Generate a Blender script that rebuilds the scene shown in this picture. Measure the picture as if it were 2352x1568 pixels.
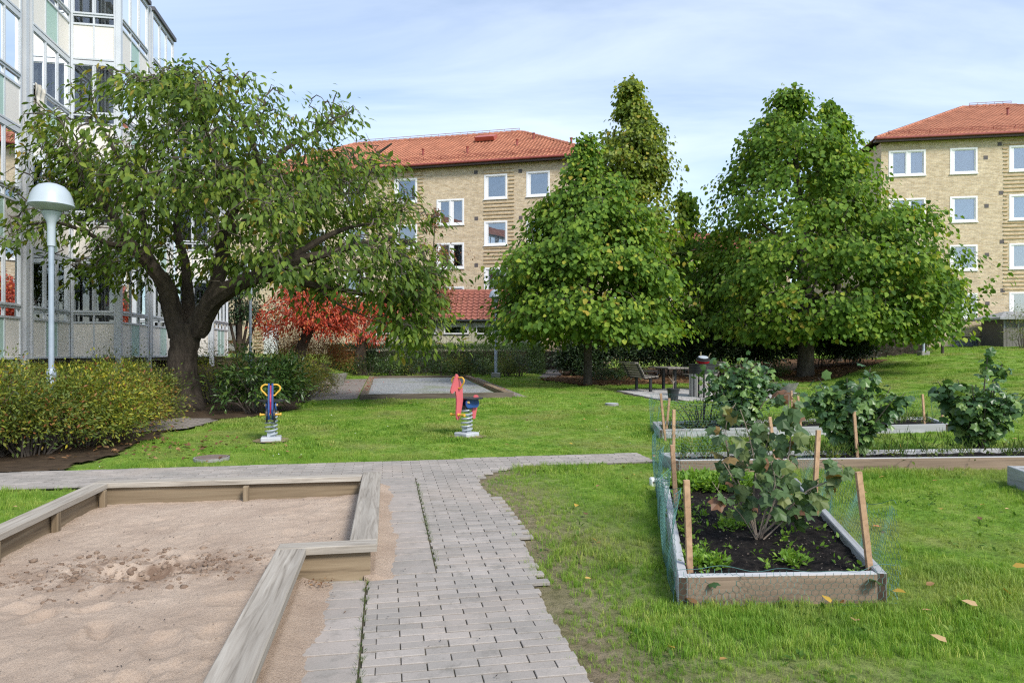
import bpy, math, random
import numpy as np
from mathutils import Vector, Matrix
random.seed(7); RNG = np.random.default_rng(11)
SC = bpy.context.scene
for _o in list(bpy.data.objects): bpy.data.objects.remove(_o)

# ------------------------------------------------------------------ camera
CAM_H = 1.45
FPX, CXP, HYP = 1568.0, 1176.0, 805.0      # survey camera: focal, centre and horizon for a 2352 x 1568 frame
cd = bpy.data.cameras.new('camera'); cam = bpy.data.objects.new('camera', cd)
SC.collection.objects.link(cam); SC.camera = cam
cam.location = (0, 0, CAM_H); cam.rotation_euler = (math.radians(90), 0, 0)
cd.sensor_width = 36; cd.lens = 24; cd.shift_y = (HYP-784)/2352
cd.clip_start = 0.05; cd.clip_end = 3000

# ------------------------------------------------------------------ sky and sun
SUN_DIR = Vector((0.50, -0.66, 0.70)).normalized()
SUN_EL = math.asin(SUN_DIR.z); SUN_AZ = math.atan2(SUN_DIR.x, SUN_DIR.y)
world = bpy.data.worlds.new('World'); SC.world = world; world.use_nodes = True
wn, wl = world.node_tree.nodes, world.node_tree.links
wn.clear()
w_out = wn.new('ShaderNodeOutputWorld'); w_bg = wn.new('ShaderNodeBackground')
w_bg.inputs['Strength'].default_value = 0.135
sky = wn.new('ShaderNodeTexSky'); sky.sky_type = 'NISHITA'; sky.sun_disc = False
sky.sun_elevation = SUN_EL; sky.sun_rotation = SUN_AZ
sky.air_density = 1.0; sky.dust_density = 0.4; sky.ozone_density = 2.0; sky.altitude = 10
w_tc = wn.new('ShaderNodeTexCoord'); w_sep = wn.new('ShaderNodeSeparateXYZ')
wl.new(w_tc.outputs['Generated'], w_sep.inputs[0])
w_add = wn.new('ShaderNodeMath'); w_add.operation = 'ADD'; w_add.inputs[1].default_value = 0.12
wl.new(w_sep.outputs['Z'], w_add.inputs[0])
w_dx = wn.new('ShaderNodeMath'); w_dx.operation = 'DIVIDE'
w_dy = wn.new('ShaderNodeMath'); w_dy.operation = 'DIVIDE'
wl.new(w_sep.outputs['X'], w_dx.inputs[0]); wl.new(w_add.outputs[0], w_dx.inputs[1])
wl.new(w_sep.outputs['Y'], w_dy.inputs[0]); wl.new(w_add.outputs[0], w_dy.inputs[1])
w_com = wn.new('ShaderNodeCombineXYZ')
wl.new(w_dx.outputs[0], w_com.inputs[0]); wl.new(w_dy.outputs[0], w_com.inputs[1])
w_map = wn.new('ShaderNodeMapping'); w_map.inputs['Rotation'].default_value = (0, 0, 0.5)
w_map.inputs['Scale'].default_value = (0.55, 1.5, 1)
wl.new(w_com.outputs[0], w_map.inputs[0])
w_n = wn.new('ShaderNodeTexNoise'); w_n.inputs['Scale'].default_value = 1.1
w_n.inputs['Detail'].default_value = 9; w_n.inputs['Roughness'].default_value = 0.56; w_n.inputs['Distortion'].default_value = 0.5
wl.new(w_map.outputs[0], w_n.inputs['Vector'])
w_r = wn.new('ShaderNodeMapRange'); w_r.inputs['From Min'].default_value = 0.40; w_r.inputs['From Max'].default_value = 0.72
w_r.inputs['To Min'].default_value = 0.22; w_r.inputs['To Max'].default_value = 0.60
wl.new(w_n.outputs['Fac'], w_r.inputs['Value'])
w_mix = wn.new('ShaderNodeMix'); w_mix.data_type = 'RGBA'
wl.new(w_r.outputs[0], w_mix.inputs['Factor']); wl.new(sky.outputs[0], w_mix.inputs['A'])
w_mix.inputs['B'].default_value = (6.0, 6.6, 7.5, 1)
wl.new(w_mix.outputs['Result'], w_bg.inputs['Color']); wl.new(w_bg.outputs[0], w_out.inputs[0])
sd = bpy.data.lights.new('sun', 'SUN'); sd.energy = 2.9; sd.angle = math.radians(15); sd.color = (1.0, 0.95, 0.87)
sun = bpy.data.objects.new('sun', sd); SC.collection.objects.link(sun)
sun.rotation_euler = SUN_DIR.to_track_quat('Z', 'Y').to_euler(); sun.location = (20, -20, 30)
SC.view_settings.view_transform = 'Standard'; SC.view_settings.look = 'None'
SC.view_settings.exposure = 0.63; SC.view_settings.gamma = 1.0
SC.view_settings.use_curve_mapping = False
SC.render.engine = 'CYCLES'
SC.cycles.max_bounces = 6; SC.cycles.transparent_max_bounces = 12
SC.cycles.use_denoising = False; SC.cycles.caustics_reflective = False; SC.cycles.caustics_refractive = False; SC.cycles.use_adaptive_sampling = False; SC.cycles.sample_clamp_indirect = 3.0; SC.cycles.blur_glossy = 1.0; SC.cycles.pixel_filter_type = 'BLACKMAN_HARRIS'; SC.cycles.filter_width = 1.25

# ------------------------------------------------------------------ survey frame and terrain
TH = math.radians(10.4); CT, ST = math.cos(TH), math.sin(TH)
def L2W(v, u): return (v*CT-u*ST, v*ST+u*CT)          # courtyard axes (v across, u away) to world
def W2L(X, Y): return (X*CT+Y*ST, -X*ST+Y*CT)
def ss(t):
    t = np.clip(t, 0, 1); return t*t*(3-2*t)
def zt(X, Y):
    X = np.asarray(X, float); Y = np.asarray(Y, float)
    z = 0.013*np.maximum(Y-9, 0)*np.where(Y > 60, 60/np.maximum(Y, 60), 1)
    t = np.clip((X-11.5)/18, 0, 1)
    z = z+1.3*(1-(1-t)**2)*ss((Y-11)/21)
    z = z+0.78*ss((Y-16)/9)*ss((-X-7.0)/4)
    return z
def zg(X, Y): return float(zt(X, Y))
def gp(px, py):
    """survey reading of a ground point"""
    Y = 10.0
    for _ in range(60):
        X = (px-CXP)/FPX*Y
        Y = 0.5*Y+0.5*(CAM_H-zg(X, Y))*FPX/max(py-HYP, 1)
    X = (px-CXP)/FPX*Y
    return X, Y
def sp(px, py, Y): return Vector(((px-CXP)/FPX*Y, Y, CAM_H+(HYP-py)/FPX*Y))
def hz(px, py, z):
    Y = (CAM_H-z)*FPX/(py-HYP); return Vector(((px-CXP)/FPX*Y, Y, z))

def _h(i, j, seed):
    n = (i.astype(np.int64)*374761393+j.astype(np.int64)*668265263+seed*974634777) & 0xffffffff
    n = ((n ^ (n >> 13))*1274126177) & 0xffffffff
    return ((n ^ (n >> 16)) & 0xffff)/65535.0
def vn(x, y, seed=0):
    x = np.asarray(x, float); y = np.asarray(y, float)
    i = np.floor(x); j = np.floor(y); fx = x-i; fy = y-j
    fx = fx*fx*(3-2*fx); fy = fy*fy*(3-2*fy); i = i.astype(np.int64); j = j.astype(np.int64)
    a = _h(i, j, seed); b = _h(i+1, j, seed); c = _h(i, j+1, seed); d = _h(i+1, j+1, seed)
    return (a*(1-fx)+b*fx)*(1-fy)+(c*(1-fx)+d*fx)*fy
def fbm(x, y, seed=0, octv=4):
    s = 0; a = 0.5
    for k in range(octv):
        s = s+a*vn(np.asarray(x)*2**k, np.asarray(y)*2**k, seed+k*17); a *= 0.5
    return s
def inpoly(poly, X, Y):
    X = np.asarray(X, float); Y = np.asarray(Y, float); r = np.zeros(X.shape, bool); n = len(poly)
    for k in range(n):
        x1, y1 = poly[k]; x2, y2 = poly[(k+1) % n]
        if y1 == y2: continue
        c = ((y1 > Y) != (y2 > Y)) & (X < (x2-x1)*(Y-y1)/(y2-y1)+x1)
        r ^= c
    return r

# ------------------------------------------------------------------ object helpers
COL = SC.collection; ROOT = {}
def tag(o, label=None, cat=None, group=None, kind=None):
    if label: o['label'] = label
    if cat: o['category'] = cat
    if group: o['group'] = group
    if kind: o['kind'] = kind
    return o
def thing(name, label, cat, loc=(0, 0, 0), group=None):
    o = bpy.data.objects.new(name, None); COL.objects.link(o); o.location = loc
    o.empty_display_size = 0.2; ROOT[o] = Vector(loc)
    return tag(o, label, cat, group)
def link(name, me, parent=None, mat=None, smooth=False):
    o = bpy.data.objects.new(name, me); COL.objects.link(o)
    if mat is not None and not me.materials: me.materials.append(mat)
    if smooth and len(me.polygons): me.polygons.foreach_set('use_smooth', [True]*len(me.polygons))
    if parent is not None: o.parent = parent; ROOT[o] = ROOT[parent]
    else: ROOT[o] = Vector((0, 0, 0))
    return o
class MB:
    def __init__(s): s.v = []; s.f = []
    def add(s, vs, fs):
        n = len(s.v); s.v += [tuple(p) for p in vs]; s.f += [tuple(i+n for i in f) for f in fs]; return s
    def box(s, x0, x1, y0, y1, z0, z1, fr=None):
        vs = [(x0, y0, z0), (x1, y0, z0), (x1, y1, z0), (x0, y1, z0), (x0, y0, z1), (x1, y0, z1), (x1, y1, z1), (x0, y1, z1)]
        if fr: vs = [fr(*p) for p in vs]
        return s.add(vs, [(3, 2, 1, 0), (4, 5, 6, 7), (0, 1, 5, 4), (1, 2, 6, 5), (2, 3, 7, 6), (3, 0, 4, 7)])
    def bbox(s, x0, x1, y0, y1, z0, z1, b=0.01, fr=None):
        """box with chamfered upper and vertical edges"""
        def ring(i, z): return [(x0+i, y0+b, z), (x0+b, y0+i, z), (x1-b, y0+i, z), (x1-i, y0+b, z), (x1-i, y1-b, z), (x1-b, y1-i, z), (x0+b, y1-i, z), (x0+i, y1-b, z)]
        vs = ring(0, z0)+ring(0, z1-b)+[(x0+b, y0+b, z1), (x0+b, y0+b, z1), (x1-b, y0+b, z1), (x1-b, y0+b, z1), (x1-b, y1-b, z1), (x1-b, y1-b, z1), (x0+b, y1-b, z1), (x0+b, y1-b, z1)]
        vs = vs[:16]+[vs[16], vs[18], vs[20], vs[22]]
        if fr: vs = [fr(*p) for p in vs]
        fs = [(i, (i+1) % 8, 8+(i+1) % 8, 8+i) for i in range(8)]
        t = [16, 16, 17, 17, 18, 18, 19, 19]
        for i in range(8):
            j = (i+1) % 8
            fs.append((8+i, 8+j, t[j], t[i]) if t[i] != t[j] else (8+i, 8+j, t[i]))
        fs += [(16, 17, 18, 19), tuple(reversed(range(8)))]
        return s.add(vs, fs)
    def tube(s, pts, rad, n=6, cap=True):
        pts = [Vector(p) for p in pts]; m = len(pts)
        if not hasattr(rad, '__len__'): rad = [rad]*m
        up = Vector((0.13, 0.31, 0.94)); vs = []; fs = []; a = None
        for k in range(m):
            d = (pts[min(k+1, m-1)]-pts[max(k-1, 0)])
            d = d.normalized() if d.length > 1e-9 else Vector((0, 0, 1))
            if a is None:
                a = d.cross(up if abs(d.dot(up)) < 0.95 else Vector((1, 0, 0))).normalized()
            else:
                a = (a-d*a.dot(d))
                a = a.normalized() if a.length > 1e-6 else d.orthogonal().normalized()
            b = d.cross(a)
            for j in range(n):
                t = 2*math.pi*j/n; vs.append(pts[k]+(a*math.cos(t)+b*math.sin(t))*rad[k])
        for k in range(m-1):
            for j in range(n):
                fs.append((k*n+j, k*n+(j+1) % n, (k+1)*n+(j+1) % n, (k+1)*n+j))
        if cap: fs += [tuple(reversed(range(n))), tuple((m-1)*n+j for j in range(n))]
        return s.add(vs, fs)
    def lathe(s, c, prof, n=24):
        """profile of (r, z) turned about a vertical axis at c"""
        vs = []; fs = []; m = len(prof)
        for r, z in prof:
            for j in range(n):
                t = 2*math.pi*j/n; vs.append((c[0]+max(r, 1e-4)*math.cos(t), c[1]+max(r, 1e-4)*math.sin(t), c[2]+z))
        for k in range(m-1):
            for j in range(n): fs.append((k*n+j, k*n+(j+1) % n, (k+1)*n+(j+1) % n, (k+1)*n+j))
        return s.add(vs, fs)
    def plate(s, poly, t0, t1, fr):
        """polygon (a, b) given thickness t0..t1, placed by fr(a, t, b)"""
        n = len(poly)
        vs = [fr(a, t0, b) for a, b in poly]+[fr(a, t1, b) for a, b in poly]
        fs = [tuple(range(n)), tuple(reversed(range(n, 2*n)))]+[(i, n+i, n+(i+1) % n, (i+1) % n) for i in range(n)]
        return s.add(vs, fs)
    def mesh(s, name='m'):
        me = bpy.data.meshes.new(name); me.from_pydata(s.v, [], s.f); me.update(); return me
    def build(s, name, mat, parent=None, smooth=False):
        if parent is not None:
            r = ROOT[parent]; s.v = [(p[0]-r.x, p[1]-r.y, p[2]-r.z) for p in s.v]
        o = link(name, s.mesh(name), parent, mat, smooth)
        if smooth:
            try:
                o.data.set_sharp_from_angle(angle=math.radians(40))
            except Exception: pass
        return o
def npmesh(name, V, Fq, mat, parent=None, attrs=None, smooth=False):
    """numpy mesh: V (n,3), Fq (m,k)"""
    V = np.asarray(V, np.float32); Fq = np.asarray(Fq, np.int32); k = Fq.shape[1]
    if parent is not None:
        r = ROOT[parent]; V = V-np.array([r.x, r.y, r.z], np.float32)
    me = bpy.data.meshes.new(name); me.vertices.add(len(V)); me.vertices.foreach_set('co', V.ravel())
    me.loops.add(Fq.size); me.loops.foreach_set('vertex_index', Fq.ravel())
    me.polygons.add(len(Fq)); me.polygons.foreach_set('loop_start', np.arange(len(Fq), dtype=np.int32)*k)
    try: me.polygons.foreach_set('loop_total', np.full(len(Fq), k, np.int32))
    except Exception: pass
    for an, arr in (attrs or {}).items():
        at = me.attributes.new(an, 'FLOAT', 'POINT'); at.data.foreach_set('value', np.asarray(arr, np.float32))
    me.update(calc_edges=True); me.validate()
    return link(name, me, parent, mat, smooth)
def clone(o, parent, loc=None, rot=None):
    c = bpy.data.objects.new(o.name.split('.')[0], o.data); COL.objects.link(c); c.parent = parent
    if loc is not None: c.location = loc
    if rot is not None: c.rotation_euler = rot
    ROOT[c] = ROOT[parent] if parent else Vector((0, 0, 0))
    return c
def smoothline(pts, n=4):
    """Catmull-Rom through 4-vectors or 3-vectors"""
    P = [np.array(p, float) for p in pts]; out = []
    for i in range(len(P)-1):
        p0 = P[max(i-1, 0)]; p1 = P[i]; p2 = P[i+1]; p3 = P[min(i+2, len(P)-1)]
        for k in range(n):
            t = k/n
            out.append(0.5*((2*p1)+(-p0+p2)*t+(2*p0-5*p1+4*p2-p3)*t*t+(-p0+3*p1-3*p2+p3)*t**3))
    out.append(P[-1]); return out

# ------------------------------------------------------------------ materials
def newmat(name):
    m = bpy.data.materials.new(name); m.use_nodes = True
    nt = m.node_tree; nt.nodes.clear()
    out = nt.nodes.new('ShaderNodeOutputMaterial'); b = nt.nodes.new('ShaderNodeBsdfPrincipled')
    nt.links.new(b.outputs[0], out.inputs[0]); return m, nt, b, out
def N(nt, t, **kw):
    n = nt.nodes.new(t)
    for k, v in kw.items():
        if k in n.inputs: n.inputs[k].default_value = v
        else: setattr(n, k, v)
    return n
def pos(nt, kind='world', scale=(1, 1, 1), rot=(0, 0, 0)):
    if kind == 'world': g = nt.nodes.new('ShaderNodeNewGeometry'); o = g.outputs['Position']
    else: g = nt.nodes.new('ShaderNodeTexCoord'); o = g.outputs['Object']
    mp = N(nt, 'ShaderNodeMapping'); mp.inputs['Scale'].default_value = scale; mp.inputs['Rotation'].default_value = rot
    nt.links.new(o, mp.inputs[0]); return mp.outputs[0]
def noise(nt, vec, scale, detail=4, rough=0.55, dist=0.0):
    n = N(nt, 'ShaderNodeTexNoise'); n.inputs['Scale'].default_value = scale; n.inputs['Detail'].default_value = detail
    n.inputs['Roughness'].default_value = rough; n.inputs['Distortion'].default_value = dist
    if vec is not None: nt.links.new(vec, n.inputs['Vector'])
    return n.outputs['Fac']
def ramp(nt, fac, stops):
    r = N(nt, 'ShaderNodeValToRGB'); e = r.color_ramp.elements
    while len(e) < len(stops): e.new(0.5)
    for k, (p, c) in enumerate(stops): e[k].position = p; e[k].color = (*c, 1)
    nt.links.new(fac, r.inputs[0]); return r.outputs['Color']
def mixc(nt, fac, a, b, mode='MIX'):
    m = N(nt, 'ShaderNodeMix', data_type='RGBA', blend_type=mode)
    for key, val in (('Factor', fac), ('A', a), ('B', b)):
        sock = [i for i in m.inputs if i.name == key and (i.type == 'VALUE' if key == 'Factor' else i.type == 'RGBA')][0]
        if isinstance(val, (int, float)): sock.default_value = val
        elif isinstance(val, tuple): sock.default_value = (*val, 1)
        else: nt.links.new(val, sock)
    return [o for o in m.outputs if o.type == 'RGBA'][0]
def bump(nt, b, h, strength=0.3, dist=0.02):
    n = N(nt, 'ShaderNodeBump'); n.inputs['Strength'].default_value = strength; n.inputs['Distance'].default_value = dist
    nt.links.new(h, n.inputs['Height']); nt.links.new(n.outputs[0], b.inputs['Normal']); return n
def maprange(nt, v, a, b, c=0.0, d=1.0):
    n = N(nt, 'ShaderNodeMapRange'); n.inputs[1].default_value = a; n.inputs[2].default_value = b
    n.inputs[3].default_value = c; n.inputs[4].default_value = d
    nt.links.new(v, n.inputs[0]); return n.outputs[0]
def MAT(name, c1, c2=None, scale=4.0, rough=0.6, bs=0.0, bscale=40, metal=0.0, kind='world', stretch=(1, 1, 1), detail=5, lo=0.3, hi=0.7, bd=0.01, spec=None):
    m, nt, b, out = newmat(name); v = pos(nt, kind, stretch)
    if c2 is None: c2 = tuple(x*0.82 for x in c1)
    f = noise(nt, v, scale, detail)
    nt.links.new(ramp(nt, f, [(lo, c1), (hi, c2)]), b.inputs['Base Color'])
    b.inputs['Roughness'].default_value = rough; b.inputs['Metallic'].default_value = metal
    if spec is not None: b.inputs['Specular IOR Level'].default_value = spec
    if bs: bump(nt, b, noise(nt, v, bscale, 6, 0.65), bs, bd)
    return m
def LEAF(name, stops, trans=0.35, rough=0.45, spec=0.35):
    """leaf: colour by the leaf's own random value"""
    m, nt, b, out = newmat(name)
    a = N(nt, 'ShaderNodeAttribute', attribute_name='rnd'); a.attribute_type = 'GEOMETRY'
    col = ramp(nt, a.outputs['Fac'], stops)
    nt.links.new(col, b.inputs['Base Color']); b.inputs['Roughness'].default_value = rough
    b.inputs['Specular IOR Level'].default_value = spec
    t = N(nt, 'ShaderNodeBsdfTranslucent')
    tc = mixc(nt, 1.0, col, (1.25, 1.25, 0.55), 'MULTIPLY'); nt.links.new(tc, t.inputs[0])
    mx = N(nt, 'ShaderNodeMixShader'); mx.inputs[0].default_value = trans
    nt.links.new(b.outputs[0], mx.inputs[1]); nt.links.new(t.outputs[0], mx.inputs[2]); nt.links.new(mx.outputs[0], out.inputs[0])
    return m
def WOOD(name, c1, c2, c3, along='x', s=1.0, rough=0.8, bs=0.35):
    m, nt, b, out = newmat(name)
    st = {'x': (1.2*s, 22*s, 22*s), 'z': (22*s, 22*s, 1.2*s), 'y': (22*s, 1.2*s, 22*s)}[along]
    v = pos(nt, 'object', st)
    oi = N(nt, 'ShaderNodeObjectInfo')
    ad = N(nt, 'ShaderNodeVectorMath', operation='ADD'); cm = N(nt, 'ShaderNodeCombineXYZ')
    ml = N(nt, 'ShaderNodeMath', operation='MULTIPLY'); ml.inputs[1].default_value = 40
    nt.links.new(oi.outputs['Random'], ml.inputs[0])
    for i in range(3): nt.links.new(ml.outputs[0], cm.inputs[i])
    nt.links.new(v, ad.inputs[0]); nt.links.new(cm.outputs[0], ad.inputs[1]); v = ad.outputs[0]
    g = noise(nt, v, 1.0, 6, 0.6, 0.8); big = noise(nt, v, 0.22, 3, 0.5)
    c = ramp(nt, g, [(0.28, c3), (0.46, c2), (0.68, c1)])
    c = mixc(nt, maprange(nt, big, 0.42, 0.7, 0, 0.6), c, tuple(x*0.62 for x in c2))
    hv = mixc(nt, oi.outputs['Random'], (0.85, 0.85, 0.85), (1.1, 1.1, 1.1)); c = mixc(nt, 1.0, c, hv, 'MULTIPLY')
    nt.links.new(c, b.inputs['Base Color']); b.inputs['Roughness'].default_value = rough
    b.inputs['Specular IOR Level'].default_value = 0.25
    bump(nt, b, g, bs, 0.006); return m
def GLASS(name, tint=(0.5, 0.55, 0.55), refl=0.25, ior=1.5):
    m, nt, b, out = newmat(name); nt.nodes.remove(b)
    t = N(nt, 'ShaderNodeBsdfTransparent'); t.inputs[0].default_value = (*tint, 1)
    g = N(nt, 'ShaderNodeBsdfGlossy'); g.inputs['Roughness'].default_value = 0.015; g.inputs['Color'].default_value = (0.95, 0.97, 1, 1)
    v = pos(nt, 'world'); nb = N(nt, 'ShaderNodeBump'); nb.inputs['Strength'].default_value = 0.05; nb.inputs['Distance'].default_value = 0.02
    nt.links.new(noise(nt, v, 1.1, 2), nb.inputs['Height']); nt.links.new(nb.outputs[0], g.inputs['Normal'])
    fr = N(nt, 'ShaderNodeFresnel'); fr.inputs['IOR'].default_value = ior
    f = maprange(nt, fr.outputs[0], 0, 1, refl, 1.0)
    mx = N(nt, 'ShaderNodeMixShader'); nt.links.new(f, mx.inputs[0]); nt.links.new(t.outputs[0], mx.inputs[1]); nt.links.new(g.outputs[0], mx.inputs[2])
    nt.links.new(mx.outputs[0], out.inputs[0]); return m
def BRICK(name, c1, c2, mortar, bw=0.25, rh=0.075, rot=0.0, bs=0.5, ms=0.012, axes='facade', vary=0.35):
    """bricks on a facade (object x along, z up) or on the ground (x, y)"""
    m, nt, b, out = newmat(name)
    tc = N(nt, 'ShaderNodeTexCoord'); sep = N(nt, 'ShaderNodeSeparateXYZ'); cm = N(nt, 'ShaderNodeCombineXYZ')
    nt.links.new(tc.outputs['Object'], sep.inputs[0])
    nt.links.new(sep.outputs['X'], cm.inputs[0]); nt.links.new(sep.outputs['Z' if axes == 'facade' else 'Y'], cm.inputs[1])
    br = N(nt, 'ShaderNodeTexBrick'); nt.links.new(cm.outputs[0], br.inputs['Vector'])
    br.inputs['Scale'].default_value = 1.0; br.inputs['Brick Width'].default_value = bw; br.inputs['Row Height'].default_value = rh
    br.inputs['Mortar Size'].default_value = ms; br.inputs['Mortar Smooth'].default_value = 0.1; br.inputs['Bias'].default_value = 0.0
    br.inputs['Color1'].default_value = (*c1, 1); br.inputs['Color2'].default_value = (*c2, 1); br.inputs['Mortar'].default_value = (*mortar, 1)
    n1 = noise(nt, cm.outputs[0], 2.6, 5); n2 = noise(nt, cm.outputs[0], 9.0, 3, 0.7)
    c = mixc(nt, vary, br.outputs['Color'], mixc(nt, 1.0, br.outputs['Color'], ramp(nt, n2, [(0.3, (0.5, 0.46, 0.42)), (0.7, (1.35, 1.35, 1.3))]), 'MULTIPLY'))
    c = mixc(nt, 0.35, c, mixc(nt, 1.0, c, ramp(nt, n1, [(0.3, (0.6, 0.6, 0.6)), (0.7, (1.3, 1.3, 1.3))]), 'MULTIPLY'))
    nt.links.new(c, b.inputs['Base Color']); b.inputs['Roughness'].default_value = 0.9; b.inputs['Specular IOR Level'].default_value = 0.2
    inv = N(nt, 'ShaderNodeMath', operation='SUBTRACT'); inv.inputs[0].default_value = 1; nt.links.new(br.outputs['Fac'], inv.inputs[1])
    bump(nt, b, inv.outputs[0], bs, 0.015); return m
# ------------------------------------------------------------------ the ground
def lawn_color(nt, v, blade):
    big = noise(nt, v, 0.55, 5, 0.6); mid = noise(nt, v, 2.4, 5, 0.65); fine = noise(nt, v, 14, 4, 0.7)
    g1 = ramp(nt, mid, [(0.3, (0.12, 0.25, 0.03)), (0.5, (0.20, 0.34, 0.045)), (0.72, (0.34, 0.43, 0.10))])
    if blade:
        a = N(nt, 'ShaderNodeAttribute', attribute_name='rnd')
        g1 = mixc(nt, 1.0, g1, ramp(nt, a.outputs['Fac'], [(0.0, (0.62, 0.72, 0.6)), (0.55, (1.0, 1.0, 1.0)), (0.9, (1.3, 1.2, 1.1)), (1.0, (2.2, 1.5, 2.4))]), 'MULTIPLY')
    dry = (0.40, 0.38, 0.15) if blade else (0.26, 0.24, 0.10)
    c = mixc(nt, maprange(nt, big, 0.47, 0.66, 0, 0.6), g1, dry)
    if not blade:
        wo = N(nt, 'ShaderNodeAttribute', attribute_name='worn')
        c = mixc(nt, wo.outputs['Fac'], c, ramp(nt, noise(nt, v, 5, 6, 0.7), [(0.35, (0.20, 0.155, 0.095)), (0.65, (0.36, 0.285, 0.20))]))
        c = mixc(nt, maprange(nt, fine, 0.45, 0.7, 0, 0.55), c, (0.06, 0.07, 0.018))
    return c
m_lawn, nt, b, out = newmat('lawn_ground'); v = pos(nt)
nt.links.new(lawn_color(nt, v, False), b.inputs['Base Color']); b.inputs['Roughness'].default_value = 0.95; b.inputs['Specular IOR Level'].default_value = 0.1
bump(nt, b, noise(nt, v, 30, 6, 0.75), 0.9, 0.05)
m_blade, nt, b, out = newmat('grass_blade'); v = pos(nt); c = lawn_color(nt, v, True)
nt.links.new(c, b.inputs['Base Color']); b.inputs['Roughness'].default_value = 0.55; b.inputs['Specular IOR Level'].default_value = 0.25
t = N(nt, 'ShaderNodeBsdfTranslucent'); nt.links.new(mixc(nt, 1.0, c, (1.2, 1.25, 0.5), 'MULTIPLY'), t.inputs[0])
mx = N(nt, 'ShaderNodeMixShader'); mx.inputs[0].default_value = 0.35
nt.links.new(b.outputs[0], mx.inputs[1]); nt.links.new(t.outputs[0], mx.inputs[2]); nt.links.new(mx.outputs[0], out.inputs[0])

m_soil = MAT('bed_soil', (0.045, 0.032, 0.022), (0.10, 0.07, 0.045), 5, 0.95, 0.9, 40, spec=0.1, bd=0.03)
m_darksoil = MAT('compost', (0.012, 0.010, 0.010), (0.045, 0.038, 0.032), 22, 0.95, 1.0, 90, spec=0.15, bd=0.03, lo=0.42, hi=0.75)
m_joint = MAT('joint_sand', (0.045, 0.042, 0.03), (0.12, 0.10, 0.07), 3.0, 0.95, 0.6, 120, spec=0.1)
m_gravel, nt, b, out = newmat('court_gravel'); v = pos(nt)
vo = N(nt, 'ShaderNodeTexVoronoi'); vo.inputs['Scale'].default_value = 26; nt.links.new(v, vo.inputs['Vector'])
c = ramp(nt, vo.outputs['Color'], [(0.1, (0.13, 0.14, 0.15)), (0.5, (0.27, 0.28, 0.28)), (0.9, (0.42, 0.42, 0.40))])
c = mixc(nt, maprange(nt, noise(nt, v, 0.6, 4), 0.52, 0.68, 0, 0.55), c, (0.17, 0.20, 0.07))
nt.links.new(c, b.inputs['Base Color']); b.inputs['Roughness'].default_value = 0.9; bump(nt, b, vo.outputs['Distance'], 0.8, 0.03)
m_sand, nt, b, out = newmat('play_sand'); v = pos(nt)
c = ramp(nt, noise(nt, v, 2.2, 5), [(0.3, (0.45, 0.345, 0.265)), (0.7, (0.57, 0.45, 0.35))])
c = mixc(nt, maprange(nt, noise(nt, v, 95, 4, 0.85), 0.50, 0.72, 0, 0.75), c, (0.26, 0.185, 0.135))
a = N(nt, 'ShaderNodeAttribute', attribute_name='damp')
c = mixc(nt, maprange(nt, a.outputs['Fac'], 0, 1, 0, 0.85), c, (0.17, 0.105, 0.07))
nt.links.new(c, b.inputs['Base Color']); b.inputs['Roughness'].default_value = 0.95; b.inputs['Specular IOR Level'].default_value = 0.1
bump(nt, b, noise(nt, v, 55, 9, 0.8), 0.9, 0.02)
def PAVER(name, c1, c2):
    m, nt, b, out = newmat(name); v = pos(nt)
    oi = N(nt, 'ShaderNodeObjectInfo'); ge = N(nt, 'ShaderNodeNewGeometry')
    s = N(nt, 'ShaderNodeMath', operation='ADD'); nt.links.new(oi.outputs['Random'], s.inputs[0]); nt.links.new(ge.outputs['Random Per Island'], s.inputs[1])
    fr = N(nt, 'ShaderNodeMath', operation='FRACT'); nt.links.new(s.outputs[0], fr.inputs[0])
    c = ramp(nt, fr.outputs[0], [(0.0, c1), (0.5, tuple((x+y)/2 for x, y in zip(c1, c2))), (1.0, c2)])
    c = mixc(nt, maprange(nt, noise(nt, v, 2.2, 7, 0.75), 0.45, 0.62, 0, 0.7), c, (0.27, 0.25, 0.225))
    c = mixc(nt, maprange(nt, noise(nt, v, 7.0, 8, 0.8), 0.52, 0.68, 0, 0.65), c, (0.16, 0.15, 0.13))
    c = mixc(nt, maprange(nt, noise(nt, v, 1.0, 3), 0.48, 0.66, 0, 0.4), c, (0.38, 0.32, 0.27))
    c = mixc(nt, maprange(nt, noise(nt, v, 130, 3, 0.8), 0.5, 0.75, 0, 0.35), c, (0.13, 0.11, 0.10))
    nt.links.new(c, b.inputs['Base Color']); b.inputs['Roughness'].default_value = 0.85; b.inputs['Specular IOR Level'].default_value = 0.25
    bump(nt, b, noise(nt, v, 90, 6, 0.7), 0.35, 0.006); return m
m_brickp = PAVER('brick_paver', (0.39, 0.35, 0.315), (0.27, 0.245, 0.22))
m_slab = PAVER('concrete_slab', (0.39, 0.345, 0.31), (0.32, 0.285, 0.255))
m_farpave = BRICK('far_paving', (0.30, 0.26, 0.235), (0.24, 0.21, 0.195), (0.12, 0.11, 0.09), 0.24, 0.12, axes='ground', bs=0.4, ms=0.012)
m_wood = WOOD('weathered_timber', (0.46, 0.42, 0.36), (0.35, 0.31, 0.26), (0.16, 0.135, 0.105), s=1.7, bs=0.6)
m_woodside = WOOD('timber_side', (0.30, 0.235, 0.155), (0.22, 0.165, 0.105), (0.11, 0.08, 0.05))
m_wooddark = WOOD('dark_timber', (0.17, 0.14, 0.11), (0.11, 0.09, 0.07), (0.05, 0.04, 0.03))
m_bedwood = WOOD('grey_bed_timber', (0.50, 0.51, 0.52), (0.38, 0.385, 0.39), (0.22, 0.21, 0.20))
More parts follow.
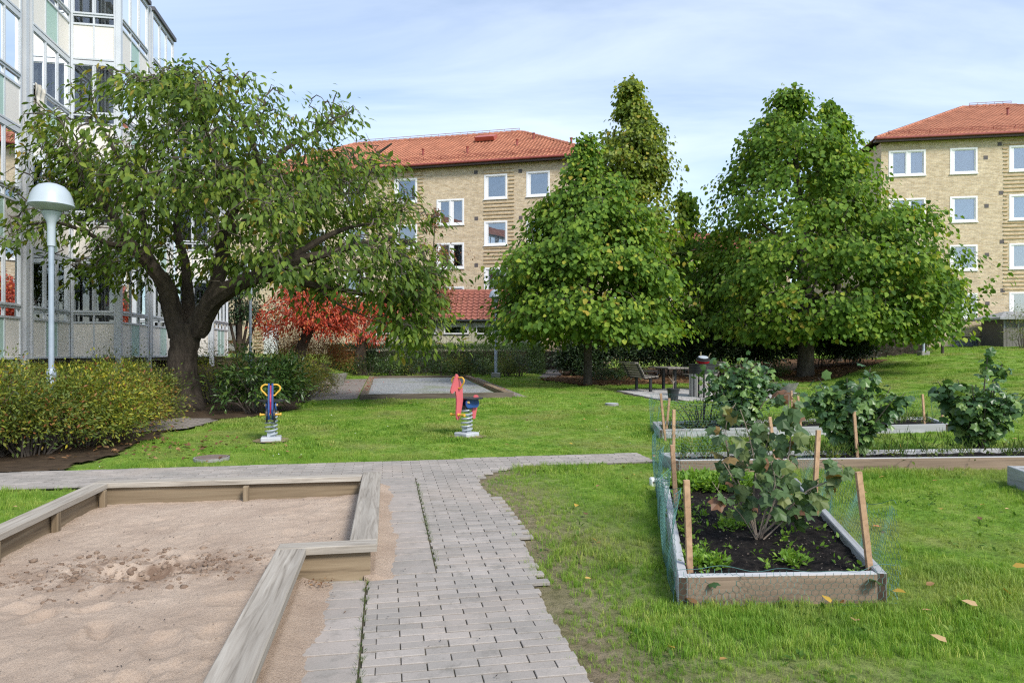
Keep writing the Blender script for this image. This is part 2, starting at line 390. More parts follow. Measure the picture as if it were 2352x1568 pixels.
m_bedface = WOOD('brown_bed_board', (0.30, 0.22, 0.16), (0.22, 0.16, 0.115), (0.10, 0.07, 0.05))
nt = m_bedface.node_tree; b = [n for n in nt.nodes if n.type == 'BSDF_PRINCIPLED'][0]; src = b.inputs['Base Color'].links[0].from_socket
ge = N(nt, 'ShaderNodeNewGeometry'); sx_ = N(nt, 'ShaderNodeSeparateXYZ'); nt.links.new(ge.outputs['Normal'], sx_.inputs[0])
nt.links.new(mixc(nt, maprange(nt, sx_.outputs['Z'], 0.5, 0.8), src, (0.46, 0.47, 0.48)), b.inputs['Base Color'])   # pale top edge: weathering and sky light both put into the colour
m_bedside = WOOD('bed_side_timber', (0.50, 0.51, 0.52), (0.38, 0.385, 0.39), (0.22, 0.21, 0.20)); nt = m_bedside.node_tree; b = [n for n in nt.nodes if n.type == 'BSDF_PRINCIPLED'][0]; src = b.inputs['Base Color'].links[0].from_socket
ge = N(nt, 'ShaderNodeNewGeometry'); sx_ = N(nt, 'ShaderNodeSeparateXYZ'); nt.links.new(ge.outputs['Normal'], sx_.inputs[0])
nt.links.new(mixc(nt, maprange(nt, sx_.outputs['Y'], -0.7, -0.9), src, (0.075, 0.05, 0.035)), b.inputs['Base Color'])   # dark end grain
m_stake = WOOD('raw_pine_stake', (0.50, 0.33, 0.205), (0.42, 0.265, 0.16), (0.26, 0.16, 0.10), along='z')

# --- lawn terrain: one sheet to the horizon
gx = np.concatenate([[-900, -400, -200, -110, -70], np.arange(-50, -14, 1.0), np.arange(-14, 14, 0.4), np.arange(14, 61, 1.0), [80, 120, 200, 400, 900]])
gy = np.concatenate([[-300, -100, -40, -15, -6], np.arange(-3, 26, 0.4), np.arange(26, 60, 1.0), [62, 70, 90, 130, 200, 400, 1200]])
GX, GY = np.meshgrid(gx, gy); nx, ny = len(gx), len(gy)
GZ = zt(GX, GY)+0.03*(fbm(GX*0.6, GY*0.6, 3)-0.47)*((np.abs(GX) < 40) & (GY < 45))
SANDBOX = [L2W(v, u) for v, u in ((-2.62, 0.6), (-0.55, 0.6), (-0.55, 4.38), (-0.12, 4.38), (-0.12, 6.85), (-2.62, 6.85))]
GZ = GZ-0.35*inpoly([L2W(v, u) for v, u in ((-2.3, 0.0), (-0.9, 0.0), (-0.9, 4.6), (-0.5, 4.8), (-0.5, 6.5), (-2.3, 6.5))], GX, GY)
V = np.stack([GX.ravel(), GY.ravel(), GZ.ravel()], 1)
idx = np.arange(nx*ny).reshape(ny, nx)
Fq = np.stack([idx[:-1, :-1].ravel(), idx[:-1, 1:].ravel(), idx[1:, 1:].ravel(), idx[1:, :-1].ravel()], 1)
RU = [1.6, 2.91, 3.17, 3.73, 4.38, 5.46, 6.61, 7.16, 7.7, 8.01, 8.3]
RV = [0.84, 0.86, 0.86, 0.87, 0.96, 1.07, 1.03, 0.95, 1.05, 1.25, 1.7]
_v, _u = W2L(GX, GY); _e = _v-np.interp(_u, RU, RV)
WORN = np.maximum(np.clip(1.1-np.abs(_e)/0.9, 0, 1)*(_u < 8.6)*(_u > 0), 0.75*ss((3.6-GY)/0.8)*ss((2.2-GX)/1.0)*(GX > -0.2))
lawn = npmesh('lawn', V, Fq, m_lawn, None, {'worn': WORN.ravel()}, smooth=True); tag(lawn, kind='structure')

def sheet(name, inside, bounds, step, dz, mat, local=False, zf=None, smooth=True, parent=None, attrs=None):
    x0, x1, y0, y1 = bounds
    xs = np.arange(x0, x1+step/2, step); ys = np.arange(y0, y1+step/2, step); A, B = np.meshgrid(xs, ys)
    if local: X, Y = L2W(A, B)
    else: X, Y = A, B
    Z = zt(X, Y)+dz+(zf(A, B) if zf else 0)
    ok = inside(A, B); n = len(xs); id_ = np.arange(A.size).reshape(A.shape)
    c = ok[:-1, :-1] & ok[:-1, 1:] & ok[1:, 1:] & ok[1:, :-1]
    Q = np.stack([id_[:-1, :-1][c], id_[:-1, 1:][c], id_[1:, 1:][c], id_[1:, :-1][c]], 1)
    used = np.unique(Q); rm = np.full(A.size, -1); rm[used] = np.arange(len(used))
    Vv = np.stack([X.ravel(), Y.ravel(), Z.ravel()], 1)[used]
    at = {k: f(A, B).ravel()[used] for k, f in (attrs or {}).items()}
    return npmesh(name, Vv, rm[Q], mat, parent, at, smooth)

# --- brick and slab paths (courtyard axes)
RU = [1.6, 2.91, 3.17, 3.73, 4.38, 5.46, 6.61, 7.16, 7.7, 8.01, 8.3]
RV = [0.84, 0.86, 0.86, 0.87, 0.96, 1.07, 1.03, 0.95, 1.05, 1.25, 1.7]
def paved(v, u):
    v = np.asarray(v, float); u = np.asarray(u, float)
    r = np.interp(u, RU, RV)
    a = (v < -2.72) & (u > 7.82) & (u < 8.97) & (v > -9)
    b_ = (v >= -2.72) & (v < -0.05) & (u > 6.97) & (u < 8.97)
    c_ = (v >= -0.05) & (v < r) & (u > 1.6) & (u < 8.97)
    d_ = (v >= -0.48) & (v < 0.0) & (u < 4.30) & (u > 1.6)
    e_ = (v > 1.0) & (v < 3.42) & (u > 8.30) & (u < 9.02)
    return a | b_ | c_ | d_ | e_
paving = sheet('brick_path', paved, (-9.2, 3.6, 1.6, 9.1), 0.06, 0.0185, m_joint, local=True)
tag(paving, kind='structure')
def paver_mesh(name, w, d, mat, h=0.02):
    me = MB().bbox(-w/2, w/2, -d/2, d/2, 0, h, 0.0022).mesh(name); me.materials.append(mat); return me
BW, BD, GAP = 0.232, 0.0785, 0.0055
SW, SD = 0.425, 0.1455
mb_full = paver_mesh('paver_full', BW-GAP, BD-0.0095, m_brickp)
mb_half = paver_mesh('paver_half', BW/2-GAP, BD-GAP, m_brickp)
ms_big = paver_mesh('slab_full', SW-GAP, SD-0.011, m_slab)
ms_one = paver_mesh('slab_side', 0.35-GAP, SD-0.011, m_slab)
pieces = []
row = 0; u = 1.65
while u < 9.0:
    v = -9.1+(BW/2 if row % 2 else 0)
    while v < 3.5:
        vc = v+BW/2; uc = u+BD/2
        inS1 = vc-BW/2 < -0.115 and uc < 4.52
        inS2 = -0.14 < vc < 0.315+BW/2-0.02 and 4.36 < uc < 7.78
        if not inS1 and not inS2:
            pass
        tt = np.linspace(v+0.006, v+BW-0.006, 13); f = paved(tt, np.full(13, uc))
        f &= ~((tt < -0.122) & (tt > -0.6) & (uc < 4.36)); f &= ~((tt > -0.2) & (tt < 0.318) & (uc > 4.375) & (uc < 7.77)); f &= ~((tt < -0.122) & (uc < 4.52) & (tt > -0.6))
        g_ = tt[f]
        if len(g_) >= 3:
            if len(g_) > 8 and vc > 0.5: pieces.append((vc, uc, mb_full, 'paver', 1.0))
            else: pieces.append(((g_[0]+g_[-1])/2, uc, mb_full, 'paver', (g_[-1]-g_[0]+0.012)/BW))
        v += BW
    u += BD; row += 1
u = 1.7
while u < 4.5:
    pieces.append((-0.30, u+SD/2, ms_one, 'slab', 1.0)); u += SD
u = 4.40
while u < 7.7:
    pieces.append((0.10, u+SD/2, ms_big, 'slab', 1.0)); u += SD
def persp(p):
    X, Y = L2W(p[0], p[1]); return Y*(1 if abs(X/Y) < 0.78 else 50)
pieces.sort(key=persp)
rest = MB(); nslab = 0; nbr = 0
for k, (v, u, me, nm, sx) in enumerate(pieces):
    X, Y = L2W(v, u); z = zg(X, Y)+0.006+random.uniform(-0.002, 0.003); rz = TH+random.gauss(0, 0.006)
    if nm == 'slab' or nbr < 300:
        nbr += nm != 'slab'
        o = bpy.data.objects.new(nm, me); COL.objects.link(o); o.parent = paving; o.location = (X, Y, z)
        o.rotation_euler = (random.gauss(0, 0.006), random.gauss(0, 0.006), rz); o.scale = (sx, 1, 1)
    else:
        c, s = math.cos(rz), math.sin(rz)
        vs = [(X+p.co.x*sx*c-p.co.y*s, Y+p.co.x*sx*s+p.co.y*c, z+p.co.z) for p in me.vertices]
        rest.add(vs, [tuple(p.vertices) for p in me.polygons])
tag(rest.build('far_pavers', m_brickp, paving), kind='stuff')

# --- sandbox
def board(name, p0, p1, w, t, mat, parent, up=(0, 0, 1), ch=0.006):
    """plank from p0 to p1 (centre of its underside), w wide, t thick"""
    p0 = Vector(p0); p1 = Vector(p1); d = p1-p0; Lh = d.length; d.normalize(); up = Vector(up)
    y = up.cross(d).normalized(); z = d.cross(y)
    me = MB().bbox(-Lh/2, Lh/2, -w/2, w/2, 0, t, ch).mesh(name); me.materials.append(mat)
    o = link(name, me, parent)
    M4 = Matrix((d, y, z)).transposed().to_4x4(); M4.translation = (p0+p1)/2-ROOT[parent]
    o.matrix_local = M4; return o
def W3(v, u, z): X, Y = L2W(v, u); return Vector((X, Y, z))
sb = thing('sandbox', 'weathered grey timber sandbox with stepped corner and capped edges', 'sandbox', W3(-1.5, 4, 0))
CZ = 0.205; CTK = 0.046
board('cap_board', W3(-0.145, 4.44, CZ), W3(-0.145, 6.9, CZ), 0.175, CTK, m_wood, sb)
board('cap_board', W3(-2.62, 6.815, CZ+0.001), W3(-0.235, 6.73, CZ+0.001), 0.13, CTK, m_wood, sb)
board('cap_board', W3(-0.655, 4.375, CZ+0.002), W3(-0.06, 4.37, CZ+0.002), 0.125, CTK, m_wood, sb)
board('cap_board', W3(-0.57, 1.0, CZ+0.0), W3(-0.57, 4.308, CZ+0.0), 0.175, CTK, m_wood, sb)
board('cap_board', W3(-2.59, 1.5, CZ-0.001), W3(-2.56, 6.745, CZ-0.001), 0.15, CTK, m_wood, sb)
def side(a, b): board('side_board', W3(*a, -0.05), W3(*b, -0.05), 0.04, 0.253, m_woodside, sb)
side((-0.145, 4.46), (-0.145, 6.7)); side((-2.6, 6.80), (-0.2, 6.735)); side((-0.64, 4.375), (-0.10, 4.37))
side((-0.57, 1.0), (-0.57, 4.32)); side((-2.6, 1.5), (-2.57, 6.72))
for v, u in ((-2.50, 6.70), (-1.28, 6.675), (-0.235, 6.62), (-2.515, 5.85), (-2.52, 5.02)):
    board('post', W3(v, u, -0.1), W3(v, u, 0.2), 0.05, 0.05, m_woodside, sb, up=(ST, -CT, 0))
HOLE = (-1.12, 3.55)
_h0 = W2L(*hz(350, 1325, 0.02).xy)
HV, HU = _h0
_fg = np.random.default_rng(3); FOOT = [(_fg.uniform(-2.45, -0.35), _fg.uniform(1.6, 6.6)**1.0, _fg.uniform(0, 3.14), _fg.uniform(0.010, 0.030), _fg.uniform(0.05, 0.11)) for _ in range(150)]
def sand_z(v, u):
    z = 0.075+0.045*(fbm(v*1.1, u*1.1, 21)-0.47)
    d = np.sqrt(((v-HV)/0.26)**2+((u-HU)/0.15)**2); wob = 0.75+0.5*vn(v*7, u*7, 9)
    z = z-0.13*np.exp(-(d*wob)**2*1.2)+0.018*np.exp(-((d-1.6)/0.5)**2)*vn(v*6, u*6, 10)
    rough = np.exp(-(((v-HV+0.05)/0.7)**2+((u-HU-0.05)/0.34)**2))
    near = ss((3.9-u)/1.2)
    z = z+(0.012+0.02*near+0.05*rough)*(fbm(v*11, u*11, 31, 3)-0.44)+(0.010+0.010*near+0.03*rough)*(fbm(v*30, u*30, 45, 2)-0.37)
    for (fv, fu, fa, fd, fr) in FOOT:
        if fu > 4.2: fd = fd*0.35
        m = (np.abs(v-fv) < 0.3) & (np.abs(u-fu) < 0.3)
        if not m.any(): continue
        dv, du = v[m]-fv, u[m]-fu; a_ = dv*math.cos(fa)+du*math.sin(fa); b_ = -dv*math.sin(fa)+du*math.cos(fa); q = np.sqrt((a_/(fr*1.7))**2+(b_/fr)**2)
        z[m] += -fd*np.exp(-q**4)+fd*0.55*np.exp(-((q-1.25)/0.22)**2)*vn(v[m]*20, u[m]*20, 6)
    e = np.minimum.reduce([np.abs(u-6.73), np.abs(v+2.57)])
    return z-0.02*np.exp(-e/0.15)+0.03*np.exp(-np.abs(v+0.2)/0.15)
def sand_in(v, u): return (v > -2.6) & (v < -0.13) & (u > 0.9) & (u < 6.78) & ~((v > -0.56) & (u < 4.39))
def damp(v, u):
    r = np.exp(-(((v-HV+0.08)/0.62)**2+((u-HU-0.02)/0.28)**2))
    f = ss((fbm(v*9, u*9, 61)-0.36)/0.25)
    n2 = ss((3.4-u)/0.8)*ss((fbm(v*4.5, u*4.5, 62)-0.5)/0.2)*0.5
    return np.clip(r*1.3*f+n2, 0, 1)
sand = sheet('sand', sand_in, (-2.62, -0.1, 0.9, 6.8), 0.0145, 0.0, m_sand, local=True, zf=sand_z, attrs={'damp': damp}, parent=sb)
# clods of damp sand thrown out of the hole
_cg = np.random.default_rng(9); nC = 620; cv = HV-0.05+_cg.normal(0, 0.42, nC); cu = HU+0.04+_cg.normal(0, 0.20, nC); cr = 0.004+0.016*_cg.uniform(0, 1, nC)**2.2
okc = sand_in(cv, cu) & (np.hypot((cv-HV)/0.16, (cu-HU)/0.08) > 1); cv, cu, cr = cv[okc], cu[okc], cr[okc]; cX, cY = L2W(cv, cu); cZ = sand_z(cv, cu)
_ico = np.array([(0, 0, 1), (.89, 0, .45), (.28, .85, .45), (-.72, .53, .45), (-.72, -.53, .45), (.28, -.85, .45), (.72, .53, -.45), (-.28, .85, -.45), (-.89, 0, -.45), (-.28, -.85, -.45), (.72, -.53, -.45), (0, 0, -1)])
_icf = np.array([(0, 1, 2), (0, 2, 3), (0, 3, 4), (0, 4, 5), (0, 5, 1), (1, 6, 2), (2, 7, 3), (3, 8, 4), (4, 9, 5), (5, 10, 1), (6, 7, 2), (7, 8, 3), (8, 9, 4), (9, 10, 5), (10, 6, 1)])
cV = np.stack([cX, cY, cZ+cr*0.25], 1)[:, None, :]+_ico[None]*cr[:, None, None]*_cg.uniform(0.6, 1.4, (len(cr), 12, 1))*np.array([1.2, 1.2, 0.8])
o = npmesh('sand_clods', cV.reshape(-1, 3), (np.arange(len(cr))[:, None, None]*12+_icf[None]).reshape(-1, 3), m_sand, sb, {'damp': np.repeat(_cg.uniform(0.35, 0.95, len(cr)), 12)}); tag(o, kind='stuff')
# blown sand on the paving beside the box, thin enough to dive under the bricks at its edge
def spill_z(v, u):
    e = np.where(u < 4.32, -0.36+0.20*(fbm(u*1.9, v*0+3.3, 8)-0.4), 0.02+0.22*(fbm(u*1.9, v*0+1.7, 9)-0.4))
    a = np.clip(0.14*(e-v), -0.02, 0.022)+0.10*np.exp(-np.abs(np.where(u < 4.32, v+0.5, v+0.07))/0.05)*0.25
    return a+0.010*(fbm(v*14, u*14, 2)-0.5)+0.004*(fbm(v*45, u*45, 4, 2)-0.5)
def spill(v, u): return (np.where(u < 4.32, v > -0.56, v > -0.14)) & (u > 1.6) & (u < 7.3) & (v < 0.35)
tag(sheet('spilled_sand', spill, (-0.6, 1.3, 1.6, 7.3), 0.014, 0.0265, m_sand, local=True, zf=spill_z, attrs={'damp': lambda v, u: 0.25*vn(v*3, u*3, 5)}), kind='structure')
m_bare = MAT('trodden_soil', (0.30, 0.235, 0.16), (0.19, 0.15, 0.09), 5, 0.95, 0.7, 60, spec=0.1)

# --- petanque court
court = thing('gravel_court', 'grey gravel ball court framed by low brown timbers behind the spring riders', 'ball court', W3(1.4, 19, 0.1))
def cz(v, u): X, Y = L2W(v, u); return zg(X, Y)
gc = sheet('gravel', lambda v, u: (v > -0.62) & (v < 3.38) & (u > 18.9) & (u < 29.1), (-0.6, 3.4, 18.9, 29.1), 0.25, 0.055, m_gravel, local=True, parent=court)
def rail(a, b, w, t=0.15): board('timber', W3(*a, cz(*a)-0.02), W3(*b, cz(*b)-0.02), w, t, m_wooddark if w < 0.13 else m_woodside, court)
rail((-0.72, 18.85), (3.5, 18.85), 0.10, 0.17); rail((-0.62, 18.92), (-0.62, 29.1), 0.20); rail((3.40, 18.92), (3.40, 29.1), 0.20); rail((-0.72, 29.17), (3.5, 29.17), 0.12, 0.15)
def far_paving(name, inside, bounds, step=0.25):
    o = sheet(name, inside, bounds, step, 0.012, m_farpave, local=True); tag(o, kind='structure'); return o
far_paving('garden_path', lambda v, u: (v > -2.3-0.03*(u-19)) & (v < -0.72) & (u > 18.6+0.35*(v+2)) & (u < 29.3), (-3, -0.7, 18, 29.5), 0.1)
far_paving('paving_strip', lambda v, u: (v > 3.51) & (v < 3.95), (3.5, 4.0, 18.7, 29.3), 0.1)
_pr = [gp(1232, 869), gp(1330, 867), gp(1318, 842), gp(1262, 842)]
o = sheet('back_path', lambda X, Y: inpoly(_pr, X, Y), (0.5, 6, 26, 42), 0.15, 0.012, m_farpave); tag(o, kind='structure')
# --- planting soil at the left and leaf-strewn soil under the lindens
BEDPOLY = [gp(-80, 1094), gp(150, 1083), gp(235, 1062), gp(320, 1022), gp(410, 985), gp(500, 968), gp(600, 957), gp(673, 943), gp(708, 925), L2W(-2.3, 22), L2W(-2.6, 29.5), (-9, 34), (-32, 34), (-32, 7.5), (-9, 7.6)]
def inbedp(X, Y): return inpoly(BEDPOLY, X+0.5*(fbm(X*1.7, Y*1.7, 91)-0.47)+0.2*(fbm(X*6, Y*6, 93)-0.47), Y+0.4*(fbm(X*1.7, Y*1.7, 92)-0.47))
o = sheet('planting_bed', inbedp, (-32, 0, 7, 34), 0.07, 0.012, m_soil, zf=lambda X, Y: 0.04*fbm(X*2, Y*2, 6)); tag(o, kind='structure')
LITPOLY = [gp(1232, 872), gp(1330, 887), gp(1440, 886), gp(1600, 882), gp(1760, 878), gp(1840, 880), gp(1930, 868), (17.5, 31.5), (16, 40), (2.5, 40), (2.3, 31)]
m_litter = MAT('leaf_mould', (0.085, 0.05, 0.028), (0.17, 0.095, 0.05), 3, 0.95, 0.8, 30, spec=0.1)
o = sheet('leaf_mould', lambda X, Y: inpoly(LITPOLY, X, Y), (0, 19, 20, 41), 0.15, 0.012, m_litter, zf=lambda X, Y: 0.05*fbm(X*2, Y*2, 9)); tag(o, kind='structure')
# patch of old brick edging between the shrubs and the lawn
_ep = [gp(292, 1000), gp(420, 992), gp(512, 968), gp(430, 962), gp(300, 975)]
o = sheet('edging_path', lambda X, Y: inpoly(_ep, X+0.2*(fbm(X*3, Y*3, 71)-0.47), Y+0.5*(fbm(X*3, Y*3, 72)-0.47)), (-9, -4, 10, 17), 0.04, 0.045, m_farpave); tag(o, kind='structure')

# --- picnic patio of concrete slabs
m_patio = PAVER('patio_slab', (0.46, 0.45, 0.43), (0.38, 0.37, 0.36))
PATPOLY = [gp(1405, 899), gp(1450, 909), gp(1503, 919), gp(1560, 923), gp(1700, 924), gp(1800, 921), gp(1850, 905), gp(1800, 894), gp(1600, 892), gp(1470, 893)]
pat = sheet('patio', lambda X, Y: inpoly(PATPOLY, X, Y), (2, 11, 16, 26), 0.08, 0.006, m_joint); tag(pat, kind='structure')
_pm = paver_mesh('patio_slab', 0.488, 0.488, m_patio, 0.025)
for i in range(-2, 24):
    for j in range(0, 16):
        v, u = 4.9+i*0.5, 15.4+j*0.5; X, Y = L2W(v, u)
        q = [L2W(v+a, u+b_) for a in (-.2, .2) for b_ in (-.2, .2)]
        if inpoly(PATPOLY, [p[0] for p in q], [p[1] for p in q]).all():
            o = bpy.data.objects.new('slab', _pm); COL.objects.link(o); o.parent = pat; o.location = (X, Y, zg(X, Y)+0.008); o.rotation_euler = (0.0, 0, TH)

# --- grass blades
def tuft(name, n, r, h, w, lean=0.5, seed=0):
    g = np.random.default_rng(seed); Vs = []; Fs = []; R = []
    for k in range(n):
        a = g.uniform(0, 6.283); rr = r*math.sqrt(g.uniform()); x, y = rr*math.cos(a), rr*math.sin(a)
        d = g.uniform(0, 6.283); hh = h*g.uniform(0.5, 1.15); ln = lean*g.uniform(0.2, 1.2)*hh; ww = w*g.uniform(0.7, 1.3)
        dx, dy = math.cos(d), math.sin(d); px, py = -dy*ww/2, dx*ww/2
        b0 = len(Vs)
        Vs += [(x-px, y-py, -0.01), (x+px, y+py, -0.01), (x+dx*ln*.35-px*.8, y+dy*ln*.35-py*.8, hh*.6), (x+dx*ln*.35+px*.8, y+dy*ln*.35+py*.8, hh*.6), (x+dx*ln, y+dy*ln, hh*.95)]
        Fs += [(b0, b0+1, b0+3), (b0, b0+3, b0+2), (b0+2, b0+3, b0+4)]; R += [g.uniform()]*5
    me = bpy.data.meshes.new(name); me.from_pydata(Vs, [], Fs)
    at = me.attributes.new('rnd', 'FLOAT', 'POINT'); at.data.foreach_set('value', np.array(R, np.float32))
    me.materials.append(m_blade); me.update()
    return bpy.data.objects.new(name, me)
def scatter(name, P, rot, scl, kind, protos, label=None):
    """one object whose points carry the small instances"""
    me = bpy.data.meshes.new(name); me.vertices.add(len(P)); me.vertices.foreach_set('co', np.asarray(P, np.float32).ravel())
    for an, tp, arr in (('rot', 'FLOAT_VECTOR', rot), ('scl', 'FLOAT', scl), ('pick', 'INT', kind)):
        at = me.attributes.new(an, tp, 'POINT'); key = 'vector' if tp == 'FLOAT_VECTOR' else 'value'
        at.data.foreach_set(key, np.asarray(arr, np.int32 if tp == 'INT' else np.float32).ravel())
    o = link(name, me)
    ng = bpy.data.node_groups.new(name, 'GeometryNodeTree')
    ng.interface.new_socket('Geometry', in_out='INPUT', socket_type='NodeSocketGeometry')
    ng.interface.new_socket('Geometry', in_out='OUTPUT', socket_type='NodeSocketGeometry')
    gi = ng.nodes.new('NodeGroupInput'); go = ng.nodes.new('NodeGroupOutput'); jn = ng.nodes.new('GeometryNodeJoinGeometry')
    def attr(nm, tp):
        a = ng.nodes.new('GeometryNodeInputNamedAttribute'); a.data_type = tp; a.inputs['Name'].default_value = nm
        return [s for s in a.outputs if s.enabled and s.name == 'Attribute'][0]
    ar, asx, ak = attr('rot', 'FLOAT_VECTOR'), attr('scl', 'FLOAT'), attr('pick', 'INT')
    for k, p in enumerate(protos):
        oi = ng.nodes.new('GeometryNodeObjectInfo'); oi.inputs['Object'].default_value = p
        ip = ng.nodes.new('GeometryNodeInstanceOnPoints'); cmp = ng.nodes.new('FunctionNodeCompare'); cmp.data_type = 'INT'; cmp.operation = 'EQUAL'
        ints = [s for s in cmp.inputs if s.type == 'INT']; ng.links.new(ak, ints[0]); ints[1].default_value = k
        ng.links.new(gi.outputs[0], ip.inputs['Points']); ng.links.new(cmp.outputs[0], ip.inputs['Selection'])
        ng.links.new(oi.outputs['Geometry'], ip.inputs['Instance']); ng.links.new(ar, ip.inputs['Rotation']); ng.links.new(asx, ip.inputs['Scale'])
        ng.links.new(ip.outputs[0], jn.inputs[0])
    ng.links.new(jn.outputs[0], go.inputs[0])
    md = o.modifiers.new('scatter', 'NODES'); md.node_group = ng
    return tag(o, label=label, kind='stuff')
BEDS = {
 'front': [(0.94, 3.87), (2.16, 3.93), (2.86, 6.85), (1.53, 7.0)],
 'middle': [(1.94, 8.10), (7.6, 8.47), (7.6, 9.2), (1.88, 8.72)],
 'back': [(2.38, 11.02), (7.54, 11.78), (7.90, 12.95), (2.50, 12.15)],
 'right': [(4.72, 4.6), (6.0, 4.5), (6.7, 7.35), (5.38, 7.42)],
}
NOGRASS = [SANDBOX, PATPOLY, LITPOLY, _ep, _pr]+list(BEDS.values())+[[L2W(v, u) for v, u in ((-0.75, 18.8), (3.95, 18.8), (3.95, 29.2), (-0.75, 29.2))], [L2W(v, u) for v, u in ((-2.25, 18.8), (-0.6, 18.8), (-0.6, 29.2), (-2.6, 29.2))]]
def grass_points(x0, x1, y0, y1, dens, seed):
    g = np.random.default_rng(seed); n = int((x1-x0)*(y1-y0)*dens)
    X = g.uniform(x0, x1, n); Y = g.uniform(y0, y1, n)
    keep = np.abs(X/np.maximum(Y, 0.5)) < 0.80
    keep &= Y > 1.6
    X, Y = X[keep], Y[keep]; v, u = W2L(X, Y)
    ok = ~paved(v+0.20*(fbm(X*5, Y*5, 16)-0.25)*(v > 0.3)*(v < 1.6), u)
    ok &= ~inbedp(X, Y)
    for pl in NOGRASS: ok &= ~inpoly(pl, X, Y)
    X, Y, v, u = X[ok], Y[ok], v[ok], u[ok]
    # worn soil along the right side of the path
    e = v-np.interp(u, RU, RV); wear = np.where((e > -0.2) & (e < 0.7) & (u < 8.2), fbm(X*2.5, Y*2.5, 15)*2.2-e*2.4-0.45, 0)
    wear2 = np.where((Y < 3.1) & (X > -0.4), (fbm(X*2.4, Y*2.4, 18)-0.46)*3.2*ss((1.6-X)/1.0), 0)
    ok = (g.uniform(size=len(X)) > wear*1.0) & (g.uniform(size=len(X)) > wear2)
    return X[ok], Y[ok], g
PP, RR, SS_, KK = [], [], [], []
for (x0, x1, y0, y1, dens, k0, nk, smin, smax, sd) in ((-3.2, 4.2, 1.7, 4.6, 900, 0, 3, 0.7, 1.25, 1), (-5.2, 7.6, 4.6, 9.6, 420, 0, 3, 0.8, 1.35, 2), (-9, 12.2, 9.6, 15.5, 130, 3, 2, 0.7, 1.2, 3), (-14, 20, 15.5, 25, 45, 5, 2, 0.7, 1.2, 4), (-8, 33, 25, 41, 14, 5, 2, 1.0, 1.7, 5)):
    X, Y, g = grass_points(x0, x1, y0, y1, dens, sd); n = len(X)
    tall = np.clip((fbm(X*1.2, Y*1.2, 41)-0.32)*2.6, 0.45, 1.35)*np.clip(0.75+0.5*fbm(X*6, Y*6, 43), 0.6, 1.3)
    for bn in ('front', 'middle'):
        c = np.mean(BEDS[bn], 0)
    dfront = np.where((X > 0.6) & (X < 2.6) & (Y > 3.2) & (Y < 3.87), 0.4, 0)
    PP.append(np.stack([X, Y, zt(X, Y)+0.006], 1)); RR.append(np.stack([g.normal(0, 0.08, n), g.normal(0, 0.08, n), g.uniform(0, 6.28, n)], 1))
    SS_.append(g.uniform(smin, smax, n)*(tall+dfront)); KK.append(k0+g.integers(0, nk, n))
protos = [tuft('t0', 16, 0.035, 0.055, 0.0034, 0.7, 1), tuft('t1', 16, 0.04, 0.05, 0.0038, 0.9, 2), tuft('t2', 12, 0.035, 0.07, 0.003, 0.6, 3),
          tuft('t3', 34, 0.085, 0.055, 0.007, 0.7, 4), tuft('t4', 34, 0.09, 0.05, 0.008, 0.9, 5), tuft('t5', 40, 0.17, 0.06, 0.014, 0.7, 6), tuft('t6', 40, 0.18, 0.055, 0.016, 0.9, 7)]
scatter('grass', np.concatenate(PP), np.concatenate(RR), np.concatenate(SS_), np.concatenate(KK), protos)

# ------------------------------------------------------------------ raised beds
def bed(label, q, h, facemat, topmat, soil=True, th=0.055):
    c = np.mean(q, 0); t = thing('raised_bed', label, 'raised bed', (c[0], c[1], zg(*c)))
    zs = [zg(*p) for p in q]
    for k in range(4):
        a, b_ = Vector((*q[k], zs[k]-0.03)), Vector((*q[(k+1) % 4], zs[(k+1) % 4]-0.03))
        d = (b_-a).normalized(); inw = Vector((-d.y, d.x, 0))
        if k in (0, 2): a2, b2 = a+d*th, b_-d*th
        else: a2, b2 = a, b_
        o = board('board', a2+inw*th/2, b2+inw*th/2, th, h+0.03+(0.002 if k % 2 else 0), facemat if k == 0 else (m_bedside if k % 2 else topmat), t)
    qi = [(Vector(p)-Vector(c))*0.985+Vector(c) for p in q]
    xs = [p[0] for p in q]; ys = [p[1] for p in q]
    if soil:
        sheet('soil', lambda X, Y: inpoly([tuple(p) for p in qi], X, Y), (min(xs), max(xs), min(ys), max(ys)), 0.02 if q is BEDS['front'] else 0.06, h-0.045, m_darksoil,
              zf=lambda X, Y: 0.05*(fbm(X*7, Y*7, 13)-0.5)+0.035*(fbm(X*28, Y*28, 14, 3)-0.5), parent=t)
    return t
def lid(t, q, h, th=0.055):
    pass
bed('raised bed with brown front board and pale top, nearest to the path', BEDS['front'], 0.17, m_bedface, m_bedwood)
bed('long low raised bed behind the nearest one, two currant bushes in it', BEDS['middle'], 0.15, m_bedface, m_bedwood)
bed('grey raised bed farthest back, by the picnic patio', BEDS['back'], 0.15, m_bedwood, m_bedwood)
bed('pale grey raised bed cut off by the right edge', BEDS['right'], 0.20, m_bedwood, m_bedwood)
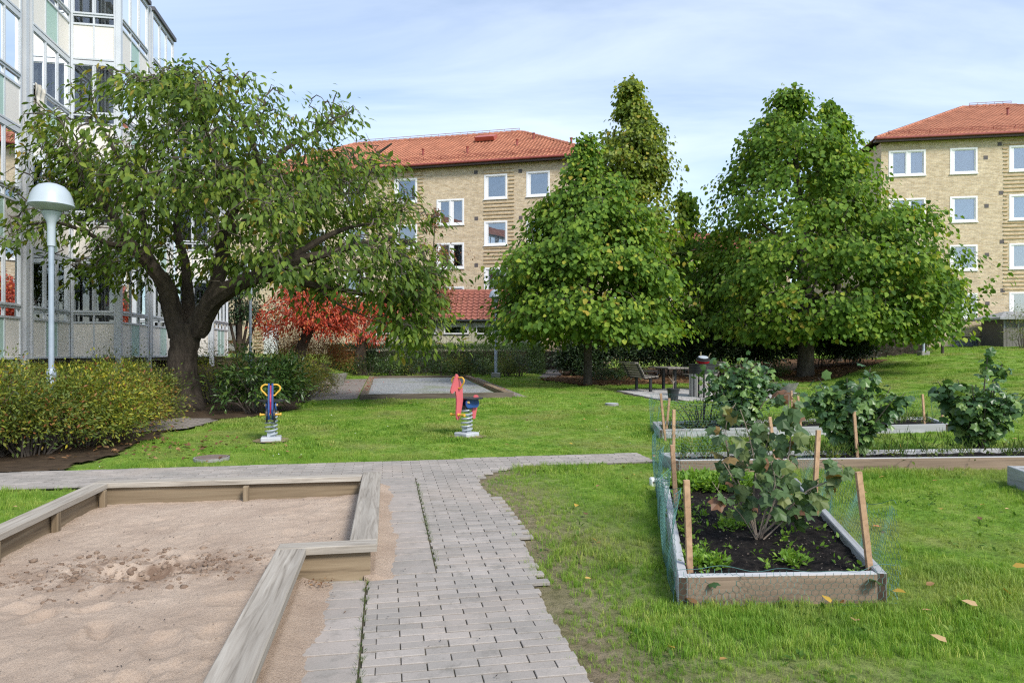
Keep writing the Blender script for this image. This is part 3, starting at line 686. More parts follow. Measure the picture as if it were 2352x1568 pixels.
# ------------------------------------------------------------------ apartment building with glazed balconies (left)
m_cream = MAT('cream_panel', (0.78, 0.74, 0.69), (0.72, 0.68, 0.63), 0.7, 0.55)
m_mint = MAT('mint_panel', (0.40, 0.56, 0.50), (0.36, 0.51, 0.46), 0.7, 0.5)
m_alu = MAT('grey_aluminium', (0.60, 0.63, 0.67), (0.53, 0.56, 0.60), 2.0, 0.45, metal=0.15)
m_alud = MAT('dark_rail', (0.16, 0.18, 0.20), (0.12, 0.13, 0.15), 2.0, 0.5)
m_white = MAT('white_paint', (0.80, 0.80, 0.80), (0.74, 0.74, 0.75), 1.5, 0.5)
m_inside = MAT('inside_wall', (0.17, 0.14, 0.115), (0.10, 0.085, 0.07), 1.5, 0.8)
m_curt = MAT('curtain_cloth', (0.80, 0.79, 0.77), (0.70, 0.68, 0.66), 3, 0.9)
m_curtdark = MAT('grey_curtain', (0.26, 0.25, 0.25), (0.19, 0.18, 0.18), 3, 0.9)
m_curtred = MAT('red_curtain', (0.20, 0.075, 0.06), (0.12, 0.05, 0.045), 3, 0.9)
m_glass = GLASS('balcony_glass', (0.74, 0.77, 0.77), 0.06, 1.3)
m_glass2 = GLASS('window_glass', (0.72, 0.76, 0.78), 0.20)
m_roofdark = MAT('roof_edge', (0.10, 0.10, 0.11), (0.07, 0.07, 0.08), 2, 0.6)
Z0, SH = 1.25, 2.70
aptm = thing('balcony_building', 'white apartment block with glazed balconies and mint green panels at the left', 'building', W3(-9, 20, 0.3))
def facade_frame(p, d, n):
    """p start (v,u), d direction along, n outward; returns f(a, t, z): a along, t outward"""
    def f(a, t, z): return tuple(W3(p[0]+d[0]*a+n[0]*t, p[1]+d[1]*a+n[1]*t, z))
    return f
def curtain(mb, fr, a0, a1, t, z0, z1, waves=7, amp=0.03):
    n = int(waves*8); vs = []; fs = []
    for k in range(n+1):
        a = a0+(a1-a0)*k/n; tt = t+amp*math.sin(2*math.pi*waves*k/n)+amp*0.4*math.sin(5.1*k)
        vs += [fr(a, tt, z0), fr(a, tt, z1)]
        if k: fs.append((2*k-2, 2*k, 2*k+1, 2*k-1))
    mb.add(vs, fs)
def bay(fr, w, storeys, cols, mints, curt=None, hide=()):
    """one glazed balcony column: frame > panels, panes, curtains, for each storey"""
    for s in range(storeys):
        z = Z0+s*SH; fm = MB(); B = lambda a0, a1, t0, t1, z0, z1, m=fm: m.box(a0, a1, t0, t1, z0, z1, fr)
        zp, zs0, zs1, zw0, zw1 = z+0.94, z+0.99, z+1.17, z+1.27, z+2.56
        B(0, 0.06, -0.06, 0.03, z, z+SH); B(w-0.06, w, -0.06, 0.03, z, z+SH)
        for (q0, q1, tt) in ((z, z+0.05, 0.035), (zp, zs0, 0.03), (zs1, zw0-0.04, 0.025), (zw0-0.04, zw0, 0.05), (zw1, z+SH-0.02, 0.03)):
            B(0.06, w-0.06, -0.05, tt, q0, q1)
        cw = (w-0.12)/cols
        for k in range(1, cols):
            a = 0.06+cw*k
            B(a-0.022, a+0.022, -0.045, 0.02, z+0.05, zp); B(a-0.022, a+0.022, -0.045, 0.02, zs0, zs1); B(a-0.022, a+0.022, -0.045, 0.026, zw0, zw1)
        part = fm.build('balcony_frame', m_alu, aptm)
        for k in range(cols):
            a0, a1 = 0.06+cw*k+0.022*(k > 0), 0.06+cw*(k+1)-0.022*(k < cols-1)
            MB().box(a0, a1, -0.03, 0.004, z+0.05, zp, fr).build('panel', m_mint if k in mints else m_cream, part)
            MB().box(a0, a1, -0.02, -0.014, zs0, zs1, fr).build('pane', m_glass, part)
            g0, g1 = a0+0.008*(k > 0), a1-0.008*(k < cols-1)
            sash = MB()
            for (x0, x1, q0, q1) in ((g0, g0+0.02, zw0, zw1), (g1-0.02, g1, zw0, zw1), (g0+0.02, g1-0.02, zw0, zw0+0.025), (g0+0.02, g1-0.02, zw1-0.025, zw1)):
                sash.box(x0, x1, -0.028, 0.008, q0, q1, fr)
            sash.build('sash', m_alu, part)
            MB().box(g0+0.02, g1-0.02, -0.014, -0.008, zw0+0.025, zw1-0.025, fr).build('pane', m_glass, part)
        cm = (curt or {}).get(s)
        if cm:
            cb = MB(); curtain(cb, fr, 0.1, w-0.1, -0.16, zw0-0.2, zw1, int(4*w+3)); cb.build('curtain', cm, part)
    top = Z0+storeys*SH
    MB().box(-0.05, w+0.05, -0.3, 0.10, top-0.02, top+0.10, fr).build('roof_edge', m_roofdark, aptm)
VA, VB, VD = -8.45, -7.2, -5.95
fA = lambda u0: facade_frame((VA, u0), (0, 1), (1, 0))
fB = lambda u0: facade_frame((VB, u0), (0, 1), (1, 0))
fD = lambda u0: facade_frame((VD, u0), (0, 1), (1, 0))
bay(fA(13.2), 2.05, 4, 3, (1,), {3: m_curt, 2: m_curt}); bay(fA(15.78), 2.05, 4, 3, (1,), {3: m_curt, 2: m_curt, 1: m_curt})
bay(fA(18.31), 2.04, 4, 3, (1,), {0: m_curtred, 1: m_curt, 2: m_curt, 3: m_curt})
bay(facade_frame((VA+0.04, 20.36), (1, 0), (0, -1)), 1.13, 4, 2, (), {2: m_curtdark, 3: m_curtdark})
bay(fB(20.42), 2.15, 4, 3, (1,), {3: m_curt, 2: m_curt, 1: m_curt}); bay(fB(22.95), 2.15, 4, 3, (1,), {3: m_curt, 2: m_curt})
bay(facade_frame((VB+0.04, 25.2), (1, 0), (0, -1)), 1.13, 3, 2, ())
bay(fD(25.26), 2.2, 3, 4, (1, 2), {2: m_curt, 1: m_curt})
posts = ((VA, 17.85, 0.44), (VB, 22.59, 0.35)); 
for (v0, u0, w) in posts:
    f = facade_frame((v0, u0), (0, 1), (1, 0))
    MB().box(0.0, w, -0.5, -0.30, Z0-0.8, Z0+4*SH, f).build('wall_strip', m_cream, aptm)
    MB().box(w*0.42, w*0.72, -0.3, 0.03, Z0-0.9, Z0+4*SH, f).build('post', m_alu, aptm)
for v0, u0, st in ((VB-0.03, 20.33, 4), (VD-0.03, 25.17, 3)):
    f = facade_frame((v0, u0), (0, 1), (1, 0)); MB().box(-0.02, 0.1, -0.06, 0.07, Z0-0.6, Z0+st*SH, f).build('post', m_alu, aptm)
# floors, back wall and block behind the glazing
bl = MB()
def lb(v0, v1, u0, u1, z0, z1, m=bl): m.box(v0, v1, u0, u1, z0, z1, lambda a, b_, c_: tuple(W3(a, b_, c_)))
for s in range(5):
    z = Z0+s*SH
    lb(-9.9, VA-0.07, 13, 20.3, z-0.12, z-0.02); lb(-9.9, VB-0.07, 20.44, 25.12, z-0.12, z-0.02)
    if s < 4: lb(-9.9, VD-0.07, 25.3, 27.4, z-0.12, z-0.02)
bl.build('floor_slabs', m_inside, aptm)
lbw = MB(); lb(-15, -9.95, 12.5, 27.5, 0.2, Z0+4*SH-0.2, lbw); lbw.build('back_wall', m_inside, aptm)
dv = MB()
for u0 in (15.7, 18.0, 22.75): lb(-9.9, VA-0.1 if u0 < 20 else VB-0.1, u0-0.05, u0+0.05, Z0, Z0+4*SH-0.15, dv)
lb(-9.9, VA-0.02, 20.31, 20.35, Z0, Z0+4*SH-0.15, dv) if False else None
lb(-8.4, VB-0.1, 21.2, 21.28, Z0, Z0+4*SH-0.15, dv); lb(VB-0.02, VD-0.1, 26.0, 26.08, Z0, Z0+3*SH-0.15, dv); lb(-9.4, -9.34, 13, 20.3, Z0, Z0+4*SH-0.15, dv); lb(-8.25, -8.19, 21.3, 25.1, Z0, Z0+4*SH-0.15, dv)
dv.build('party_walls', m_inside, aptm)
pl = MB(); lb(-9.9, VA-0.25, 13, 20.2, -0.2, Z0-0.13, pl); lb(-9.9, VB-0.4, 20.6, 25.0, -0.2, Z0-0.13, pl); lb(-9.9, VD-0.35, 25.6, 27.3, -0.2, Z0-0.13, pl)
pl.build('plinth', MAT('dark_brick', (0.16, 0.11, 0.08), (0.10, 0.07, 0.05), 6, 0.9), aptm)  # dark brown plinth below the balconies
m_tile = MAT('clay_tile', (0.50, 0.205, 0.12), (0.31, 0.115, 0.065), 1.6, 0.75, 0.3, 30, lo=0.3, hi=0.72)
m_tileold = MAT('weathered_tile', (0.38, 0.14, 0.09), (0.22, 0.08, 0.055), 1.4, 0.8, 0.3, 30, lo=0.3, hi=0.72)
rf = MB()
rf.add([W3(-9.6, 12.5, 12.05), W3(-9.6, 27.6, 12.05), W3(-13.5, 27.6, 14.6), W3(-13.5, 12.5, 14.6), W3(-9.6, 12.5, 11.9), W3(-9.6, 27.6, 11.9), W3(-13.5, 27.6, 14.4), W3(-13.5, 12.5, 14.4)],
       [(0, 1, 2, 3), (7, 6, 5, 4), (0, 4, 5, 1), (1, 5, 6, 2), (2, 6, 7, 3), (3, 7, 4, 0)])
rf.build('tiled_roof', m_tileold, aptm)

# things on the balconies
tw = MB(); f = fA(18.31); n = 14
vs = []; fs = []
for k in range(n+1):
    a = 0.05+0.50*k/n
    for j in range(9):
        zz = Z0+2*SH+1.30-0.075*j; vs.append(f(a, 0.075+0.018*math.sin(k*1.1+j*0.35)+0.012*math.sin(j*1.3), zz-0.02*math.sin(k*0.7)))
for k in range(n):
    for j in range(8): fs.append((k*9+j, (k+1)*9+j, (k+1)*9+j+1, k*9+j+1))
tw.add(vs, fs); tw.add([(p[0]-0.012*CT, p[1]-0.012*ST, p[2]) for p in vs], [tuple(reversed(q)) for q in fs])
m_towel = MAT('patterned_towel', (0.72, 0.68, 0.60), (0.45, 0.40, 0.33), 9, 0.95)
o = tw.build('towel', m_towel, None, True); tag(o, 'cream patterned towel hanging out over a balcony rail, upper left', 'towel')
fF = facade_frame((VA+0.04, 20.36), (1, 0), (0, -1))
pc = Vector(fF(0.86, -0.13, Z0+1.27))
fp = thing('flower_pot', 'white pot of pale pink orchids on a ground floor balcony sill', 'flower pot', pc)
MB().lathe(pc, [(0.0, 0), (0.05, 0), (0.07, 0.14), (0.06, 0.14), (0.055, 0.11), (0.0, 0.11)], 16).build('pot', m_white, fp, True)
fl = MB()
for k in range(14):
    a = random.uniform(0, 6.28); r = random.uniform(0.02, 0.1); c0 = pc+Vector((r*math.cos(a), r*math.sin(a)*0.6, random.uniform(0.2, 0.32)))
    fl.tube([pc+Vector((0, 0, 0.11)), c0], 0.004, 4)
    for j in range(5):
        t = 6.28*j/5; d = Vector((math.cos(t), -0.3, math.sin(t)))*0.028
        e = Vector((-math.sin(t), 0, math.cos(t)))*0.012
        fl.add([c0, c0+d*0.6+e, c0+d, c0+d*0.6-e], [(0, 1, 2, 3)])
fl.build('blossoms', MAT('orchid', (0.75, 0.42, 0.46), (0.7, 0.6, 0.6), 20, 0.6), fp)

# ------------------------------------------------------------------ yellow brick apartment buildings
m_ybrick = BRICK('yellow_brick', (0.65, 0.53, 0.37), (0.49, 0.375, 0.235), (0.54, 0.465, 0.365), 0.25, 0.075, bs=0.5, ms=0.012)
m_ledge = MAT('ledge_brick', (0.52, 0.39, 0.22), (0.36, 0.25, 0.13), 5, 0.9, 0.3, 40)
m_dark = MAT('dark_metal', (0.045, 0.05, 0.055), (0.03, 0.033, 0.037), 5, 0.5)
m_ventm = MAT('vent_grille', (0.10, 0.085, 0.085), (0.07, 0.06, 0.06), 9, 0.7)
m_fascia = MAT('brown_eave', (0.075, 0.045, 0.035), (0.055, 0.035, 0.03), 3, 0.6)
m_redmetal = MAT('red_metal', (0.28, 0.055, 0.04), (0.20, 0.04, 0.03), 3, 0.5)
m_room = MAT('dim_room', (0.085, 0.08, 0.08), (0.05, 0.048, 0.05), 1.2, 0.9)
m_blind = MAT('roller_blind', (0.66, 0.70, 0.70), (0.60, 0.64, 0.65), 2, 0.8)
def tile_field(name, mat, parent, O, A, S, poly, tw=0.235, tl=0.33):
    """overlapping S tiles on the plane O + a*A + s*S inside poly (a, s)"""
    O, A, S = Vector(O), Vector(A).normalized(), Vector(S).normalized(); Nn = A.cross(S).normalized()
    if Nn.z < 0: Nn = -Nn
    a0 = min(p[0] for p in poly); a1 = max(p[0] for p in poly); s0 = min(p[1] for p in poly); s1 = max(p[1] for p in poly)
    prof = [(0, 0.012), (0.25, 0.0), (0.5, 0.012), (0.68, 0.05), (0.86, 0.05), (1.0, 0.012)]
    na, ns = int((a1-a0)/tw)+1, int((s1-s0)/tl)+1
    I, J = np.meshgrid(np.arange(na), np.arange(ns)); I, J = I.ravel(), J.ravel()
    ca, cs = a0+(I+0.5)*tw, s0+(J+0.5)*tl
    ok = inpoly(poly, ca, cs); I, J = I[ok], J[ok]; n = len(I)
    rows = []
    for (ds, lift) in ((-0.03, 0.036), (-0.03, 0.058), (1.02, 0.018)):
        for (pa, ph) in prof:
            aa = a0+(I+pa)*tw; s_ = s0+(J+ds)*tl; h = ph*(1.0)+lift+(RNG.normal(0, 0.003, n) if False else 0)
            P = np.array(O)[None]+aa[:, None]*np.array(A)[None]+s_[:, None]*np.array(S)[None]+(h+np.zeros(n))[:, None]*np.array(Nn)[None]
            rows.append(P)
    V = np.stack(rows, 1).reshape(-1, 3); m = len(prof); base = np.arange(n)[:, None]*(3*m); Q = []
    for r in range(2):
        for k in range(m-1): Q.append(base+np.array([[r*m+k, r*m+k+1, (r+1)*m+k+1, (r+1)*m+k]]))
    Q = np.concatenate(Q, 0)
    o = npmesh(name, V, Q, mat, parent, None, False); return tag(o, kind='stuff')
class Facade:
    def __init__(s, name, label, P0, ang, ztop, depth, a0, a1, zbase, ridge_d, zridge, ov=0.45):
        s.P0 = Vector((P0[0], P0[1], 0)); s.d = Vector((math.cos(ang), math.sin(ang), 0)); s.n = Vector((math.sin(ang), -math.cos(ang), 0))   # outward
        s.root = thing(name, label, 'building', (P0[0], P0[1], zbase)); s.ang = ang
        s.a0, s.a1, s.zt, s.zb = a0, a1, ztop, zbase; s.holes = []; s.depth = depth; s.ov = ov; s.rd = ridge_d; s.zr = zridge
    def f(s, a, t, z): q = s.P0+s.d*a+s.n*t; return (q.x, q.y, z)
    def read(s, px, py):
        r = Vector(((px-CXP)/FPX, 1, (HYP-py)/FPX)); k = (s.P0.x*s.n.x+s.P0.y*s.n.y)/(r.x*s.n.x+r.y*s.n.y)
        q = r*k; return (Vector((q.x, q.y, 0))-s.P0).dot(s.d), q.z+CAM_H
    def window(s, a0, a1, z0, z1, panes=1, inside='room', sill=True):
        s.holes.append((a0, a1, z0, z1)); f = s.f; fw = 0.10
        fm = MB()
        for (x0, x1, y0, y1) in ((a0, a0+fw, z0, z1), (a1-fw, a1, z0, z1), (a0+fw, a1-fw, z0, z0+fw), (a0+fw, a1-fw, z1-fw, z1)): fm.box(x0, x1, -0.10, 0.02, y0, y1, f)
        iw = (a1-a0-2*fw)/panes
        for k in range(1, panes): fm.box(a0+fw+iw*k-0.05, a0+fw+iw*k+0.05, -0.10, 0.012, z0+fw, z1-fw, f)
        w = fm.build('window', m_white, s.root)
        for k in range(panes):
            g0 = a0+fw+iw*k+(0.05 if k else 0); g1 = a0+fw+iw*(k+1)-(0.05 if k < panes-1 else 0)
            sh = MB()
            for (x0, x1, y0, y1) in ((g0, g0+0.16, z0+fw, z1-fw), (g1-0.05, g1, z0+fw, z1-fw), (g0+0.16, g1-0.05, z0+fw, z0+fw+0.05), (g0+0.16, g1-0.05, z1-fw-0.05, z1-fw)): sh.box(x0, x1, -0.085, -0.02, y0, y1, f)
            sh.build('sash', m_white, w)
            MB().box(g0+0.16, g1-0.05, -0.06, -0.05, z0+fw+0.05, z1-fw-0.05, f).build('pane', m_glass2, w)
        if inside == 'blind': MB().box(a0+fw, a1-fw, -0.14, -0.12, z0+fw, z1-fw, f).build('blind', m_blind, w)
        elif inside == 'half': MB().box(a0+fw, a1-fw, -0.14, -0.12, (z0+z1)/2-0.1, z1-fw, f).build('blind', m_blind, w)
        elif inside == 'curtain':
            c = MB(); curtain(c, f, a0+fw, a1-fw, -0.25, z0+fw, z1-fw, 6, 0.03); c.build('curtain', m_curt, w)
        elif inside == 'drapes':
            c = MB(); curtain(c, f, a0+fw, a0+fw+0.35*(a1-a0), -0.25, z0+fw, z1-fw, 4, 0.03); curtain(c, f, a1-fw-0.2*(a1-a0), a1-fw, -0.25, z0+fw, z1-fw, 3, 0.03); c.build('curtain', m_curt, w)
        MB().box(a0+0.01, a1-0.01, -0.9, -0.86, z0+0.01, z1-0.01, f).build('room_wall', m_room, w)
        if sill: MB().box(a0-0.04, a1+0.04, 0.0, 0.07, z0-0.045, z0-0.003, f).build('sill', m_white, w)
        return w
    def vent(s, a, z): MB().box(a-0.11, a+0.11, -0.02, 0.012, z-0.11, z+0.11, s.f).build('vent', m_ventm, s.root)
    def ledges(s, a0, a1, z0, z1, step=0.225):
        z = z0; proto = {}
        while z < z1:
            seg = [(a0, a1)]
            for (h0, h1, y0, y1) in s.holes:
                if y0-0.06 < z+0.03 and z < y1+0.04:
                    ns_ = []
                    for (p, q) in seg:
                        if h1+0.05 <= p or h0-0.05 >= q: ns_.append((p, q)); continue
                        if h0-0.05 > p: ns_.append((p, h0-0.05))
                        if h1+0.05 < q: ns_.append((h1+0.05, q))
                    seg = ns_
            for (p, q) in seg:
                if q-p < 0.1: continue
                j0, j1 = random.uniform(0, 0.06), random.uniform(0, 0.06)
                MB().box(p+j0, q-j1, 0.001, 0.045, z, z+0.055, s.f).build('brick_ledge', m_ledge, s.root)
            z += step
    def walls(s, mat):
        # front wall with openings, built in the facade's own axes so that the courses follow it
        xs = sorted({s.a0, s.a1}|{h[0] for h in s.holes}|{h[1] for h in s.holes}); zs = sorted({s.zb, s.zt}|{h[2] for h in s.holes}|{h[3] for h in s.holes})
        m = MB()
        for i in range(len(xs)-1):
            for j in range(len(zs)-1):
                cx, cz_ = (xs[i]+xs[i+1])/2, (zs[j]+zs[j+1])/2
                if any(h[0] < cx < h[1] and h[2] < cz_ < h[3] for h in s.holes): continue
                m.add([(xs[i], 0, zs[j]), (xs[i+1], 0, zs[j]), (xs[i+1], 0, zs[j+1]), (xs[i], 0, zs[j+1])], [(0, 1, 2, 3)])
        for (h0, h1, y0, y1) in s.holes:
            m.add([(h0, 0, y0), (h1, 0, y0), (h1, 0.22, y0), (h0, 0.22, y0), (h0, 0, y1), (h1, 0, y1), (h1, 0.22, y1), (h0, 0.22, y1)], [(0, 1, 2, 3), (4, 7, 6, 5), (0, 3, 7, 4), (1, 5, 6, 2)])
        A0, A1, D = s.a0, s.a1, s.depth
        m.add([(A0, 0, s.zb), (A0, D, s.zb), (A0, D, s.zt), (A0, 0, s.zt)], [(0, 1, 2, 3)]); m.add([(A1, 0, s.zb), (A1, D, s.zb), (A1, D, s.zt), (A1, 0, s.zt)], [(3, 2, 1, 0)])
        m.add([(A0, D, s.zb), (A1, D, s.zb), (A1, D, s.zt), (A0, D, s.zt)], [(3, 2, 1, 0)])
        me = m.mesh('wall'); me.materials.append(mat); o = link('wall', me, s.root)
        o.location = s.P0-ROOT[s.root]+Vector((0, 0, 0)); o.location.z = -ROOT[s.root].z; o.rotation_euler = (0, 0, s.ang)
        return o
    def roof(s, mat, hip_l=True, hip_r=True):
        ov, rd = s.ov, s.rd; D2 = s.depth+ov; z0 = s.zt+0.10; A0, A1 = s.a0-ov, s.a1+ov; run = rd+ov
        r0, r1 = (A0+run if hip_l else A0), (A1-run if hip_r else A1)
        P = lambda a, t, z: Vector(s.f(a, -t, z))
        e = [P(A0, -ov, z0), P(A1, -ov, z0), P(A1, D2, z0), P(A0, D2, z0)]; k = [P(r0, rd, s.zr), P(r1, rd, s.zr)]
        m = MB(); m.add(e+k, [(0, 1, 5, 4), (1, 2, 5), (2, 3, 4, 5), (3, 0, 4)]); base = m.build('roof', m_fascia, s.root)
        S = (k[0]-e[0])-s.d*(r0-A0); Ls = S.length
        tile_field('roof_tiles', mat, base, e[0], s.d, S, [(0, 0), (A1-A0, 0), (r1-A0, Ls), (r0-A0, Ls)])
        if hip_r:
            S2 = k[1]-(e[1]+e[2])/2; L2 = S2.length; w = (e[2]-e[1]).length
            tile_field('roof_tiles', mat, base, e[1], (e[2]-e[1]), S2, [(0, 0), (w, 0), (w*run/(D2+ov), L2)])
        if hip_l:
            S2 = k[0]-(e[0]+e[3])/2; L2 = S2.length; w = (e[3]-e[0]).length
            tile_field('roof_tiles', mat, base, e[3], (e[0]-e[3]), S2, [(0, 0), (w, 0), (w*(1-run/(D2+ov)), L2)])
        # ridge and hip caps
        rc = MB()
        def cap(a, b_):
            n = max(2, int((b_-a).length/0.38))
            for i in range(n):
                p, q = a.lerp(b_, i/n), a.lerp(b_, (i+1.06)/n); rc.tube([p+Vector((0, 0, 0.06)), q+Vector((0, 0, 0.045))], [0.12, 0.10], 7)
        cap(k[0], k[1])
        if hip_r: cap(e[1], k[1])
        if hip_l: cap(e[0], k[0])
        tag(rc.build('ridge_caps', mat, base), kind='stuff')
        # soffit, fascia, gutter
        fs = MB(); fs.box(A0+0.02, A1-0.02, 0.0, ov-0.03, s.zt-0.02, s.zt+0.08, s.f); fs.box(A0, A1, ov-0.03, ov, s.zt-0.08, s.zt+0.12, s.f); fs.build('eave', m_fascia, s.root)
        MB().tube([s.f(A0, ov+0.07, s.zt+0.10), s.f(A1, ov+0.07, s.zt+0.10)], 0.07, 8).build('gutter', m_redmetal, s.root)
        # snow guard and ridge walkway
        sg = MB(); up = S.normalized(); nrm = s.d.cross(up); nrm = nrm if nrm.z > 0 else -nrm
        q0 = e[0]+up*0.75+s.d*(0.9 if hip_l else 0); q1 = e[1]+up*0.75-s.d*(0.9 if hip_r else 0)
        for h in (0.12, 0.2, 0.28): sg.tube([q0+nrm*h, q1+nrm*h], 0.014, 4)
        nn = int((q1-q0).length/1.1)
        for i in range(nn+1):
            p = q0.lerp(q1, i/nn); sg.tube([p, p+nrm*0.3], 0.016, 4)
        sg.build('snow_guard', m_redmetal, s.root)
        wk = MB(); w0, w1 = k[0]+s.d*0.3, k[1]-s.d*0.1
        off = s.n*0.35+Vector((0, 0, 0.28-0.2))
        for dz in (0.0, 0.12): wk.tube([w0+off+Vector((0, 0, dz)), w1+off+Vector((0, 0, dz))], 0.018, 4)
        nn = int((w1-w0).length/0.5)
        for i in range(nn+1):
            p = w0.lerp(w1, i/nn)+off; wk.tube([p, p+Vector((0, 0, 0.12))], 0.012, 4)
            if i % 2 == 0: wk.tube([p-Vector((0, 0, 0.3)), p], 0.014, 4)
        wk.build('roof_walkway', m_redmetal, s.root)
        return base, e[0], s.d, up, nrm
# --- centre building
P0 = sp(1140, 805, 41); C = Facade('brick_building', 'yellow brick apartment block with red tiled hip roof between cherry tree and lindens', (P0.x, P0.y), math.radians(-13), 12.65, 11, -17.5, 5.9, 0.3, 5.5, 16.2)
def win_px(F, x0, x1, y0, y1, **kw):
    a0, z1 = F.read(x0, y0); a1, _ = F.read(x1, y0); _, z0 = F.read((x0+x1)/2, y1); return F.window(a0, a1, z0, z1, **kw)
ins = ['blind', 'half', 'curtain', 'drapes']
for k, y in enumerate((402, 508.5, 615)): win_px(C, 1112, 1165, y, y+55, inside=['blind', 'blind', 'curtain'][k])
for k, y in enumerate((395, 503, 610)): win_px(C, 1209, 1263, y, y+56, inside=['blind', 'curtain', 'blind'][k])
for k, y in enumerate((459, 559, 659)): win_px(C, 1003, 1066, y, y+58, panes=2, inside=['room', 'drapes', 'room'][k])
for k, y in enumerate((412, 517, 622)): win_px(C, 906, 958, y, y+54, inside=['room', 'half', 'drapes'][k])
for k, y in enumerate((420, 524, 628)): win_px(C, 790, 840, y, y+53, inside=['blind', 'drapes', 'room'][k])
for k, y in enumerate((428, 530, 632)): win_px(C, 700, 748, y, y+52, inside=['room', 'blind', 'room'][k])
for x, y in ((1093, 396), (1094, 502), (1094, 609), (1195, 393), (1196, 500), (1196, 606)): C.vent(*C.read(x, y))
a0, _ = C.read(1110, 400); a1, _ = C.read(1182, 400); C.ledges(a0, a1, 6.0, 12.5)
a0, _ = C.read(890, 400); a1, _ = C.read(973, 400); C.ledges(a0, a1, 7.5, 12.5)
# ground-floor doors at the far left end
a0, _ = C.read(604, 760); a1, _ = C.read(640, 760); zb_ = C.read(620, 818)[1]
C.holes.append((a0, a1, zb_, zb_+2.1))
dr = MB().box(a0, a1, -0.10, -0.04, zb_, zb_+2.1, C.f).build('door', m_white, C.root); MB().box(a1-0.15, a1-0.11, -0.04, 0.03, zb_+1.0, zb_+1.15, C.f).build('handle', m_dark, dr)
a2, _ = C.read(584, 760); C.ledges(a2, a0-0.06, zb_, zb_+3.2)
a3, _ = C.read(520, 760); a4, _ = C.read(549, 760)
m_brown = MAT('brown_door', (0.12, 0.045, 0.02), (0.08, 0.03, 0.015), 6, 0.5)
C.holes.append((a3, a4, zb_-0.1, zb_+2.15))
dr = MB().box(a3, a4, -0.12, -0.06, zb_-0.1, zb_+2.15, C.f).build('door', m_brown, C.root)
MB().box(a3+0.12, a4-0.12, -0.06, -0.045, zb_+0.35, zb_+0.85, C.f).build('pane', m_glass2, dr); MB().box(a3+0.12, a4-0.12, -0.06, -0.045, zb_+1.05, zb_+2.0, C.f).build('pane', m_glass2, dr)
C.walls(m_ybrick); base, E0, dd, up, nrm = C.roof(m_tile)
# roof hatch and small roof pipes
def roofpt(a, s_): return E0+dd*(a-(C.a0-C.ov))+up*s_
p = roofpt(C.read(1058, 330)[0]-0.1, 4.7); hb = MB(); q = [p, p+dd*1.3, p+dd*1.3+up*0.95, p+up*0.95]
hb.add([x+nrm*(0.12 if i < 2 else 0.1) for i, x in enumerate(q)]+[q[0]+nrm*0.42-up*0.12, q[1]+nrm*0.42-up*0.12, q[2]+nrm*0.3, q[3]+nrm*0.3], [(3, 2, 1, 0), (4, 5, 6, 7), (0, 1, 5, 4), (1, 2, 6, 5), (2, 3, 7, 6), (3, 0, 4, 7)])
hb.build('roof_hatch', MAT('hatch_sheet', (0.42, 0.11, 0.08), (0.36, 0.09, 0.07), 2, 0.5), C.root)
for a, s_ in ((-2.2, 2.0), (-5.2, 2.2), (1.6, 4.5), (0.8, 3.0), (4.3, 2.4)):
    p = roofpt(a, s_); MB().tube([p, p+Vector((0, 0, 0.35)), p+Vector((0, 0, 0.45))], [0.07, 0.07, 0.11], 8).build('roof_pipe', m_redmetal, C.root)

# --- right building
P0 = sp(2215, 805, 39.6); Rb = Facade('brick_building', 'yellow brick apartment block with red roof at the right on the grassy rise', (P0.x, P0.y), math.radians(-9), 13.72, 16, -4.5, 14.5, 0.9, 8.0, 18.1)
for k, y in enumerate((341, 452, 563, 674)): win_px(Rb, 2182, 2245, y, y+58, inside=['curtain', 'blind', 'drapes', 'drapes'][k])
for k, y in enumerate((347, 457, 567, 677)): win_px(Rb, 2041, 2126, y, y+57, panes=2, inside=['curtain', 'blind', 'half', 'room'][k])
for k, y in enumerate((335, 447, 559, 671)): win_px(Rb, 2318, 2384, y, y+58, inside=['blind', 'blind', 'curtain', 'room'][k])
for x, y in ((2264, 362), (2266, 473), (2267, 585), (2268, 697), (2296, 331), (2299, 443), (2301, 555), (2303, 667)): Rb.vent(*Rb.read(x, y))
a0, _ = Rb.read(2303, 400); a1, _ = Rb.read(2410, 400); Rb.ledges(a0, a1, 4.7, 13.6)
# basement: glass blocks, door, plinth
a0, z1 = Rb.read(2187, 776); a1, _ = Rb.read(2248, 776); z0 = z1-0.72; Rb.holes.append((a0, a1, z0, z1))
gbm = MAT('glass_block', (0.10, 0.115, 0.13), (0.20, 0.22, 0.24), 5, 0.25); gw = MB().box(a0, a1, -0.16, -0.08, z0, z1, Rb.f).build('window', MAT('block_joint', (0.22, 0.22, 0.22), None, 3, 0.8), Rb.root)
nb, nr = 7, 3
for i in range(nb):
    for j in range(nr):
        w_, h_ = (a1-a0)/nb, (z1-z0)/nr; MB().bbox(a0+w_*i+0.015, a0+w_*(i+1)-0.015, -0.08, -0.04, z0+h_*j+0.015, z0+h_*(j+1)-0.015, 0.01, Rb.f).build('glass_block', gbm, gw)
a2, _ = Rb.read(2097, 776); a3, _ = Rb.read(2130, 776)
Rb.holes.append((a2, a3, 0.95, z1+0.1)); MB().box(a2, a3, -0.15, -0.08, 0.95, z1+0.1, Rb.f).build('door', m_dark, Rb.root)
MB().box(a3+0.01, a0-0.01, 0.002, 0.05, 0.95, z0+0.12, Rb.f).build('plinth', MAT('pale_concrete', (0.52, 0.51, 0.49), (0.44, 0.43, 0.41), 2, 0.8), Rb.root)
Rb.walls(m_ybrick); base2, E0r, ddr, upr, nrmr = Rb.roof(m_tile)
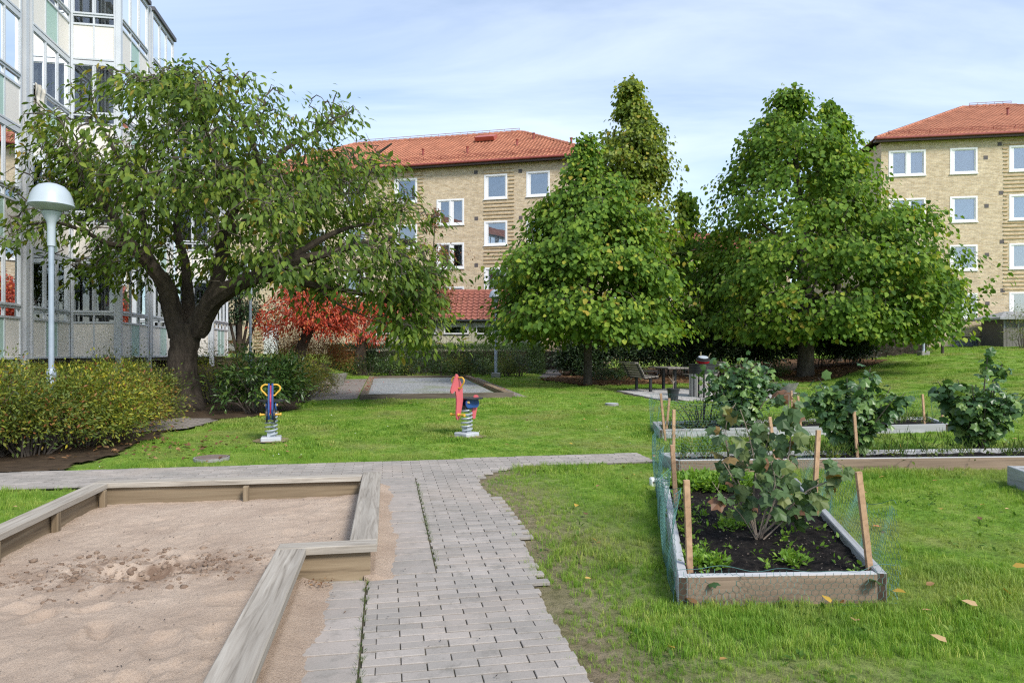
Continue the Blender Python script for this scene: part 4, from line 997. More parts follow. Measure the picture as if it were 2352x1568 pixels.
for a, s_ in ((4.6, 5.6), (6.6, 6.3), (9.0, 6.2)):
    p = E0r+ddr*(a-(Rb.a0-Rb.ov))+upr*s_; MB().tube([p, p+Vector((0, 0, 0.4)), p+Vector((0, 0, 0.5))], [0.07, 0.07, 0.11], 8).build('roof_pipe', m_redmetal, Rb.root)
cb = MB(); pts = [Rb.f(a3+0.05, 0.06, z1+0.12), Rb.f(a3+1.3, 0.06, z1-0.05), Rb.f(a0+0.3, 0.06, z1+0.06), Rb.f(a1+0.4, 0.06, z1+0.06), Rb.f(a1+2.2, 0.06, z1+0.25)]
cb.tube([tuple(p) for p in smoothline(pts, 6)], 0.02, 5); cb.build('cable', m_dark, Rb.root)
# --- far building behind the gap between the lindens
P0 = sp(1570, 805, 62); Fb = Facade('brick_building', 'distant apartment block whose red roof shows between the lindens', (P0.x, P0.y), math.radians(4), 10.6, 12, -14, 10, 0.3, 6, 13.1)
for k in range(5):
    for j in range(3): Fb.window(-11+k*4.2, -9.6+k*4.2, 2.2+j*2.8, 3.6+j*2.8)
Fb.walls(m_ybrick); Fb.roof(m_tileold)

# --- garage row with pale siding
m_siding = MAT('beige_siding', (0.46, 0.43, 0.33), (0.42, 0.39, 0.30), 1.2, 0.7)
gz = 0.35; gY = 37.0; Gp = sp(865, 805, gY)
G = Facade('garage_row', 'low beige boarded outbuilding with strip windows and a red tiled roof', (Gp.x, Gp.y), 0.0, 3.0, 5, 0, (1240-865)/FPX*gY, gz, 3.2, 4.85, 0.35)
for x0, x1 in ((876, 930), (948, 1003), (1020, 1076), (1093, 1149), (1167, 1223)):
    a0, z1 = G.read(x0, 748); a1, z0 = G.read(x1, 767); G.holes.append((a0, a1, z0, z1)); f = G.f; fm = MB(); fw = 0.06
    for (p0, p1, q0, q1) in ((a0, a0+fw, z0, z1), (a1-fw, a1, z0, z1), (a0+fw, a1-fw, z0, z0+fw), (a0+fw, a1-fw, z1-fw, z1)): fm.box(p0, p1, -0.06, 0.03, q0, q1, f)
    w = fm.build('window', m_white, G.root); MB().box(a0+fw, a1-fw, -0.03, -0.02, z0+fw, z1-fw, f).build('pane', m_glass2, w)
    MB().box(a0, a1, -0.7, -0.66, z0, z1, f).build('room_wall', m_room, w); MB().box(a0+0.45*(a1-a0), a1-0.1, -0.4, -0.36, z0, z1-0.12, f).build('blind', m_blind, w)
    MB().box(a0-0.03, a1+0.03, 0.0, 0.06, z0-0.05, z0-0.003, f).build('sill', m_dark, w)
G.walls(m_siding)
sd_ = MB(); a = 0.06
while a < G.a1-0.06:
    zz = [(gz, G.zt-0.22)]
    for (h0, h1, y0, y1) in G.holes:
        if h0-0.08 < a < h1+0.08: zz = [(gz, y0-0.06), (y1+0.02, G.zt-0.22)]
    for (q0, q1) in zz: sd_.box(a-0.012, a+0.012, 0.0, 0.018, q0, q1, G.f)
    a += 0.17
tag(sd_.build('siding_battens', m_siding, G.root), kind='stuff')
MB().box(0.0, G.a1, 0.002, 0.05, G.zt-0.22, G.zt-0.02, G.f).build('fascia', MAT('pale_board', (0.5, 0.5, 0.44), None, 2, 0.6), G.root)
MB().box(-0.03, 0.08, -0.05, 0.03, gz, G.zt-0.22, G.f).build('corner_board', m_white, G.root); MB().box(G.a1-0.08, G.a1+0.03, -0.05, 0.03, gz, G.zt-0.22, G.f).build('corner_board', m_white, G.root)
MB().box(-0.3, G.a1+0.3, 0.0, 0.34, G.zt, G.zt+0.05, G.f).build('eave', m_dark, G.root)
MB().tube([G.f(-0.35, 0.42, G.zt+0.07), G.f(G.a1+0.35, 0.42, G.zt+0.07)], 0.05, 8).build('gutter', m_dark, G.root)
# roof slopes: deck, then single pantiles on the side in view
e0, e1 = Vector(G.f(-0.3, 0.36, G.zt+0.06)), Vector(G.f(G.a1+0.3, 0.36, G.zt+0.06)); r0, r1 = Vector(G.f(-0.3, -3.0, 4.85)), Vector(G.f(G.a1+0.3, -3.0, 4.85)); b0, b1 = Vector(G.f(-0.3, -6, G.zt)), Vector(G.f(G.a1+0.3, -6, G.zt))
dk = MB(); dk.add([e0, e1, r1, r0, b0, b1], [(0, 1, 2, 3), (3, 2, 5, 4), (0, 3, 4), (1, 5, 2)]); deck = dk.build('roof', m_fascia, G.root)
S = (r0-e0); Ls = S.length; S.normalize(); A = Vector((1, 0, 0)); Nn = A.cross(S)
TWd, TLn = 0.31, 0.42; prof = [(0, 0.015), (0.25, 0.0), (0.5, 0.015), (0.66, 0.065), (0.84, 0.065), (1.0, 0.015)]
tv = []; tf = []
for (ds, lift) in ((-0.03, 0.05), (-0.03, 0.075), (1.02, 0.03)):
    for pa, ph in prof: tv.append(A*(pa*TWd)+S*(ds*TLn)+Nn*(ph+lift))
for r in range(2):
    for k in range(5): tf.append((r*6+k, r*6+k+1, (r+1)*6+k+1, (r+1)*6+k))
tm = MB().add(tv, tf).mesh('roof_tile'); tm.materials.append(MAT('pantile', (0.36, 0.135, 0.095), (0.25, 0.085, 0.06), 3, 0.7, 0.2, 30))
nA = int((e1-e0).length/TWd); nS = int(Ls/TLn)
cand = [(abs(e0.x+i*TWd-(-0.9)), i, j) for i in range(nA) for j in range(nS)]; cand.sort(); rs = MB()
for k, (_, i, j) in enumerate(cand):
    p = e0+A*(i*TWd)+S*(j*TLn)
    if k < 280:
        o = bpy.data.objects.new('roof_tile', tm); COL.objects.link(o); o.parent = deck; o.location = p-ROOT[deck]
    else: rs.add([p+q for q in tv], tf)
tag(rs.build('other_tiles', tm.materials[0], deck), kind='stuff')
rs = MB(); rs.tube([r0+Vector((0, 0, 0.06)), r1+Vector((0, 0, 0.06))], 0.13, 8); rs.build('ridge_cap', tm.materials[0], deck)

# --- timber bin shed at the far right
sY = 37.0; shp = sp(2300, 800, sY); gzs = zg(shp.x, sY)
sh = thing('bin_shed', 'grey boarded bin shed with flat overhanging roof at the right edge', 'shed', (shp.x, sY, gzs))
m_grey = WOOD('grey_boards', (0.20, 0.19, 0.17), (0.15, 0.14, 0.125), (0.08, 0.075, 0.07), along='z')
for i in range(14): MB().box(shp.x+0.12+i*0.17, shp.x+0.28+i*0.17, sY, sY+0.03, gzs-0.1, gzs+1.05, None).build('board', m_grey, sh)
MB().box(shp.x+0.15, shp.x+2.5, sY+0.04, sY+1.8, gzs-0.1, gzs+1.5).build('body', m_dark, sh)
for i in range(4): MB().box(shp.x+0.12+i*0.75, shp.x+0.2+i*0.75, sY-0.02, sY+0.04, gzs+1.05, gzs+1.5).build('post', m_alud, sh)
rm = MB(); rm.add([(shp.x-0.35, sY-0.4, gzs+1.5), (shp.x+3, sY-0.4, gzs+1.5), (shp.x+3, sY+2.2, gzs+1.5), (shp.x-0.35, sY+2.2, gzs+1.5), (shp.x-0.35, sY-0.4, gzs+1.6), (shp.x+3, sY-0.4, gzs+1.6), (shp.x+2, sY+1.0, gzs+2.0), (shp.x+0.9, sY+1.0, gzs+2.0), (shp.x+3, sY+2.2, gzs+1.6), (shp.x-0.35, sY+2.2, gzs+1.6)],
       [(3, 2, 1, 0), (0, 1, 5, 4), (4, 5, 6, 7), (5, 8, 6), (8, 9, 7, 6), (9, 4, 7), (1, 2, 8, 5), (3, 0, 4, 9), (2, 3, 9, 8)])
rm.build('roof', MAT('grey_felt', (0.30, 0.31, 0.31), (0.22, 0.22, 0.23), 4, 0.8), sh)
# concrete step below the right linden
q = [sp(1985, 826, 33.5), sp(2063, 836, 31)]
st_ = MB(); x0, x1 = sp(1960, 830, 31).x, sp(2066, 836, 31).x; zt_ = sp(2000, 836, 31).z
st_.bbox(x0, x1, 31.0, 33.6, zt_-0.55, zt_, 0.02); o = st_.build('concrete_landing', MAT('old_concrete', (0.30, 0.29, 0.275), (0.20, 0.195, 0.185), 2.5, 0.9, 0.4, 40), None)
tag(o, 'grey concrete landing slab in the grass right of the big linden', 'landing')
# ------------------------------------------------------------------ foliage tools
OVATE = (np.array([(0, 0, 0), (.22, .36, .05), (.22, -.36, .05), (.58, .42, .04), (.58, -.42, .04), (1.0, 0, -.10), (.3, 0, 0), (.65, 0, -.01)], float),
         [(0, 6, 1), (0, 2, 6), (6, 7, 3), (6, 3, 1), (6, 2, 4), (6, 4, 7), (7, 5, 3), (7, 4, 5)])
ROUND = (np.array([(0, 0, 0), (.30, .52, .06), (.30, -.52, .06), (.75, .36, .0), (.75, -.36, .0), (1.05, 0, -.14)], float), [(0, 3, 1), (0, 5, 3), (0, 4, 5), (0, 2, 4)])
SMALL = (np.array([(0, 0, 0), (.45, .30, .03), (.45, -.30, .03), (1.0, 0, -.05)], float), [(0, 3, 1), (0, 2, 3)])
_lob = []
for k in range(11):
    t = math.radians(-150+300*k/10); r = (1.0 if k % 2 == 1 else 0.76)*(0.92+0.16*math.cos(t)); _lob.append((0.42+0.55*r*math.cos(t), 0.58*r*math.sin(t), -0.10*r*(k % 2)+0.02))
LOBED = (np.array([(0.0, 0, 0.0), (0.42, 0, 0.05)]+_lob, float), [(1, 2+k, 3+k) for k in range(10)]+[(0, 2, 1), (0, 1, 12)])
def unit(a): return a/np.maximum(np.linalg.norm(a, axis=1, keepdims=True), 1e-9)
def leaves(name, mat, parent, P, axis, nrm, L, W, tmpl, rnd):
    """many leaves as one mesh"""
    tv, tf = tmpl; n = len(P); axis = unit(axis); side = unit(np.cross(nrm, axis)); nn = np.cross(axis, side)
    V = P[:, None, :]+axis[:, None, :]*(tv[None, :, 0:1]*L[:, None, None])+side[:, None, :]*(tv[None, :, 1:2]*W[:, None, None])+nn[:, None, :]*(tv[None, :, 2:3]*L[:, None, None])
    k = len(tv); F = (np.arange(n)[:, None, None]*k+np.array(tf)[None]).reshape(-1, 3)
    return npmesh(name, V.reshape(-1, 3), F, mat, parent, {'rnd': np.repeat(np.clip(rnd, 0, 1), k)})
def row_crown(poly, Y, n, rng, depth_max=9, fill=0.55, depth_scale=1.0, shrink=0.0):
    """points through a crown whose front outline is poly (survey frame) and which is about as deep as it is wide"""
    ys = [p[1] for p in poly]; y0, y1 = min(ys), max(ys); G = np.linspace(y0+1, y1-1, 80); XL = []; XR = []
    for y in G:
        xs = []
        for i in range(len(poly)):
            (xa, ya), (xb, yb) = poly[i], poly[(i+1) % len(poly)]
            if (ya > y) != (yb > y): xs.append(xa+(xb-xa)*(y-ya)/(yb-ya))
        XL.append(min(xs)); XR.append(max(xs))
    XL, XR = np.array(XL), np.array(XR); wgt = (XR-XL)**1.0; wgt /= wgt.sum()
    i = rng.choice(80, n, p=wgt); py = G[i]+rng.uniform(-.5, .5, n)*(G[1]-G[0])
    c = (XL[i]+XR[i])/2; R = (XR[i]-XL[i])/2; R = np.maximum(R-shrink, 0.35*R)
    r = R*np.sqrt(rng.uniform(fill**2, 1.0, n)); a = rng.uniform(0, 2*np.pi, n)
    px = c+r*np.cos(a); dep = np.clip(r*np.sin(a)*Y/FPX*depth_scale, -depth_max, depth_max)
    X = (px-CXP)/FPX*Y; Z = CAM_H+(HYP-py)/FPX*Y
    out = np.stack([X, Y+dep, Z], 1); cen = np.stack([(c-CXP)/FPX*Y, np.full(n, Y), Z], 1)
    ok = inpoly(poly, px, py)
    row_crown.R = (R*Y/FPX)[ok]
    return out[ok], unit(out-cen)[ok]
def spray(P, O, rng, per, rad, droop, L, Lv, wr, flat=0.6, rcl=0.25, up=0.8):
    """leaves about each spray centre; returns arrays for leaves()"""
    n = len(P)*per; C = np.repeat(P, per, 0); D = np.repeat(O, per, 0)
    off = rng.normal(0, 1, (n, 3))*np.array([rad, rad, rad*flat]); off[:, 2] -= droop*rad*np.linalg.norm(off[:, :2], axis=1)/rad*0.7
    pos_ = C+off; ax = unit(D*0.7+off/max(rad, 1e-6)*0.5+rng.normal(0, 0.5, (n, 3))+np.array([0, 0, -droop]))
    nr = unit(D*0.5+rng.normal(0, 0.45, (n, 3))+np.array([0, 0, up]))
    Ls = L*(1+rng.uniform(-Lv, Lv, n)); rc = np.repeat(rng.normal(0, rcl, len(P)), per)
    return pos_, ax, nr, Ls, Ls*wr*rng.uniform(0.85, 1.15, n), 0.45+rc+rng.normal(0, 0.18, n)
def connect(mb, nodes, rad0, P, rng, r_tip=0.005, r_base=0.014, sag=0.0, n=3, seg=3, jitter=0.12):
    """twigs that join each spray to the nearest wood grown so far"""
    N_ = [np.array(x, float) for x in nodes]; A = np.array(N_); d0 = np.array([np.min(np.sum((A-p)**2, 1)) for p in P])
    buf = np.zeros((len(A)+len(P)*seg, 3)); buf[:len(A)] = A; m = len(A)
    for i in np.argsort(d0):
        p = P[i]; q = buf[:m]; dd = q-p; dist = np.sum(dd**2, 1)+np.where(dd[:, 2] > 0, 0.4*dd[:, 2]**2, 0); j = int(np.argmin(dist)); s = q[j].copy()
        Ld = math.sqrt(np.sum((p-s)**2)); pts = [s]
        for k in range(1, seg+1):
            t = k/seg; x = s+(p-s)*t; x = x+rng.normal(0, jitter*Ld*0.25, 3)*(t < 1); x[2] += 0.18*Ld*math.sin(math.pi*t)-sag*t*Ld*0; pts.append(x); buf[m] = x; m += 1
        mb.tube(pts, [r_base*min(1, 0.5+Ld*0.4)]+[r_base*(1-k/seg)*0.8+r_tip for k in range(1, seg+1)], n, cap=False)
def limb(mb, pts, n=8, sub=4, rough=0.06):
    """pts of (x, y, z, r) with a smooth path and slightly uneven bark; returns path nodes"""
    q = smoothline(pts, sub); P = []; R = []
    for i, x in enumerate(q):
        r = max(x[3], 0.008); P.append(Vector((x[0], x[1], x[2]))); R.append(r*(1+random.uniform(-rough, rough)))
    mb.tube(P, R, n); return [tuple(p) for p in P]
m_bark = MAT('dark_bark', (0.095, 0.075, 0.058), (0.032, 0.025, 0.02), 9, 0.95, 1.0, 35, spec=0.15, stretch=(1, 1, 0.35), bd=0.04)
m_barkg = MAT('grey_bark', (0.11, 0.095, 0.075), (0.05, 0.042, 0.034), 9, 0.95, 1.0, 35, spec=0.15, stretch=(1, 1, 0.35), bd=0.03)
m_twig = MAT('twig_bark', (0.13, 0.105, 0.085), (0.05, 0.04, 0.032), 3, 0.9)
m_palebark = MAT('pale_twig', (0.30, 0.24, 0.19), (0.16, 0.12, 0.09), 12, 0.85)
l_cherry = LEAF('cherry_leaf', [(0.0, (0.06, 0.105, 0.026)), (0.35, (0.115, 0.185, 0.036)), (0.7, (0.205, 0.285, 0.048)), (0.95, (0.34, 0.36, 0.065)), (1.0, (0.34, 0.25, 0.05))], 0.45, 0.55, 0.2)
l_linden = LEAF('linden_leaf', [(0.0, (0.06, 0.125, 0.022)), (0.4, (0.12, 0.22, 0.03)), (0.72, (0.21, 0.315, 0.04)), (0.95, (0.36, 0.39, 0.05)), (1.0, (0.36, 0.29, 0.05))], 0.38, 0.6, 0.18)
l_lindeny = LEAF('linden_leaf_autumn', [(0.0, (0.10, 0.155, 0.025)), (0.45, (0.19, 0.26, 0.035)), (0.85, (0.31, 0.34, 0.045)), (1.0, (0.40, 0.29, 0.05))], 0.42, 0.45)
l_red = LEAF('red_leaf', [(0.0, (0.20, 0.035, 0.02)), (0.35, (0.45, 0.06, 0.035)), (0.65, (0.62, 0.12, 0.06)), (0.88, (0.68, 0.22, 0.08)), (1.0, (0.45, 0.30, 0.07))], 0.4, 0.5)
l_brown = LEAF('brown_leaf', [(0.0, (0.10, 0.04, 0.02)), (0.6, (0.22, 0.09, 0.03)), (1.0, (0.30, 0.17, 0.05))], 0.3, 0.6)
l_spirea = LEAF('spirea_leaf', [(0.0, (0.065, 0.105, 0.018)), (0.4, (0.165, 0.21, 0.026)), (0.75, (0.33, 0.33, 0.034)), (0.95, (0.55, 0.44, 0.035)), (1.0, (0.20, 0.08, 0.03))], 0.3, 0.55)
l_russet = LEAF('russet_spirea_leaf', [(0.0, (0.06, 0.085, 0.018)), (0.4, (0.16, 0.18, 0.03)), (0.7, (0.32, 0.28, 0.035)), (0.85, (0.30, 0.13, 0.04)), (1.0, (0.20, 0.06, 0.03))], 0.3, 0.55)
l_olive = LEAF('olive_leaf', [(0.0, (0.05, 0.085, 0.018)), (0.5, (0.13, 0.175, 0.03)), (0.85, (0.25, 0.25, 0.04)), (1.0, (0.25, 0.09, 0.03))], 0.3, 0.55)
l_dark = LEAF('dark_leaf', [(0.0, (0.012, 0.028, 0.010)), (0.6, (0.028, 0.058, 0.018)), (1.0, (0.075, 0.115, 0.03))], 0.15, 0.4, 0.5)
l_hedge = LEAF('hedge_leaf', [(0.0, (0.022, 0.05, 0.016)), (0.5, (0.05, 0.095, 0.026)), (1.0, (0.11, 0.165, 0.045))], 0.2, 0.5, 0.3)
l_rhodo = LEAF('rhododendron_leaf', [(0.0, (0.025, 0.055, 0.014)), (0.6, (0.055, 0.11, 0.022)), (1.0, (0.13, 0.19, 0.035))], 0.15, 0.35, 0.5)
l_orange = LEAF('orange_leaf', [(0.0, (0.07, 0.075, 0.02)), (0.4, (0.19, 0.09, 0.03)), (0.75, (0.34, 0.10, 0.03)), (1.0, (0.36, 0.22, 0.05))], 0.35, 0.55)
l_currant = LEAF('currant_leaf', [(0.0, (0.04, 0.095, 0.032)), (0.5, (0.085, 0.17, 0.05)), (0.85, (0.155, 0.26, 0.06)), (1.0, (0.20, 0.27, 0.06))], 0.25, 0.38, 0.5)
l_weed = LEAF('weed_leaf', [(0.0, (0.09, 0.19, 0.02)), (0.6, (0.17, 0.31, 0.03)), (1.0, (0.28, 0.40, 0.06))], 0.35, 0.5)
l_weed2 = LEAF('lawn_weed', [(0.0, (0.06, 0.13, 0.02)), (0.6, (0.11, 0.20, 0.03)), (1.0, (0.20, 0.27, 0.05))], 0.3, 0.55, 0.2)
l_meadow = LEAF('tall_grass', [(0.0, (0.05, 0.10, 0.02)), (0.6, (0.10, 0.18, 0.03)), (1.0, (0.30, 0.28, 0.10))], 0.3, 0.55)
def px3(px, py, Y, r): p = sp(px, py, Y); return (p.x, p.y, p.z, r)

# ------------------------------------------------------------------ the big cherry tree
TY = 15.9; rg = np.random.default_rng(5)
bx, by = gp(430, 948); cz0 = zg(bx, by)
ch = thing('cherry_tree', 'spreading green cherry tree with dark crooked trunk above the shrubs at left', 'tree', (bx, by, cz0))
def cl(path, dys, radii): return [px3(x, y, TY+d, r) for (x, y), d, r in zip(path, dys, radii)]
nodes = []
tm_ = MB(); nodes += limb(tm_, [(bx-0.05, by, cz0-0.2, 0.44)]+cl([(432, 925), (418, 850), (424, 790), (436, 742)], [0, 0, 0, 0], [0.35, 0.33, 0.32, 0.36]), 14, 5, 0.05)
tm_.build('trunk', m_bark, ch, True)
LIMBS = [
 ([(415, 770), (392, 700), (380, 655), (345, 610), (300, 560), (262, 500), (215, 440), (170, 380)], [0, -.2, -.4, -.6, -.8, -1, -1.2, -1.4], [.26, .21, .19, .16, .12, .09, .06, .03]),
 ([(450, 760), (480, 705), (520, 668), (580, 640), (660, 605), (740, 585), (830, 560), (920, 540)], [0, -.3, -.6, -.9, -1.1, -1.1, -.9, -.7], [.28, .23, .20, .17, .13, .09, .05, .015]),
 ([(455, 745), (495, 660), (508, 600), (515, 530), (545, 470), (600, 400), (575, 320), (540, 230)], [0, .3, .5, .6, .6, .5, .3, .2], [.22, .17, .15, .14, .12, .09, .06, .025]),
 ([(432, 760), (432, 680), (424, 600), (405, 520), (420, 430), (390, 330)], [.1, .6, 1.0, 1.4, 1.8, 2.0], [.2, .13, .11, .09, .07, .03]),
 ([(580, 640), (640, 640), (720, 655), (800, 668), (880, 690), (960, 720)], [-.9, -.7, -.4, -.2, 0, 0.2], [.12, .10, .08, .065, .05, .025]),
 ([(520, 530), (600, 500), (690, 470), (760, 440), (830, 380), (900, 330)], [.6, .9, 1.2, 1.4, 1.5, 1.5], [.12, .10, .09, .07, .05, .025]),
 ([(640, 612), (720, 560), (780, 530), (840, 515), (900, 515)], [-1.2, -1.0, -.7, -.4, -.2], [.10, .075, .05, .03, .012]),
 ([(600, 400), (660, 340), (730, 300), (800, 260)], [.5, .8, 1.0, 1.2], [.07, .055, .04, .02]),
 ([(300, 560), (250, 560), (190, 530), (120, 510), (50, 520)], [-.8, -1.1, -1.5, -1.8, -2.0], [.08, .06, .045, .03, .015]),
 ([(345, 610), (330, 520), (310, 430), (260, 340), (220, 270)], [-.6, 0, .4, .8, 1.0], [.10, .08, .065, .05, .02]),
 ([(830, 560), (900, 590), (970, 620), (1030, 640)], [-.9, -.9, -.8, -.7], [.045, .035, .022, .01]),
 ([(545, 470), (500, 400), (480, 320), (450, 230), (430, 170)], [.6, 0.2, -.2, -.4, -.5], [.08, .065, .05, .035, .015]),
 ([(720, 655), (780, 700), (850, 730)], [-.4, -.6, -.8], [.045, .03, .012]),
]
for path, dys, radii in LIMBS:
    m_ = MB(); nodes += limb(m_, cl(path, dys, radii), 8, 4, 0.08); m_.build('limb', m_bark, ch, True)
CHERRY = [(425, 148), (470, 175), (520, 185), (560, 225), (640, 212), (690, 232), (760, 228), (830, 245), (890, 300), (915, 350), (945, 385), (985, 455), (1010, 500), (1035, 545), (1065, 590), (1070, 640), (1045, 680), (1020, 745), (940, 765), (860, 725), (790, 700), (700, 650), (600, 590), (520, 600), (440, 590), (330, 645), (240, 620), (160, 590), (80, 560), (20, 530), (30, 470), (55, 380), (60, 330), (110, 280), (170, 220), (260, 215), (330, 200), (385, 160)]
Pb, Ob = row_crown(CHERRY, TY, 300, rg, 3.4, 0.2, 0.75, shrink=48)
kk = np.repeat(np.arange(len(Pb)), 8); off = rg.normal(0, 1, (len(kk), 3))*np.array([0.30, 0.30, 0.15]); ot = np.abs(rg.normal(0, 0.22, len(kk)))
Pc = Pb[kk]+off+Ob[kk]*ot[:, None]; Pc[:, 2] -= 0.3*ot+0.3*np.hypot(off[:, 0], off[:, 1]); Oc = Ob[kk]
keep = fbm(Pc[:, 0]*1.1+Pc[:, 1]*0.7, Pc[:, 2]*1.3+Pc[:, 1]*0.5, 50) > 0.34
Pc, Oc = Pc[keep], Oc[keep]
tw_ = MB(); connect(tw_, nodes, None, Pc, rg, 0.004, 0.022, n=4, seg=4, jitter=0.6)
# bare pale whips that trail out of the crown
for k in range(130):
    p = Pc[rg.integers(len(Pc))]; d = rg.normal(0, 1, 3)*np.array([1, 0.8, 0.5])+np.array([0.2, -0.5, -0.4]); d /= np.linalg.norm(d); Ld = rg.uniform(0.4, 1.0)
    tw_.tube([p, p+d*Ld*0.5+rg.normal(0, 0.06, 3), p+d*Ld+np.array([0, 0, -0.25*Ld])], [0.009, 0.006, 0.003], 3, cap=False)
tag(tw_.build('twigs', m_twig, ch), kind='stuff')
per = 12
a_ = spray(Pc, Oc, rg, per, 0.15, 0.75, 0.165, 0.38, 0.46, 0.7, 0.17, 0.9)
leaves('crown', l_cherry, ch, *a_[:5], OVATE, a_[5])

# ------------------------------------------------------------------ generic trees
def tree(name, label, base_px, Y, poly, nspray, per, lmat, L, wr, trunk_r, tmpl=ROUND, seed=1, top=None, depth=1.0, droop=0.95, rad=0.32, bark=m_barkg, group=None, fill=0.5, gap=0.36, cat='tree', lean=0, limbs=9, rcl=0.16, dmax=9):
    g = np.random.default_rng(seed); X = (base_px-CXP)/FPX*Y; z0 = zg(X, Y)
    t = thing(name, label, cat, (X, Y, z0), group)
    kb = 12; sp_ = rad*1.45
    P, O = row_crown(poly, Y, nspray//kb, g, dmax, fill, depth, shrink=(sp_*1.0+rad*0.5)*FPX/Y)
    P = P+O*((g.uniform(size=len(P)) < 0.2)*g.uniform(0.2, 0.75, len(P))*np.clip(row_crown.R/1.5, 0.2, 1))[:, None]*np.array([1, 1, 0.5])
    kk = np.repeat(np.arange(len(P)), kb); sz = np.clip(row_crown.R/(sp_*2.2), 0.22, 1.0)[kk]; off = g.normal(0, 1, (len(kk), 3))*sp_*np.array([0.8, 0.8, 0.42])*sz[:, None]; ot = np.abs(g.normal(0, 0.6, len(kk)))*sp_*sz
    P2 = P[kk]+off+O[kk]*ot[:, None]; P2[:, 2] -= 0.35*ot+0.25*np.hypot(off[:, 0], off[:, 1]); P, O = P2, O[kk]; okz = P[:, 2] > z0+1.85; P, O, sz = P[okz], O[okz], sz[okz]
    k = (fbm(P[:, 0]*1.3+P[:, 1]*0.8+seed, P[:, 2]*1.6+P[:, 1]*0.5, 70+seed) > gap) | (sz < 0.5); P, O = P[k], O[k]
    ztop = P[:, 2].max(); zlow = P[:, 2].min(); Xt = (top-CXP)/FPX*Y if top else X
    tmb = MB(); H_ = ztop-z0
    nodes = limb(tmb, [(X, Y, z0-0.15, trunk_r*1.5), (X, Y, z0+0.15, trunk_r*1.12), (X+lean*0.3, Y, z0+0.22*H_, trunk_r*0.95), (X+lean*0.6+(Xt-X)*0.3, Y, z0+0.5*H_, trunk_r*0.65), (X+(Xt-X)*0.7, Y, z0+0.75*H_, trunk_r*0.35), (Xt, Y, z0+0.96*H_, 0.02)], 10, 4, 0.05)
    tmb.build('trunk', bark, t, True); lb_ = MB()
    idx = g.choice(len(P), min(limbs*3, len(P)), replace=False)
    for i in idx:
        p = P[i]; zz = max(z0+0.16*H_, p[2]-0.55*math.hypot(p[0]-X, p[1]-Y)-0.3); f = (zz-z0)/H_
        s = np.array([X+(Xt-X)*f, Y, zz]); e = p*0.92+s*0.08; mid = (s+e)/2+g.normal(0, 0.12, 3)+np.array([0, 0, 0.15])
        nodes += limb(lb_, [(*s, trunk_r*0.34*(1-f*0.6)), (*mid, trunk_r*0.22*(1-f*0.5)), (*e, 0.012)], 5, 3, 0.08)
    tag(lb_.build('limbs', bark, t, True), kind='stuff')
    tw = MB(); connect(tw, nodes, None, P, g, 0.004, 0.012, n=3, seg=2, jitter=0.3); tag(tw.build('twigs', m_twig, t), kind='stuff')
    a = spray(P, O, g, per, rad*0.72, droop, L, 0.35, wr, 0.6, rcl, 0.8)
    leaves('crown', lmat, t, *a[:5], tmpl, a[5]); return t
LIN_A = [(1345, 305), (1368, 340), (1385, 375), (1430, 385), (1450, 430), (1490, 480), (1520, 545), (1560, 600), (1580, 680), (1570, 745), (1520, 770), (1450, 775), (1395, 805), (1350, 790), (1290, 775), (1220, 785), (1160, 772), (1140, 730), (1112, 685), (1150, 655), (1130, 610), (1170, 560), (1190, 500), (1230, 480), (1240, 440), (1275, 415), (1290, 360), (1325, 340)]
tree('linden_tree', 'cone shaped green linden with slim trunk left of the picnic bench', 1350, 24.5, LIN_A, 3000, 17, l_linden, 0.155, 0.85, 0.15, seed=3, top=1345, gap=0.43)
LIN_B = [(1815, 188), (1856, 222), (1885, 262), (1925, 300), (1965, 325), (2005, 395), (2030, 440), (2075, 470), (2118, 500), (2130, 560), (2165, 610), (2185, 680), (2180, 740), (2120, 785), (2030, 770), (1960, 790), (1900, 815), (1820, 800), (1740, 775), (1660, 760), (1590, 745), (1560, 690), (1585, 610), (1640, 560), (1620, 500), (1640, 450), (1650, 395), (1690, 350), (1700, 310), (1750, 270), (1760, 225)]
tree('linden_tree', 'largest dense green linden, behind the litter bin, thick trunk', 1850, 28.6, LIN_B, 5200, 17, l_linden, 0.168, 0.85, 0.30, seed=4, top=1818, dmax=4.2, rad=0.34, gap=0.44)
tree('linden_tree', 'tall narrow yellowing linden rising behind the cone shaped one', 1458, 31, [(1440, 182), (1480, 205), (1510, 270), (1532, 330), (1528, 420), (1545, 480), (1550, 590), (1390, 590), (1368, 520), (1378, 420), (1380, 340), (1400, 260), (1420, 215)], 2000, 16, l_lindeny, 0.16, 0.85, 0.17, seed=5, top=1440, gap=0.33, bark=m_barkg)
tree('linden_tree', 'dark green linden top showing right behind the largest linden', 1925, 33.5, [(1915, 222), (1948, 258), (1945, 330), (1990, 420), (2000, 600), (1860, 640), (1850, 420), (1880, 320), (1885, 240)], 700, 13, l_linden, 0.18, 0.85, 0.18, seed=6, top=1915, gap=0.38)
tree('linden_tree', 'loose leafy sapling in the gap between the two big lindens', 1575, 32.5, [(1575, 425), (1596, 470), (1600, 520), (1680, 560), (1690, 720), (1520, 740), (1500, 590), (1535, 500), (1560, 460)], 650, 13, l_linden, 0.18, 0.85, 0.09, seed=7, top=1578, gap=0.43)
tree('young_tree', 'thin light green tree at the corner of the right brick block', 2165, 33, [(2190, 590), (2222, 620), (2215, 680), (2195, 745), (2150, 760), (2120, 700), (2140, 620)], 150, 16, l_olive, 0.11, 0.6, 0.06, seed=8, top=2185, gap=0.42)
